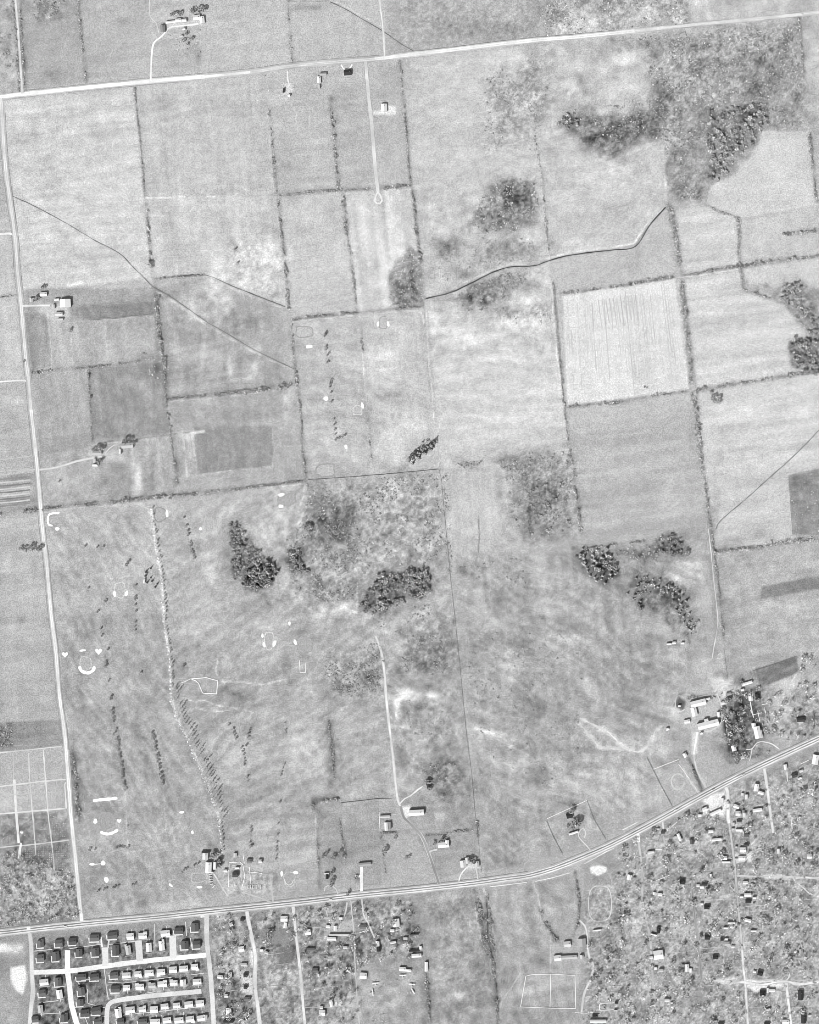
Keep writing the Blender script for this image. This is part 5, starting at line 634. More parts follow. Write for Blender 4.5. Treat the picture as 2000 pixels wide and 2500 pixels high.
# farms and houses each with a look of its own
A_ = 6
for a in [
 ('barn', 'long low white farm shed, westernmost of the north-west farm', 'barn', 417,55,24,6,A_,N_), ('barn', 'white square-ended shed behind the north-west farm drive', 'barn', 436,51,15,9,A_,N_), ('barn', 'small white shed between the long shed and big barns of the north-west farm', 'barn', 450,51,12,8,A_,N_),
 ('barn', 'large white barn of the north-west farm, second from its east end', 'barn', 481,44,17,13,A_,N_), ('barn', 'tall white barn at the east end of the north-west farm', 'barn', 494,50,12,17,A_,N_), ('farmhouse', 'grey-roofed farmhouse in the bend of the north-west farm drive', 'house', 398,71,12,17,A_,G_),
 ('shed', 'tiny white shed south of the north-west farm drive', 'shed', 450,72,7,6,A_,N_), ('shed', 'tiny white hut in the garden of the north-west farm', 'shed', 444,89,6,5,A_,L_),
 ('house', 'narrow white-roofed house below the north road', 'house', 779,196,9,16,3,N_), ('shed', 'grey-roofed shed just north of the narrow white house', 'shed', 789,182,17,7,4,.74), ('shed', 'small pale outhouse south of the narrow white house', 'shed', 780,213,4,9,3,L_),
 ('house', 'dark-roofed square house behind the white crescent drive', 'house', 849,178,18,14,4,.28), ('house', 'white cottage standing alone east of the dead-end lane', 'house', 938,264,14,19,3,N_), ('shed', 'narrow dark shed beside the dirt drive under the north road', 'shed', 693,222,4,11,-8,.28), ('shed', 'small white tank shed at the dirt yard under the north road', 'shed', 706,234,6,6,0,N_),
 ('barn', 'white barn nearest the hedge at the west road farm', 'barn', 107,719,17,10,4,N_), ('farmhouse', 'pale farmhouse close to the west road at the drive entrance', 'house', 78,733,9,10,4,L_), ('barn', 'big gable barn with white western slope at the west road farm', 'barn', 161,741,26,20,3,N_,4.5,None,(),False,None,True),
 ('shed', 'slim white shed north-west of the big gable barn', 'shed', 139,732,12,5,4,N_), ('shed', 'small white upright shed west of the big gable barn', 'shed', 132,749,6,10,3,L_), ('shed', 'pale cattle shed south of the big gable barn', 'barn', 145,767,18,9,3,.90), ('shed', 'low pale lean-to among yard clutter at the west road farm', 'shed', 148,780,14,5,3,L_),
 ('barn', 'long grey barn with lit south slope, east part of the lane farm', 'barn', 312,1088,29,13,4,.80,4.5), ('shed', 'small pale shed at the corner of the long grey barn', 'shed', 294,1103,6,12,0,.92), ('farmhouse', 'grey and pale farmhouse at the end of the lane from the west road', 'house', 238,1106,22,9,4,.78), ('shed', 'small white shed south of the lane farmhouse', 'shed', 232,1125,6,11,0,L_), ('shed', 'low white outbuilding, southernmost of the lane farm', 'shed', 233,1136,13,6,0,N_),
 ('hut', 'tiny white hut under the tall dark conifers on the golf course', 'hut', 353,1419,4,10,-8,N_),
 ('shed', 'long dark shed along the north of the club yard', 'shed', 503,2080,20,5,0,.3), ('shed', 'dark-roofed store east of the slim white annexe', 'shed', 535,2104,9,16,-2,.3), ('shed', 'white lean-to at the south of the white clubhouse hall', 'shed', 512,2129,20,4,-2,1.0), ('shed', 'white potting shed at the middle of the walled plots', 'shed', 580,2118,10,5,0,.95), ('shed', 'dark shed inside the walled plots', 'shed', 575,2135,14,12,0,.35), ('shed', 'pale frame at the north-east of the walled plots', 'shed', 636,2102,9,9,0,.9), ('clubhouse', 'pale flat-pitched clubhouse block at the top of the club yard', 'clubhouse', 502,2090,14,16,-2,.92), ('clubhouse', 'white clubhouse hall in the club yard above the parked cars', 'clubhouse', 510,2116,15,24,-2,N_,4), ('shed', 'slim white annexe east of the white clubhouse hall', 'shed', 525,2113,7,18,-2,N_), ('shed', 'small white kiosk east of the club yard track', 'shed', 551,2125,9,6,0,N_), ('shed', 'pale ruined shed north of the walled garden plots', 'shed', 575,2087,8,10,0,L_), ('shed', 'low grey potting shed beside the walled garden plots', 'shed', 609,2102,12,10,0,.55),
 ('house', 'grey-roofed long house at the head of the broad white drive', 'house', 891,2109,30,8,5,.70), ('house', 'small dark house with white porch by the highway loop', 'house', 799,2139,7,12,0,.25), ('shed', 'white porch-like shed north of the small dark house', 'shed', 798,2132,12,3,0,N_),
 ('barn', 'large white barn at the end of the straight farm track', 'barn', 1017,1983,36,14,3,N_,4.5), ('shed', 'slim white shed in the fenced yard west of the curved track', 'shed', 943,2017,8,20,3,N_), ('shed', 'grey shed in the fenced yard west of the curved track', 'shed', 952,2015,7,18,3,.62), ('shed', 'low white-edged pen roof north of the fenced yard', 'shed', 940,1993,24,6,3,L_), ('shed', 'dark slanting shed in the thicket above the white barn', 'shed', 1045,1915,8,20,16,.3),
 ('house', 'white house with a raised wing east of the curved farm track', 'house', 1083,2062,27,13,4,N_,3.2,None,((9,-4,9,14,3.4,N_),)), ('house', 'pale house with two joined wings above the highway drive loop', 'house', 1131,2108,15,17,8,.90,3.2,None,((11,-6,10,16,3,.86),)), ('garage', 'pale garage east of the two-winged house', 'garage', 1165,2109,10,14,4,L_),
 ('house', 'dark square house in the fenced plot below the open pasture', 'house', 1390,1991,15,12,12,.25), ('shed', 'slim white shed south of the dark square house in the fenced plot', 'shed', 1400,2033,24,5,18,N_),
 ('barn', 'white north wing of the stable yard at the east farm', 'barn', 1704,1716,38,15,14,N_,4), ('barn', 'white west wing of the stable yard at the east farm', 'barn', 1694,1737,14,22,14,N_,3.8), ('barn', 'largest long white barn of the east farm with a small porch', 'barn', 1728,1768,52,16,14,N_,5,None,((-2,-10,10,9,4,N_),)), ('shed', 'pale square store north of the upright white shed', 'shed', 1764,1716,9,8,10,.92), ('shed', 'slim white lean-to behind the stable yard wing', 'shed', 1726,1706,14,5,14,.95), ('shed', 'grey cart shed in the bright yard north of the garden', 'shed', 1779,1694,12,7,16,.7), ('shed', 'white glass frame below the slim glasshouse', 'shed', 1812,1684,8,5,17,N_), ('shed', 'small white store south-west of the largest long barn', 'shed', 1712,1790,6,5,14,N_), ('shed', 'white shed west of the largest long barn', 'shed', 1677,1761,14,9,10,N_), ('shed', 'upright white shed north-east of the largest long barn', 'shed', 1754,1744,7,13,8,N_),
 ('greenhouse', 'slim white glasshouse under the striped garden plot', 'greenhouse', 1823,1668,27,7,17,N_), ('shed', 'white summerhouse west of the dark shed in the east garden', 'shed', 1832,1705,10,12,4,N_), ('shed', 'dark-roofed shed in the east garden', 'shed', 1849,1700,13,14,8,.25), ('hut', 'tiny white hut inside the dark sunken pen at the east farm', 'hut', 1658,1723,6,5,4,N_),
 ('mansion', 'large white rambling house above the semicircular drive', 'house', 1848,1787,16,30,12,N_,5,None,((-5,-18,10,12,4,N_),(8,6,6,20,4,.93))), ('house', 'small white lodge among dark trees west of the big white house', 'house', 1791,1826,11,14,14,N_), ('shed', 'pale shed near the highway below the white lodge', 'shed', 1812,1849,9,8,20,L_), ('house', 'dark-roofed house in the trees by the east edge', 'house', 1954,1757,20,11,4,.32), ('shed', 'pale shed south of the dark-roofed house by the east edge', 'shed', 1953,1763,14,3,4,L_), ('hut', 'small white hut beside the ditch east of the riding ring', 'hut', 1672,1843,9,11,30,N_), ('hut', 'small white hut at the end of the sand track', 'hut', 1629,1780,7,6,20,N_),
 ('hut', 'westernmost of three small white huts below the conifer ring', 'hut', 1633,1572,12,4,6,N_), ('hut', 'middle of three small white huts below the conifer ring', 'hut', 1645,1569,8,6,4,N_), ('hut', 'easternmost of three small white huts below the conifer ring', 'hut', 1666,1570,7,4,4,N_),
 ('house', 'white riverside house with long arm beside the village lane', 'house', 1388,2336,40,9,3,.80), ('house', 'white gabled house at the west end of the long roof by the lane', 'house', 1361,2338,17,14,8,.95), ('house', 'pale house at the east end of the long roof by the lane', 'house', 1420,2335,9,10,4,L_), ('barn', 'pale barn north of the long roof by the lane', 'barn', 1385,2304,16,14,6,.88), ('barn', 'half dark half pale barn beside the bending lane', 'barn', 1421,2300,18,20,4,.72,3.5,None,(),False,None,True), ('shed', 'slim white shed north of the lane trees', 'shed', 1458,2270,20,3,6,N_), ('house', 'dark house in the pale walled plot at the bottom edge', 'house', 1452,2480,12,10,0,.28), ('house', 'pale long roof at the bottom edge near the walled plot', 'house', 1460,2492,40,8,0,.92),
]:
    house(*a[:5], a[5], a[6], a[7], a[8], *a[9:])
MID = [(694,2242,17,14,0,N_),(697,2258,8,14,-8,N_),(752,2275,14,14,8,N_),(801,2261,9,7,0,N_),(819,2265,8,12,0,N_),(832,2241,9,6,0,N_),(810,2291,22,8,-3,N_),(830,2281,52,4,0,.93),(886,2262,16,10,8,.5),(967,2252,17,20,4,N_),(958,2271,10,7,0,N_),(960,2300,14,6,10,.9),(990,2290,10,6,0,L_),(922,2303,9,13,3,N_),(925,2316,9,12,3,.25),(843,2312,11,7,0,L_),(887,2381,17,15,-4,N_),(983,2365,16,10,-4,N_),(996,2368,16,6,-6,N_),(787,2472,15,15,0,N_),(785,2459,8,8,0,.9),(809,2448,8,18,10,N_),(770,2368,14,11,0,D),(778,2380,4,8,0,N_),(759,2317,20,8,0,D),(559,2468,13,18,4,N_),(538,2384,14,9,-8,.95),(562,2380,10,14,6,.9),(600,2380,10,10,0,.3),(600,2409,9,9,0,.3),(590,2316,14,13,8,N_),(596,2354,14,8,0,L_),(565,2256,9,9,20,L_),(604,2438,14,10,0,.5),(592,2244,9,8,0,.3),(639,2319,9,6,0,N_),(651,2325,9,7,-20,L_),(558,2493,24,7,0,.3),(553,2430,9,9,0,.9),(1017,2332,24,9,3,N_),(1041,2359,8,23,0,N_),(1027,2313,6,8,0,N_),(1012,2320,26,5,4,.28),(1012,2281,22,3,6,.4),(502,2482,10,12,0,.9)]
MID.sort(key=lambda r: r[1])
cnt = {}
for (x, y, w, d, an, t) in MID:
    zone = 'by the first street' if x < 612 else 'between two thin streets' if x < 735 else 'near the loop drives' if y < 2330 and x < 1000 else 'near the small airfield'
    k = (tonew(t), zone); cnt[k] = cnt.get(k, -1)+1
    big = w*d > 70
    house('house' if big else 'shed', '%s %s, %s from north, %s' % (tonew(t), 'house' if big else 'shed', ordinal(cnt[k]), zone), 'house' if big else 'shed', x, y, w, d, an, t, 2.8, group='houses south of the highway')
VIL = [(1658,2043,7,19,24,N_),(1688,2054,9,12,10,.4),(1735,2029,12,8,0,N_),(1749,2049,24,7,6,.95),(1804,2026,16,6,0,N_),(1822,2036,12,12,0,.4),(1804,2004,12,6,0,.35),(1813,2074,15,12,0,N_),(1810,2094,16,10,0,.95),(1822,2062,12,6,0,.35),(1767,2094,15,9,0,N_),(1772,2104,20,5,0,.93),(1536,2141,11,13,-14,N_),(1588,2080,16,6,8,.9),(1610,2183,10,8,0,N_),(1665,2152,12,12,0,.25),(1713,2165,9,7,0,N_),(1719,2158,14,7,0,.3),(1735,2136,4,6,0,N_),(1825,2184,17,8,0,N_),(1841,2191,8,5,0,N_),(1826,2200,14,8,0,.28),(1819,2154,12,8,0,.92),(1725,2214,13,10,0,.25),(1607,2270,9,12,0,.25),(1596,2281,16,3,-14,N_),(1726,2287,13,12,0,.25),(1762,2293,8,8,0,.3),(1775,2303,14,11,0,.75),(1607,2330,23,22,8,N_),(1677,2362,9,18,0,.95),(1686,2368,7,10,0,N_),(1746,2336,13,10,0,.25),(1855,2375,13,11,-14,.25),(1861,2423,14,13,0,.25),(1874,2417,6,12,0,.9),(1884,2417,14,7,0,.95),(1954,2429,13,22,0,.27),(1961,2487,12,20,0,.27),(1955,2322,9,12,0,.7),(1628,2441,12,8,0,.9),(1917,2493,16,10,0,.95),(1771,2265,10,4,0,N_),(1785,2252,18,5,0,.92),(1825,2246,16,8,-14,.95),(1839,2272,14,4,0,.92),(1874,2464,12,5,14,.9),(1614,2368,10,8,0,.8),(1900,2077,7,12,0,.9),(1975,2090,12,11,0,.92),(1872,2499,14,6,0,.3),(1760,2499,14,6,0,.35),(1505,2447,8,5,0,.3),(1503,2466,8,3,0,.93),
 (1720,1975,13,9,25,N_),(1746,1983,30,8,25,N_),(1764,1952,7,9,10,.9),(1797,1968,14,9,-20,N_),(1801,1985,12,12,0,.92),(1817,1988,9,10,0,.9),(1846,1922,11,18,-10,N_),(1857,1935,14,8,-20,N_),(1849,1977,22,8,8,N_),(1917,1872,8,13,10,.95),(1938,1893,12,10,20,.35),(1990,1854,15,24,-10,N_),(1955,1882,9,6,20,.9),(1822,1945,8,12,0,.9),(1618,2032,9,7,0,.4),(1708,1990,8,6,0,N_)]
lr = np.random.default_rng(9)
for y in range(2040, 2490, 13):
    for xa, xb in ((1440,1560),(1572,1690),(1700,1790),(1815,1900),(1905,1990),(530,600),(630,715),(740,860)):
        if lr.random() < .42 and y > 2240-(xa-500)*.12 and not (1430 < xa < 1510 and y < 2330):
            a_, b_ = xa+lr.uniform(0, 40), xb-lr.uniform(0, 40)
            if b_-a_ > 18: ribbon('garden_path', [(a_, y+4), ((a_+b_)/2, y+2+lr.normal()), (b_, y)], [(-.6,.6,float(lr.choice((.54,.72,.76,.60))))], .045, .5, .12)
SHEDS = []
VIL.sort(key=lambda r: r[1]); cnt = {}
for (x, y, w, d, an, t) in VIL:
    zone = 'west of dark lane' if x < 1690 else 'between lane and street' if x < 1790 else 'east of long street' if x < 1870 else 'near the east edge'
    k = (tonew(t), zone); cnt[k] = cnt.get(k, -1)+1
    if lr.random() < .6 and w*d > 60:
        sx, sy = float(lr.choice((-1, 1)))*(w*.5+lr.uniform(5, 9)), lr.uniform(-9, 9)
        SHEDS.append((x+sx, y+sy, lr.uniform(5, 9), lr.uniform(4, 7), an, float(lr.choice((.95, .9, .8, .6))), 'small shed %s of %s' % ('west' if sx < 0 else 'east', ('%s village house, %s from north, %s' % (tonew(t), ordinal(cnt[k]), zone)))))
    house('house', '%s village house, %s from north, %s' % (tonew(t), ordinal(cnt[k]), zone), 'house', x, y, w, d, an, t, 3.2, group='houses of the village')

for q in SHEDS: house('shed', q[6], 'shed', q[0], q[1], q[2], q[3], q[4], q[5], 2.4, None, (), False, 'garden sheds of the village')
# walled garden plots, foundations and pen walls
def fence(label, pts, closed=False, tone=.95, w=.9, height=1.2, post_step=12.0, name='fence', post=True):
    P = [tuple(p) for p in pts]+([tuple(pts[0])] if closed else []); c = P[0]
    if name == 'fence' and tone > .8: w, height, tone = max(w, 1.3), .5, 1.05
    elif tone > .8: w, height, tone = w*1.2, .5, 1.05
    elif tone < .6: w, height, tone = w*.6, .7, tone+.1
    root = obj(name, None, loc=W(*c)); tag(root, label, 'fence' if name == 'fence' else 'wall')
    V, F = [], []; pv, pf = box(-.16, .16, -.16, .16, -.2, height+.15); pm = mesh('post', pv, pf, alb(tone*.9), M_WOOD)
    for (a, b) in zip(P[:-1], P[1:]):
        dx, dy = b[0]-a[0], b[1]-a[1]; L = math.hypot(dx, dy); nx, ny = -dy/L*w/2, dx/L*w/2
        for z0, z1 in (((0, height),) if name != 'fence' else ((height*.35, height*.5), (height*.8, height))):
            n0 = len(V)
            for (q, s) in ((a, 1), (b, 1), (b, -1), (a, -1)):
                for z in (z0, z1): V.append(((q[0]+nx*s-c[0])*S, -(q[1]+ny*s-c[1])*S, z))
            F += [(n0+1, n0+3, n0+5, n0+7), (n0, n0+2, n0+3, n0+1), (n0+2, n0+4, n0+5, n0+3), (n0+4, n0+6, n0+7, n0+5), (n0+6, n0, n0+1, n0+7)]
        if post and name == 'fence':
            for k in range(max(1, int(L/post_step))): t = k/max(1, int(L/post_step)); obj('post', pm, root, ((a[0]+dx*t-c[0])*S, -(a[1]+dy*t-c[1])*S, 0))
    obj('rail' if name == 'fence' else 'coping', mesh('rail', V, F, alb(tone), M_WOOD), root); return root
fence('white-topped wall round the many-sided pen by the avenue', [(466,1657),(485,1656),(503,1654),(532,1662),(529,1694),(495,1692),(485,1668),(478,1662)], True, .97, 1.5, .9, name='wall')
fence('thin pale fence leading west from the many-sided pen', [(440,1668),(452,1664),(466,1657)], tone=.9, w=1.0)
fence('slanting pale fence over the dark square house plot', [(1335,1999),(1433,1954)], tone=.93, w=1.0); fence('thin dark fence down the east of the dark square house plot', [(1433,1954),(1450,2000),(1480,2050)], tone=.5, w=.7); fence('thin dark fence down the west of the dark square house plot', [(1335,2005),(1350,2040),(1372,2082)], tone=.4, w=.8)
fence('white fence along the top of the riding ring paddock', [(1595,1878),(1657,1854)], tone=.95, w=1.0); fence('dark fence along the west of the riding ring paddock', [(1579,1848),(1595,1880),(1615,1920),(1641,1967)], tone=.42, w=.9); fence('pale fence west of the striped riding lane', [(1657,1866),(1668,1880),(1682,1900)], tone=.92, w=1.2)
fence('white rail fence enclosing the square paddock near the bottom edge', [(1284,2383),(1300,2379),(1345,2378),(1404,2381),(1406,2462),(1344,2461),(1271,2458)], True, .93, .9); fence('white rail fence dividing the square paddock in two', [(1345,2378),(1343,2458)], tone=.9, w=.8)
fence('pale fence along the south of the village strip fields', [(1404,2472),(1430,2473),(1470,2470)], tone=.92, w=1.0); fence('white walled plot with rounded corner at the bottom edge', [(1500,2448),(1468,2449),(1464,2453),(1464,2466),(1500,2465)], tone=.95, w=1.4, name='wall')
fence('white double rail of the practice tee below the pentagonal green', [(731,1612),(733,1642),(746,1642),(747,1618)], tone=.93, w=1.0); fence('white curb lines round the loop-drive house', [(874,2262),(878,2257),(892,2256),(896,2261),(893,2272),(876,2278)], tone=.96, w=1.2, name='wall'); fence('thin pale fence west of the fenced yard barns', [(926,1982),(928,2028)], tone=.9, w=1.0); fence('pale top fence of the fenced yard barns', [(925,1990),(968,1989)], tone=.95, w=1.0)
fence('dark double fence east of the scrubby corner plot', [(833,1960),(880,1955),(928,1949)], tone=.38, w=1.6); fence('thin dark fence across the tree-lined pasture gate', [(921,1950),(958,1949)], tone=.4, w=1.4); fence('dark field fence north of the garden plot hedge', [(1839,1638),(1880,1625),(1946,1602)], tone=.5, w=.8)
for i, (a, b) in enumerate([((560,2106),(586,2104)),((586,2104),(593,2112)),((593,2108),(598,2140)),((598,2140),(592,2163)),((609,2116),(613,2158)),((560,2110),(558,2165)),((589,2112),(589,2150)),((568,2112),(588,2111)),((594,2088),(597,2108)),((605,2128),(640,2132))]):
    fence('%s pale garden wall, counted from the north-west, of the walled plots by the clubhouse' % ordinal(i), [a, b], tone=.88 if i % 3 else .95, w=1.2, name='wall', height=.8)
for i, pts in enumerate([[(1832,1733),(1838,1745),(1860,1740)],[(1850,1735),(1856,1765)],[(1866,1727),(1870,1742)],[(1860,1720),(1875,1718)],[(1600,2074),(1616,2074)],[(1596,2152),(1636,2136)],[(1700,2030),(1712,2028)],[(1730,2054),(1748,2046)],[(1955,1865),(1976,1855)]]):
    fence('%s short pale fence, from the west, among the eastern gardens' % ordinal(i), pts, tone=.9, w=.9)
rr = lane('sunken_pen', [(1649,1709),(1652,1733),(1660,1738),(1672,1732)], 2.0, .88, z=.09, jit=1.5); lane('dung_heap', [(1750,1606),(1756,1609),(1764,1600),(1760,1594),(1752,1600)], 1.8, .92, z=.1)

# ------------------------------------------------------------------ trees
def quadflake(c, u, v, s, r):
    return [c-u*s-v*s*r, c+u*s-v*s*r*.8, c+u*s*.9+v*s*r, c-u*s*.7+v*s*r*1.1]
def proto_round(seed, n, size, lo, hi, flat=.75, hollow=.35, upb=.55, ragged=.25):
    r = np.random.default_rng(seed); V = []; F = []; t = []
    lob = r.normal(size=(6, 3)); lob /= np.linalg.norm(lob, axis=1)[:, None]; la = r.uniform(-ragged, ragged, 6)
    for i in range(n):
        d = r.normal(size=3); d[2] = abs(d[2])*1.0-.25; d /= np.linalg.norm(d)
        R = hollow+(1-hollow)*r.random()**.45; R *= 1+sum(a*max(0, d@l)**2 for a, l in zip(la, lob))
        c = d*R*np.array([1, 1, flat])+np.array([0, 0, flat])
        nn = r.normal(size=3)+np.array([0, 0, 1.6*upb]); nn /= np.linalg.norm(nn)
        u = np.cross(nn, r.normal(size=3)); u /= np.linalg.norm(u); v = np.cross(nn, u)
        k = len(V); V += quadflake(c, u, v, size*r.uniform(.6, 1.4), r.uniform(.5, 1.0)); F.append((k, k+1, k+2, k+3))
        t += [lo+(hi-lo)*r.random()]*4
    return np.array(V), np.array(F), np.array(t)
def proto_conifer(seed, lo, hi, layers=7):
    r = np.random.default_rng(seed); V = []; F = []; t = []
    for l in range(layers):
        z = .12+.82*l/(layers-1); R = (1-z)*.95+.06; m = max(4, int(11*(1-z))+3)
        for k in range(m):
            a = 2*math.pi*(k+r.random()*.7)/m; ro = R*r.uniform(.75, 1.2); dz = .10+.06*r.random(); w = .9*ro*math.pi/m+.05
            ca, sa = math.cos(a), math.sin(a); b = len(V)
            V += [np.array((.02*ca, .02*sa, z*2.4+.18)), np.array((ro*.7*ca-w*sa, ro*.7*sa+w*ca, (z-dz*.5)*2.4)), np.array((ro*ca, ro*sa, (z-dz)*2.4)), np.array((ro*.7*ca+w*sa, ro*.7*sa-w*ca, (z-dz*.5)*2.4))]
            F.append((b, b+1, b+2, b+3)); t += [lo+(hi-lo)*r.random()]*4
    return np.array(V), np.array(F), np.array(t)
def proto_bare(seed, lo, hi, n=90, tall=1.0, thick=.05, narrow=1.0):
    """leafless crown: forking limbs with sprays of twigs"""
    r = np.random.default_rng(seed); V = []; F = []; t = []
    def sliver(a, b, w):
        d = b-a; s = np.cross(d, r.normal(size=3)); s /= np.linalg.norm(s)+1e-9; k = len(V)
        V.extend([a-s*w, a+s*w, b+s*w*.35, b-s*w*.35]); F.append((k, k+1, k+2, k+3)); t.extend([lo+(hi-lo)*r.random()]*4)
    for i in range(max(6, n//9)):
        d = r.normal(size=3); d[2] = abs(d[2])+.35; d /= np.linalg.norm(d); d[:2] *= narrow
        a = np.array([0, 0, .25*tall*r.random()]); m = a+d*np.array([.55, .55, .75*tall]); sliver(a, m, thick*1.3)
        for j in range(8):
            e = d+r.normal(size=3)*.55*np.array([narrow, narrow, 1]); e[2] = e[2]*.7+.25; e /= np.linalg.norm(e)
            p = a+(m-a)*r.uniform(.4, 1); sliver(p, p+e*r.uniform(.3, .55)*np.array([1, 1, tall]), thick*r.uniform(.7, 1.5))
    return np.array(V), np.array(F), np.array(t)
def trunk_mesh(name, h, r0, tone, limbs=4, seed=0, reach=.5):
    r = random.Random(seed); V = []; F = []
    def cone(p, q, ra, rb, m=6):
        p, q = np.array(p), np.array(q); d = q-p; d = d/np.linalg.norm(d); u = np.cross(d, (0.3, 1, .2)); u /= np.linalg.norm(u); v = np.cross(d, u); k = len(V)
        for (c, rad) in ((p, ra), (q, rb)):
            for i in range(m): a = 2*math.pi*i/m; V.append(c+u*rad*math.cos(a)+v*rad*math.sin(a))
        for i in range(m): j = (i+1) % m; F.append((k+i, k+j, k+m+j, k+m+i))
    cone((0,0,-.2), (0,0,h), r0, r0*.35)
    for i in range(limbs):
        a = 2*math.pi*i/limbs+r.random(); z = h*(.45+.12*i); cone((0,0,z), (reach*math.cos(a), reach*math.sin(a), z+h*.35), r0*.4, r0*.1, 5)
    return mesh(name, V, F, alb(tone), M_BARK)
KINDS = {}
def kind(key, protos, trunk): KINDS[key] = (protos, [mesh('crown', v, f, t, M_CROWN) for v, f, t in protos], trunk)
kind('conifer', [proto_conifer(s, .15, .36) for s in (1, 2, 3)], trunk_mesh('trunk', .5, .06, .4, 0))
kind('dark', [proto_round(s, 56, .24, .15, .42) for s in (11, 12, 13)], trunk_mesh('trunk', .8, .07, .42, 4, 1))
kind('bare', [proto_bare(s, .45, .90, 56, .7, .036) for s in (21, 22, 23, 24)], trunk_mesh('trunk', .7, .06, .5, 4, 2))
kind('pale', [proto_round(s, 46, .24, .22, .62, .7, .3) for s in (31, 32, 33)], trunk_mesh('trunk', .8, .06, .5, 4, 3))
kind('grey', [proto_round(s, 30, .18, .28, .62, .55, .25) for s in (41, 42, 43)], trunk_mesh('trunk', .8, .06, .5, 4, 4))
kind('poplar', [proto_round(s, 42, .44, .60, .98, 5.6, .2) for s in (51, 52, 53)], trunk_mesh('trunk', 5.0, .16, .55, 2, 5, .5))
kind('shrub', [proto_round(s, 14, .42, .13, .40, .5, .2) for s in (61, 62, 63, 64)], None)
kind('light_shrub', [proto_round(s, 14, .36, .35, .75, .5, .2) for s in (71, 72, 73)], None)
TNAME = {'conifer': 'conifer_tree', 'dark': 'dark_tree', 'bare': 'bare_tree', 'pale': 'pale_tree', 'grey': 'grey_tree', 'poplar': 'poplar_tree'}
NT = [0]; TREES = []
def tree(k, x, y, r, label, group, hs=1.0, name=None):
    """r: crown radius in map units"""
    pr, ms, tk = KINDS[k]; NT[0] += 1; rr = r*S*random.uniform(.9, 1.1)
    root = obj(name or TNAME[k], None, loc=W(x, y), rz=random.uniform(0, 6.28), scale=(rr, rr, rr*hs*random.uniform(.9, 1.15))); tag(root, label, 'tree', group)
    lift = {'conifer': 0.15, 'poplar': .5, 'bare': .7}.get(k, .45)
    obj('trunk', tk, root); obj('crown', ms[NT[0] % len(ms)], root, (0, 0, lift)); return root
def merged(name, items, mat=M_SCRUB):
    """items: [(kind, x, y, r, height scale)] joined into one mesh"""
    Vs, Fs, ts, n = [], [], [], 0; rr = np.random.default_rng(len(items)+5)
    c = np.mean([(i[1], i[2]) for i in items], 0)
    for (k, x, y, r, hs) in items:
        v, f, t = KINDS[k][0][rr.integers(len(KINDS[k][0]))]; a = rr.uniform(0, 6.28); R = r*S
        ca, sa = math.cos(a)*R, math.sin(a)*R
        vv = np.stack([v[:, 0]*ca-v[:, 1]*sa+(x-c[0])*S, v[:, 0]*sa+v[:, 1]*ca-(y-c[1])*S, v[:, 2]*R*hs+(0 if 'shrub' in k else .3*R)], 1)
        Vs.append(vv); Fs.append(f+n); ts.append(t*rr.uniform(.75, 1.25)); n += len(v)
    return obj(name, mesh(name, np.concatenate(Vs), np.concatenate(Fs), np.concatenate(ts), mat), loc=W(c[0], c[1]))
def along(pts, step):
    P = np.asarray(pts, float); L = np.concatenate([[0], np.cumsum(np.hypot(*np.diff(P, axis=0).T))]); s = np.arange(0, L[-1], step)
    return np.stack([np.interp(s, L, P[:, 0]), np.interp(s, L, P[:, 1])], 1)
def hedge(label, pts, width=5.0, dens=1.0, dark=.75, size=2.4, hs=1.0, gaps=.3, tall=.12):
    r = np.random.default_rng(sum(map(ord, label))); items = []; size *= .60; dens *= 1.1; hs *= .8; tall *= .5
    for (x, y) in along(pts, 1.55/dens):
        if vnoise(x, y, 26, 5)+.5 < gaps*.9 or vnoise(x, y, 9, 6)+.5 < .22: continue
        dx, dy = r.normal()*width*.28, r.normal()*width*.28
        if r.random() < tall: items.append((('grey' if r.random() < .5 else 'bare'), x+dx, y+dy, size*r.uniform(1.4, 2.6), hs*1.3))
        else: items.append((('shrub' if r.random() < dark*.85 else 'light_shrub'), x+dx, y+dy, size*r.uniform(.4, 1.2)*(.65+1.1*(vnoise(x, y, 15, 9)+.5)**1.5), hs))
    if len(items) < 3: return
    o = merged('hedgerow', items); tag(o, label, 'hedge', 'hedgerows between the fields'); return o
for h in HEDGES: hedge(*h)
# fence lines seen as thin dark threads
for i, (lab, pts) in enumerate([('long thin dark fence from the cross drain to the scrub', [(1071,1142),(1078,1174),(1084,1246),(1090,1304),(1096,1362),(1101,1420)]), ('long thin dark fence through the southern pasture', [(1101,1420),(1110,1500),(1122,1616),(1130,1703),(1139,1790)]), ('thin dark fence above the highway bend', [(1139,1790),(1152,1891),(1159,1978),(1165,2023),(1172,2096),(1176,2130)]), ('thin dark field fence south of the scrub meadow', [(1167,1262),(1170,1310),(1168,1350),(1163,1372)]), ('thin fence north-east of the farm lane fork', [(1768,1585),(1772,1620),(1778,1665)]), ('thin dark fence above the scrub and cross drain', [(752,1171),(848,1165),(1000,1152),(1070,1145)]), ('thin fence west of the dark east plot', [(1926,1160),(1930,1230),(1935,1305)])]):
    fence(lab, pts, tone=.62, w=.3, height=.6, post_step=30)

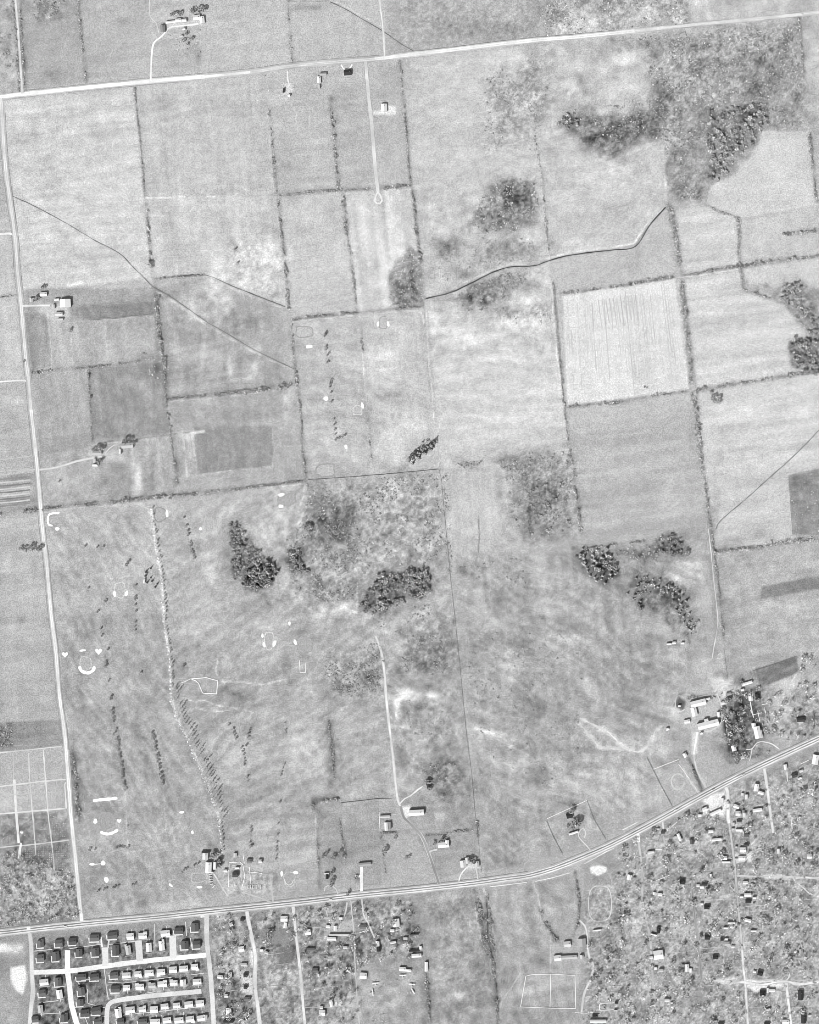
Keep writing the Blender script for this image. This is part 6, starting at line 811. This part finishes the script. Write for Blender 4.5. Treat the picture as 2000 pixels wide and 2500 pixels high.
def row(kind_, pts, r, phrase, group, hs=1.0, what=None):
    what = what or {'conifer': 'dark conifer', 'dark': 'dark tree', 'bare': 'bare tree', 'grey': 'grey tree', 'poplar': 'slim pale tree'}[kind_]
    for i, p in enumerate(pts): tree(kind_, p[0], p[1], r*.82*(p[2] if len(p) > 2 else 1), '%s, %s from the north in %s' % (what, ordinal(i), phrase), group, hs, 'fairway_tree' if kind_ == 'dark' and 'golf' in group else None)
row('dark', [(246,1535),(249,1552,.9),(258,1617,1.3),(259,1625),(266,1662),(272,1700,1.1),(270,1708),(274,1734,1.1),(275,1743),(277,1752),(278,1761),(284,1780),(281,1788),(277,1794),(286,1803,1.2),(288,1812,1.2),(289,1822),(290,1832),(292,1842),(293,1850),(296,1864),(297,1872),(299,1882),(299,1890,1.1),(300,1897),(303,1911),(304,1919),(306,1927)], 3.4, 'the western fairway tree column', 'golf fairway trees', 1.0)
row('dark', [(372,1788),(374,1796),(375,1804,1.2),(378,1815,1.2),(380,1824,1.2),(382,1832),(384,1842),(386,1850,1.1),(387,1858),(389,1867),(390,1875),(393,1889,1.2),(395,1899,1.2),(397,1908),(398,1915)], 3.4, 'the second fairway tree column', 'golf fairway trees')
row('dark', [(332,1429,.9),(331,1458,1.1),(331,1464),(330,1477,1.1),(332,1492),(331,1519),(330,1529,.8),(330,1539)], 3.0, 'the short tree line by the horseshoe green', 'golf fairway trees')
row('dark', [(794,816,1.4),(793,820),(796,846,1.2),(795,854),(799,868),(803,862,.9),(800,886,1.3),(808,930,1.3),(806,938,1.3),(805,945),(808,958),(810,980),(814,1024),(817,1036),(818,1050,1.2),(819,1060),(820,1074,1.1),(828,1070),(836,1066),(843,1062)], 3.0, 'the broken tree column of the northern golf holes', 'golf fairway trees')
row('dark', [(449,1264),(456,1284),(459,1296,1.2),(460,1305,1.2),(464,1324),(466,1332,1.2),(468,1344),(471,1350,1.1),(473,1357),(475,1364)], 3.0, 'the slanting row west of the square-ended green', 'golf fairway trees')
row('conifer', [(368,1388,.8),(356,1398,1.3),(355,1407,1.2),(368,1411,.9),(371,1420),(359,1423,1.1),(384,1426),(379,1434)], 4.0, 'the dark cluster around the tiny golf hut', 'golf hut trees', 1.3)
row('dark', [(559,1770),(569,1780,1.2),(571,1788),(574,1794),(577,1802,1.1),(610,1782),(608,1790,1.1),(607,1800),(602,1819),(590,1825),(593,1833,1.1),(595,1842),(597,1852,.8),(598,1860),(596,1867),(604,1896),(605,1906,.7)], 3.0, 'the loose tree group east of the avenue', 'rough trees')
row('dark', [(696,1764,.7),(698,1782),(697,1790),(695,1865,.7),(691,1875,.7),(688,1885,.9),(686,1893,.9),(684,1958,1.1)], 2.6, 'the sparse line west of the pale hollow', 'rough trees')
row('dark', [(612,2020),(613,2030),(611,2056),(612,2066,1.3),(615,2064)], 3.2, 'the first short line north of the garden plots', 'rough trees'); row('dark', [(679,2010,.8),(678,2036),(677,2056,.8),(675,2068),(674,2076),(676,2088,.8),(674,2097,1.1)], 2.8, 'the second short line north of the garden plots', 'rough trees')
row('dark', [(219,2074,1.2),(233,2073),(285,2071,1.1),(291,2068),(297,2068),(303,2068,.9),(312,2068,1.1)], 3.0, 'the tree line under the big round green', 'golf fairway trees'); row('dark', [(330,2158,.9),(322,2161),(290,2162),(281,2165),(276,2167,.8),(260,2169),(254,2172,1.1),(243,2173),(239,2177,1.1)], 3.0, 'the slanting line above the highway', 'golf fairway trees'); row('dark', [(456,2120),(450,2124),(446,2128),(475,2112,1.2),(484,2108)], 3.0, 'the slanting row west of the clubhouse', 'golf fairway trees')
row('dark', [(814,2092,1.8),(830,2081,1.8),(836,2090),(965,2045,1.2),(992,2094,1.2),(999,2091,1.2),(940,2076,2.2)], 3.2, 'the small meadows between golf course and farm track', 'meadow trees')
row('dark', [(145,1176),(216,1436),(258,1467,1.3),(239,1493),(310,1377,1.5),(316,1369),(209,1333,1.1),(238,1335),(252,1335),(449,1625,1.2),(345,1642),(312,2017,.8),(264,1585,.9)], 3.0, 'the scattered trees of the western fairways', 'golf fairway trees')
row('dark', [(216,917,1.2),(219,972,1.5),(59,883,.9),(174,804,1.1),(172,810),(366,646,1.9),(372,651,1.2),(575,608,1.0),(582,641,.8)], 3.2, 'the lone field trees of the north-west farmland', 'field trees')
row('dark', [(1738,972,1.2),(1746,968,1.3),(1755,972,1.3),(1743,982,1.2),(1754,984,1.2),(1735,960)], 4.6, 'the round clump below the eastern hedge corner', 'clump trees'); row('dark', [(1573,946,.9),(1579,947,.7)], 2.6, 'the bottom corner of the striped pale field', 'field trees')
row('dark', [(52,1338),(58,1341),(64,1335),(64,1345),(71,1340),(77,1333,1.2),(78,1344),(84,1338),(85,1330),(91,1340),(96,1345),(100,1334),(105,1335)], 4.2, 'the dark oblong plot beside the west road', 'oblong plot trees')
# the avenue of slim pale trees
AV = [(370,1243),(372,1284),(380,1328),(388,1374),(396,1420),(399,1464),(401,1517),(406,1549),(413,1596),(417,1651),(417,1680),(423,1720),(435,1755),(449,1784),(464,1813),(478,1848),(493,1880),(500,1900),(514,1929),(529,1970),(535,2000),(541,2050),(543,2085)]
pts = along(AV, 9.2)
random.seed(11)
for i, (x, y) in enumerate(pts):
    big = 1.0 if 1690 < y < 2010 else .45
    if random.random() < .06: continue
    tree('poplar', x+random.uniform(-1.4, 1.4), y+random.uniform(-1.6, 1.6), random.uniform(.7, 1.2)*1.9*(1.0 if big == 1 else .95), 'slim pale tree, %s from the north in the long bending avenue' % ordinal(i), 'avenue trees', 1.3*big)
def scatter(poly, n, mind, seed):
    r = np.random.default_rng(seed); P = np.asarray(poly, float); lo, hi = P.min(0), P.max(0); out = np.zeros((0, 2)); tries = 0
    while len(out) < n and tries < n*40:
        q = r.uniform(lo, hi); tries += 1
        if not inside(q[0], q[1], poly): continue
        if len(out) and np.hypot(*(out-q).T).min() < mind: continue
        out = np.vstack([out, q])
    return out
# woods whose crowns one can still tell apart
def wood(kind_, poly, n, mind, r, label, group, hs=1.0, seed=1):
    share = any(w in label for w in ('round plantation', 'large winged', 'double-row'))
    wr = np.random.default_rng(seed+50)
    for i, (x, y) in enumerate(sorted(map(tuple, scatter(poly, int(n*1.15), mind*.86, seed)+wr.normal(size=(1, 2))*0))):
        if not share or wr.random() < .5: x += wr.normal()*4; y += wr.normal()*4
        u = random.random(); k = kind_ if u < .62 else ('grey' if kind_ != 'pale' else 'dark') if u < .86 else ('dark' if kind_ == 'conifer' else 'bare')
        tree(k, x, y, r*random.choice((.5, .65, .8, .95, 1.1, 1.3)), label if share else '%s from west: %s' % (ordinal(i), label), group, hs*.75, ('plantation_tree' if 'plantation' in group or 'belt' in group else 'copse_tree' if 'copse' in group or 'thicket' in group else 'garden_tree' if 'garden' in group else 'woodland_tree') if k in ('dark', 'grey') else None)
def z(ox, oy, pts): return [(ox+a/3.45, oy+b/3.45) for a, b in pts]
W1 = z(500, 1000, [(310,1470),(345,1390),(390,1330),(430,1280),(500,1290),(580,1280),(600,1350),(575,1440),(500,1505),(420,1510)])
wood('conifer', W1, 95, 6.0, 5.0, 'tree in the dense round plantation beside the fairway', 'round plantation conifers', 1.2, 2)
W2 = [(903,1446),(918,1420),(940,1396),(960,1404),(985,1402),(1000,1396),(1030,1388),(1046,1400),(1050,1425),(1040,1455),(1017,1464),(1000,1452),(985,1440),(955,1440),(935,1455),(915,1456)]
wood('dark', W2, 120, 6.2, 5.2, 'tree in the large winged wood below the scrub', 'winged wood trees', 1.1, 3)
wood('dark', [(905,1490),(920,1466),(940,1460),(970,1462),(985,1470),(960,1482),(945,1490),(915,1498)], 26, 6.5, 4.6, 'tree in the southern tongue of the winged wood', 'winged wood trees', 1.0, 4); wood('dark', [(880,1466),(893,1460),(900,1480),(893,1490),(884,1484)], 8, 6, 4.4, 'tree in the western knot beside the winged wood', 'winged wood trees', 1.0, 5)
wood('conifer', [(996,1124),(1012,1104),(1032,1090),(1050,1078),(1060,1080),(1056,1096),(1040,1106),(1018,1118),(1000,1130)], 44, 5.0, 4.4, 'tree in the slanting double-row shelter belt', 'shelter belt conifers', 1.5, 6)
wood('dark', [(704,1358),(716,1345),(738,1348),(742,1362),(728,1370),(710,1368)], 20, 5.5, 4.4, 'tree in the upper clump west of the scrub', 'scrub edge trees', 1.0, 7); wood('dark', [(708,1384),(722,1372),(742,1376),(750,1388),(744,1398),(722,1394)], 22, 5.5, 4.4, 'tree in the lower clump west of the scrub', 'scrub edge trees', 1.0, 8); wood('dark', [(742,1284),(750,1280),(760,1290),(756,1298),(744,1294)], 7, 5, 4.2, 'tree in the small clump north of the scrub edge', 'scrub edge trees', 1.0, 9)
W8 = z(1500, 0, [(800,950),(900,920),(1000,900),(1130,890),(1280,880),(1280,1050),(1180,1200),(1000,1330),(960,1480),(860,1500),(780,1500),(800,1350),(760,1150),(770,1020)])
wood('pale', W8+[], 150, 6.4, 3.9, 'tree crown in the dark-floored north-eastern wood', 'pale wood trees', 1.0, 10)
W6 = [(1607,1318),(1640,1306),(1665,1318),(1680,1345),(1655,1362),(1625,1352),(1606,1340)]
wood('dark', W6, 26, 8, 4.2, 'tree in the copse at the corner of the smooth grey field', 'corner copse trees', 1.1, 12)
RING = z(1500, 1000, [(130,1420),(300,1400),(500,1460),(620,1560),(640,1700),(700,1790),(680,1900),(600,1880),(540,1720),(480,1600),(340,1500),(240,1560),(260,1700),(180,1690),(130,1560)])
wood('conifer', RING, 74, 6.5, 4.0, 'tree of the open ring-shaped plantation', 'ring plantation conifers', 1.2, 13)
wood('conifer', [(1405,1342),(1440,1337),(1480,1345),(1500,1360),(1510,1398),(1480,1424),(1452,1412),(1424,1388)], 60, 7.0, 4.6, 'tree of the sloping copse below the smooth grey field', 'sloping copse trees', 1.2, 14)
wood('dark', z(1500, 500, [(1480,1130),(1640,1100),(1725,1200),(1760,1400),(1520,1400),(1460,1250)]), 56, 7.0, 4.4, 'tree in the rounded wood at the east edge', 'east edge wood trees', 1.0, 15)
wood('pale', z(1000, 0, [(1240,1080),(1290,970),(1340,930),(1460,1000),(1420,1060),(1330,1080)]), 26, 6.0, 3.2, 'tree crown in the small dark thicket of the north scrub', 'north scrub thicket', 1.0, 16)
wood('dark', [(1760,1690),(1790,1690),(1815,1670),(1825,1700),(1820,1740),(1815,1800),(1830,1850),(1795,1862),(1780,1850),(1768,1800),(1764,1740)], 30, 11.0, 5.0, 'garden tree between the stable yard and the big white house', 'east farm garden trees', .9, 18); wood('grey', [(1745,1690),(1790,1676),(1880,1690),(1900,1790),(1880,1850),(1790,1868),(1775,1850),(1764,1740)], 34, 13.0, 5.6, 'smaller garden tree between the stable yard and the big white house', 'east farm garden trees', .8, 19)
# bare and dark trees around the houses, each named by the house it stands nearest to
BP = np.array([(b[0], b[1]) for b in BLD]); NEAR = {}
def place_word(dx, dy):
    a = math.degrees(math.atan2(-dy, dx)) % 360
    return ['east','north-east','north','north-west','west','south-west','south','south-east'][int((a+22.5)//45) % 8]
def short(label):
    s = label.replace(' bungalow,', ' bungalow').replace(', %s' % 'x', '')
    w = s.split(); return ' '.join(w[:10]).rstrip(',')
def yard_tree(k, x, y, r, hs=1.0):
    d = np.hypot(BP[:, 0]-x, BP[:, 1]-y); b = int(d.argmin()); wrd = {'bare': 'bare tree', 'dark': 'dark tree', 'grey': 'grey tree', 'pale': 'pale tree'}[k]
    pw = place_word(x-BP[b, 0], y-BP[b, 1]); key = (wrd, pw, BLD[b][2]); n = NEAR.get(key, 0); NEAR[key] = n+1
    NEAR.setdefault('list', []).append((k, x, y, r, hs, wrd, pw, b, n))
YARD = [([(1505,2080),(1610,2020),(1720,1960),(1760,2010),(1790,2130),(1600,2320),(1505,2330)], 80, 12), ([(1620,2330),(1800,2200),(1820,2500),(1500,2500),(1500,2340)], 85, 13), ([(1800,2000),(1990,1890),(1995,2130),(1810,2130)], 55, 13), ([(1815,2150),(1995,2160),(1995,2390),(1830,2390)], 60, 13), ([(1840,2430),(1995,2420),(1995,2498),(1840,2498)], 16, 14),
 ([(525,2240),(600,2240),(615,2490),(535,2490)], 34, 10), ([(640,2235),(1000,2190),(1010,2340),(760,2350),(640,2300)], 60, 12), ([(750,2340),(880,2330),(880,2490),(755,2490)], 26, 13), ([(1880,1700),(1990,1660),(1990,1810),(1880,1800)], 26, 12), ([(1430,2250),(1500,2240),(1500,2450),(1440,2440)], 22, 13), ([(1940,1560),(1990,1560),(1990,1640),(1950,1640)], 4, 14)]
rs = np.random.default_rng(77)
for q, (poly, n, md) in enumerate(YARD):
    for (x, y) in scatter(poly, n, md, 200+q):
        if np.hypot(BP[:, 0]-x, BP[:, 1]-y).min() < 8: continue
        u = rs.random(); k = 'bare' if u < .52 else 'grey' if u < .84 else 'dark' if u < .88 else 'pale'
        yard_tree(k, x, y, rs.uniform(5.5, 10.0) if k in ('bare', 'grey') else rs.uniform(3, 5), rs.uniform(.8, 1.15))
for (x, y, r) in [(420,38,4),(430,36,5),(440,36,5),(470,30,6),(486,26,7),(498,24,6),(455,84,4),(448,100,4),(470,95,4),(458,110,3.5),(105,702,4),(112,700,3),(88,730,5),(95,728,4),(238,1095,6),(248,1097,6),(228,1098,4),(240,1130,5),(250,1122,4),(306,1078,6),(318,1077,5),(330,1082,4),(70,2110,6),(1395,1980,6),(1402,2008,7),(1412,2006,6),(1398,2020,5),(1385,2018,4),(1046,1908,5),(1050,1925,5),(1148,2098,5),(1155,2102,5),(1060,2060,4),(1080,2050,5),(810,2130,5),(812,2150,5),(808,2160,4),(850,2180,4),(870,2142,4),(520,2088,6),(530,2086,6),(536,2100,5),(538,2112,5),(800,2080,4),(790,2090,4)]: yard_tree('dark', x, y, r)
for q in NEAR['list']:
    (k, x, y, r, hs, wrd, pw, b, n) = q; tot = NEAR[(wrd, pw, BLD[b][2])]
    head = wrd if tot == 1 else '%s %s' % (ordinal(n), wrd)
    tree(k, x, y, r, '%s %s of the %s' % (head, pw, short(BLD[b][2])), 'garden trees', hs)

# ------------------------------------------------------------------ scrub, brambles and woodland nobody could count
def strew(poly, n, mind, seed):
    r = np.random.default_rng(seed); P = np.asarray(poly, float); lo, hi = P.min(0)-4, P.max(0)+4
    gx_, gy_ = np.meshgrid(np.arange(lo[0], hi[0], mind), np.arange(lo[1], hi[1], mind)); q = np.stack([gx_.ravel(), gy_.ravel()], 1)
    w = 6*np.stack([fbm(q[:, 0], q[:, 1], 16, seed, 2), fbm(q[:, 0], q[:, 1], 16, seed+3, 2)], 1); q = q+r.uniform(-.5, .5, q.shape)*mind
    q = q[inside(q[:, 0]+w[:, 0], q[:, 1]+w[:, 1], poly)]; r.shuffle(q); return q[:n]
def stuff(name, label, poly, n, mind, r, ks, seed, hs=1.0, dens=None):
    rr2 = np.random.default_rng(seed+900); items = []
    for (x, y) in strew(poly, n, mind, seed):
        if dens is not None and vnoise(x, y, dens, seed)+.5 < .45: continue
        k = ks[rr2.integers(len(ks))]; f = .62 if 'shrub' in k else 1.0; items.append((k, x, y, r*f*rr2.uniform(.6, 1.4), hs*f))
    o = merged(name, items); o['kind'] = 'stuff'; o['label'] = label; return o
SH = ('shrub', 'shrub', 'shrub', 'light_shrub'); SD = ('shrub',); SP = ('shrub', 'light_shrub')
for a in [
 ('scrub', 'mottled scrub of the north-eastern rough land', [(1500,90),(1950,60),(1960,300),(1870,310),(1720,480),(1640,490),(1620,340),(1480,360),(1430,260),(1600,240),(1570,110)], 2600, 5, 2.9, SH, 301, .9, 24), ('scrub', 'sparse scrub north of the north road', [(1310,0),(1680,0),(1680,55),(1335,92)], 500, 5, 2.8, SP, 302, .9, 22), ('scrub', 'bushes of the north-west corner', [(0,0),(34,0),(46,160),(0,170)], 70, 5, 2.8, SD, 303, 1, 20), ('scrub', 'dark bushes on the top north-west pasture', [(80,0),(160,0),(150,24),(120,50),(85,50)], 70, 4.5, 2.6, SH, 304),
 ('scrub', 'dark shrub patch of the central northern field', [(1226,440),(1307,435),(1318,500),(1310,520),(1250,566),(1190,572),(1150,545),(1170,490)], 420, 4.8, 3.0, SH, 305, 1, 16), ('scrub', 'thin scrub on the northern grassland', [(1190,180),(1330,120),(1340,260),(1300,370),(1180,370)], 320, 6, 2.6, SD, 306, .8, 26), ('scrub', 'scrub north of the winding drain', [(1050,580),(1140,560),(1330,590),(1330,630),(1200,650),(1080,690)], 200, 5, 2.4, SD, 307, .8, 22), ('scrub', 'dark scrub south of the winding drain', [(1101,725),(1145,700),(1246,664),(1290,680),(1240,720),(1225,752),(1175,760),(1130,752)], 300, 4.8, 2.9, SD, 308, .8, 14), ('scrub', 'scattered bushes south of the winding drain', [(1200,750),(1345,740),(1345,790),(1220,790)], 70, 6, 2.3, SH, 309, .8, 18), ('scrub', 'bushes in the corner of the coarse pale field', [(950,680),(1000,600),(1030,630),(1036,740),(950,752)], 150, 4.6, 2.4, SP, 310),
 ('scrub', 'scrub of the central rough south of the drain', [(752,1180),(1068,1155),(1092,1330),(1040,1380),(900,1390),(860,1480),(760,1470),(720,1400)], 1300, 5.5, 3.0, SH, 311, .9, 30), ('scrub', 'dark scrub at the heart of the central rough', [(790,1275),(820,1262),(850,1280),(850,1315),(800,1325)], 110, 4.6, 2.8, SD, 312), ('woodland', 'grey young trees beside the round plantation', z(500,1000,[(200,940),(260,940),(330,1020),(400,1100),(480,1200),(430,1280),(330,1370),(260,1440),(240,1400),(225,1250)]), 150, 4.8, 3.2, ('grey','shrub','dark'), 313, .9), ('scrub', 'thorny scrub wood west of the smooth grey field', [(1220,1125),(1290,1105),(1390,1105),(1405,1150),(1415,1290),(1290,1320),(1255,1290),(1250,1220)], 330, 5.2, 3.0, ('shrub','shrub','shrub','grey'), 314, .9, 24), ('scrub', 'dark bushes north-west of the scrub wood', [(1112,1136),(1150,1126),(1178,1120),(1176,1134),(1130,1144)], 40, 4.6, 3.0, SD, 315), ('scrub', 'bush fringe below the scrub meadow', [(1120,1380),(1290,1360),(1280,1440),(1130,1410)], 60, 7, 2.8, SD, 316, .9, 18),
 ('scrub', 'rough bushes east of the straight farm track', [(960,1690),(1020,1720),(1120,1740),(1120,1800),(1000,1790),(970,1760)], 120, 5, 2.4, SD, 317, .8, 20), ('scrub', 'gorse around the southern pasture rise', [(1130,1540),(1420,1540),(1430,1920),(1180,1940)], 420, 9, 2.8, SD, 318, .7, 40), ('scrub', 'thicket above the white barn', [(1020,1865),(1100,1855),(1160,1900),(1160,1950),(1060,1960),(1040,1930)], 200, 5, 2.6, SD, 319, .8, 26), ('scrub', 'rough bushes west of the straight farm track', [(780,1600),(940,1570),(945,1690),(830,1700),(790,1650)], 320, 6, 3.0, SD, 320, .8, 28), ('scrub', 'dark bushes at the track bend', [(890,1645),(930,1630),(934,1655),(900,1658)], 36, 4.4, 2.8, SD, 321),
 ('woodland', 'leafless orchard wood in the south-western corner', [(0,2090),(60,2080),(180,2130),(192,2235),(0,2262)], 320, 6.5, 5.0, ('bare','bare','bare','grey'), 322, .8), ('scrub', 'young stock in the western nursery beds', [(0,1990),(160,1980),(166,2045),(0,2062)], 160, 5.5, 1.8, SH, 324, .9, 20), ('scrub', 'dark thicket at the west edge', [(-10,1768),(28,1766),(30,1820),(8,1832),(-10,1830)], 70, 4.6, 2.8, SH, 325), ('scrub', 'bushes over the nursery paths', [(30,1770),(100,1765),(120,1800),(40,1810)], 40, 6, 2.6, SD, 326, .8, 16),
 ('woodland', 'wood edge along the eastern slope', z(1500,500,[(1200,700),(1550,650),(1725,800),(1760,1150),(1640,1060),(1520,920),(1420,820)]), 260, 5.5, 3.2, ('shrub','grey','dark','shrub'), 327, .9, 26), ('scrub', 'brambles on the dark east plot', [(1928,1162),(2000,1142),(2000,1300),(1938,1302)], 120, 6, 2.2, SH, 328, .8, 20), ('scrub', 'bushes at the lane below the copse', [(1600,1360),(1690,1360),(1690,1400),(1560,1400),(1545,1360)], 110, 5.5, 2.8, SD, 329, .8, 22), ('scrub', 'undergrowth among the village gardens', [(1510,2070),(1612,2010),(1990,1880),(1995,2498),(1420,2498),(1440,2330),(1510,2290)], 2400, 7, 3.4, ('light_shrub','bare','bare','light_shrub','shrub'), 330, .7, 22), ('scrub', 'undergrowth among the gardens south of the highway', [(525,2235),(1010,2190),(1030,2498),(530,2498)], 420, 7, 2.2, ('shrub','light_shrub'), 331, .9, 22), ('scrub', 'undergrowth of the east farm garden', [(1750,1690),(1870,1690),(1880,1850),(1770,1860)], 160, 6, 2.4, SD, 332, .9, 22), ('scrub', 'bushes of the north-west farm garden', [(405,75),(500,70),(500,160),(430,120)], 60, 6, 2.4, SP, 333, .9, 16), ('scrub', 'yard bushes under the north road', [(640,180),(720,215),(760,260),(660,262)], 40, 6, 2.2, SP, 334, .8, 16), ('scrub', 'dark specks over the western pale field', [(60,300),(180,300),(200,480),(100,480)], 120, 7, 1.6, SD, 335, .6, 24), ('scrub', 'pale scrub at the hedge corner south of the farm', [(330,860),(410,860),(412,930),(340,920)], 60, 5, 2.6, SP, 336, .8, 20), ('scrub', 'weedy ground among the walled plots', [(556,2070),(660,2075),(660,2160),(560,2165)], 90, 6, 1.8, SP, 337, .7, 16),
 ('woodland', 'tree band linking the two copses below the smooth grey field', [(1492,1340),(1560,1326),(1612,1318),(1622,1350),(1570,1366),(1510,1376)], 80, 6.5, 3.4, ('grey','shrub','bare','shrub'), 338, .7, 18), ('scrub', 'dark brush between the clumps of the central rough', [(690,1330),(740,1260),(800,1240),(880,1300),(860,1390),(800,1430),(720,1450)], 420, 5.5, 3.2, SD, 339, .8, 26), ('scrub', 'brush along the central fence line', [(1076,1150),(1092,1150),(1108,1400),(1092,1400)], 90, 5.5, 2.8, SH, 340, .8, 20), ('scrub', 'brush south of the winged wood', [(920,1500),(1100,1460),(1110,1640),(1000,1650),(940,1600)], 300, 6.5, 3.0, SD, 341, .8, 30),
]: stuff(*a)

items = []
for q in ([(92,2070),(128,2066),(134,2120),(98,2126)], [(134,2064),(168,2060),(176,2120),(140,2122)], [(60,2072),(86,2070),(90,2100),(64,2106)], [(128,2010),(160,2006),(164,2044),(132,2048)]):
    for (x, y) in [(x+y*.07, y) for y in np.arange(2000, 2130, 5.2) for x in np.arange(-100, 60, 4.4)]:
        if inside(np.array(x), np.array(y), q): items.append(('light_shrub' if random.random() < .55 else 'shrub', x, y, 1.25, .9))
nur = merged('nursery_stock', items); nur['kind'] = 'stuff'; nur['label'] = 'rows of nursery saplings in the south-western plots'
# ------------------------------------------------------------------ cars and light aircraft
def car(label, x, y, ang, tone, L=4.6):
    root = obj('car', None, loc=W(x, y, .2), rz=math.radians(ang)); tag(root, label, 'car', 'cars')
    v, f = box(-L/2, L/2, -.9, .9, .35, .95); obj('body', mesh('body', v, f, alb(tone), M_PAINT), root)
    a, b = -L*.28, L*.2; cv = [(a-.3,-.85,.95),(b+.5,-.85,.95),(b+.5,.85,.95),(a-.3,.85,.95),(a,-.7,1.5),(b,-.7,1.5),(b,.7,1.5),(a,.7,1.5)]
    obj('cabin', mesh('cabin', cv, f, alb(tone*.96), M_PAINT), root)
    wv = []; wf = []
    for i in range(8): t = 2*math.pi*i/8; wv += [(.33*math.cos(t), -.1, .33*math.sin(t)), (.33*math.cos(t), .1, .33*math.sin(t))]
    for i in range(8): j = (i+1) % 8; wf.append((2*i, 2*i+1, 2*j+1, 2*j))
    wf += [tuple(range(0, 16, 2)), tuple(range(15, 0, -2))]; wm = mesh('wheel', wv, wf, alb(.2), M_PAINT)
    for sx in (-1, 1):
        for sy in (-1, 1): obj('wheel', wm, root, (sx*L*.32, sy*.85, .33))
for i, y in enumerate((2134, 2140, 2146, 2152, 2158)): car('light car, %s from the north in the file below the clubhouse hall' % ordinal(i), 514+i*.6, y, 4, .95, 5.2)
car('pale car parked askew at the end of the clubhouse file', 522, 2164, 50, .97, 5.6)
for i, x in enumerate((606, 612, 618, 626, 636)): car('light car, %s from the west in the row under the walled plots' % ordinal(i), x, 2165, 86, .97, 5.4)
for lab, x, y, t in [('white car driving on the highway before the crossing lane', 1650,1977,.97), ('white car on the highway above the white village lot', 1741,1928,.95), ('white car on the highway south of the lodge', 1842,1876,.97), ('white van on the highway west of the lodge', 1815,1891,.95)]: car(lab, x, y, 27, t, 5.5)
car('pale car on the highway by the estate corner', 160, 2261, 6, .97, 5.4); car('pale car on the highway at the loop drive', 807, 2196, 6, .97, 5.6); car('white car on the north road near its east end', 1958, 36, 6, .97, 5.0)
def plane(label, x, y, ang):
    root = obj('light_aircraft', None, loc=W(x, y), rz=math.radians(ang)); tag(root, label, 'aircraft', 'light aircraft on the grass')
    V = []; F = []; st = [(-4.0,.12,1.4),(-2.2,.35,1.35),(-.3,.62,1.35),(1.4,.62,1.3),(2.6,.45,1.25),(3.1,.15,1.25)]
    for (xx, r, zz) in st:
        for k in range(8): a = 2*math.pi*k/8; V.append((xx, r*math.cos(a), zz+r*math.sin(a)))
    for i in range(len(st)-1):
        for k in range(8): j = (k+1) % 8; F.append((8*i+k, 8*i+j, 8*i+8+j, 8*i+8+k))
    F += [tuple(range(7, -1, -1)), tuple(range(40, 48))]; obj('fuselage', mesh('fuselage', V, F, alb(.95), M_PAINT), root)
    v, f = box(.1, 1.9, -5.4, 5.4, 1.95, 2.12); obj('wing', mesh('wing', v, f, alb(.99), M_PAINT), root)
    v, f = box(-4.1, -3.1, -1.9, 1.9, 1.5, 1.58); obj('tailplane', mesh('tailplane', v, f, alb(.99), M_PAINT), root)
    v, f = box(-4.2, -3.1, -.06, .06, 1.5, 2.7); obj('fin', mesh('fin', v, f, alb(.95), M_PAINT), root)
    v, f = box(3.1, 3.2, -.9, .9, 1.15, 1.3); obj('propeller', mesh('propeller', v, f, alb(.3), M_PAINT), root)
    for sx, sy in ((1.3,.9),(1.3,-.9),(-3.8,0)): v, f = box(-.25, .25, -.1, .1, 0, 1.1 if sy else 1.3); obj('landing_gear', mesh('landing_gear', v, f, alb(.3), M_PAINT), root, (sx, sy, 0))
plane('white light aircraft, north-west one of the pair on the grass strip', 917, 2401, 95); plane('white light aircraft, south-west one of the pair on the grass strip', 909, 2423, 5); plane('white light aircraft parked under the airfield sheds', 983, 2382, 92); plane('white light aircraft, upper of two at the strip hedge', 1006, 2404, 85); plane('white light aircraft, lower of two at the strip hedge', 1007, 2420, 30)
dups = {k: v for k, v in USED.items() if v > 1}
print('objects', len(bpy.data.objects), 'trees', NT[0], 'shared labels', len(dups), list(dups.items())[:12])
tris = sum(len(m.loops)-2*len(m.polygons) for m in bpy.data.meshes); print('triangles in mesh data', tris)
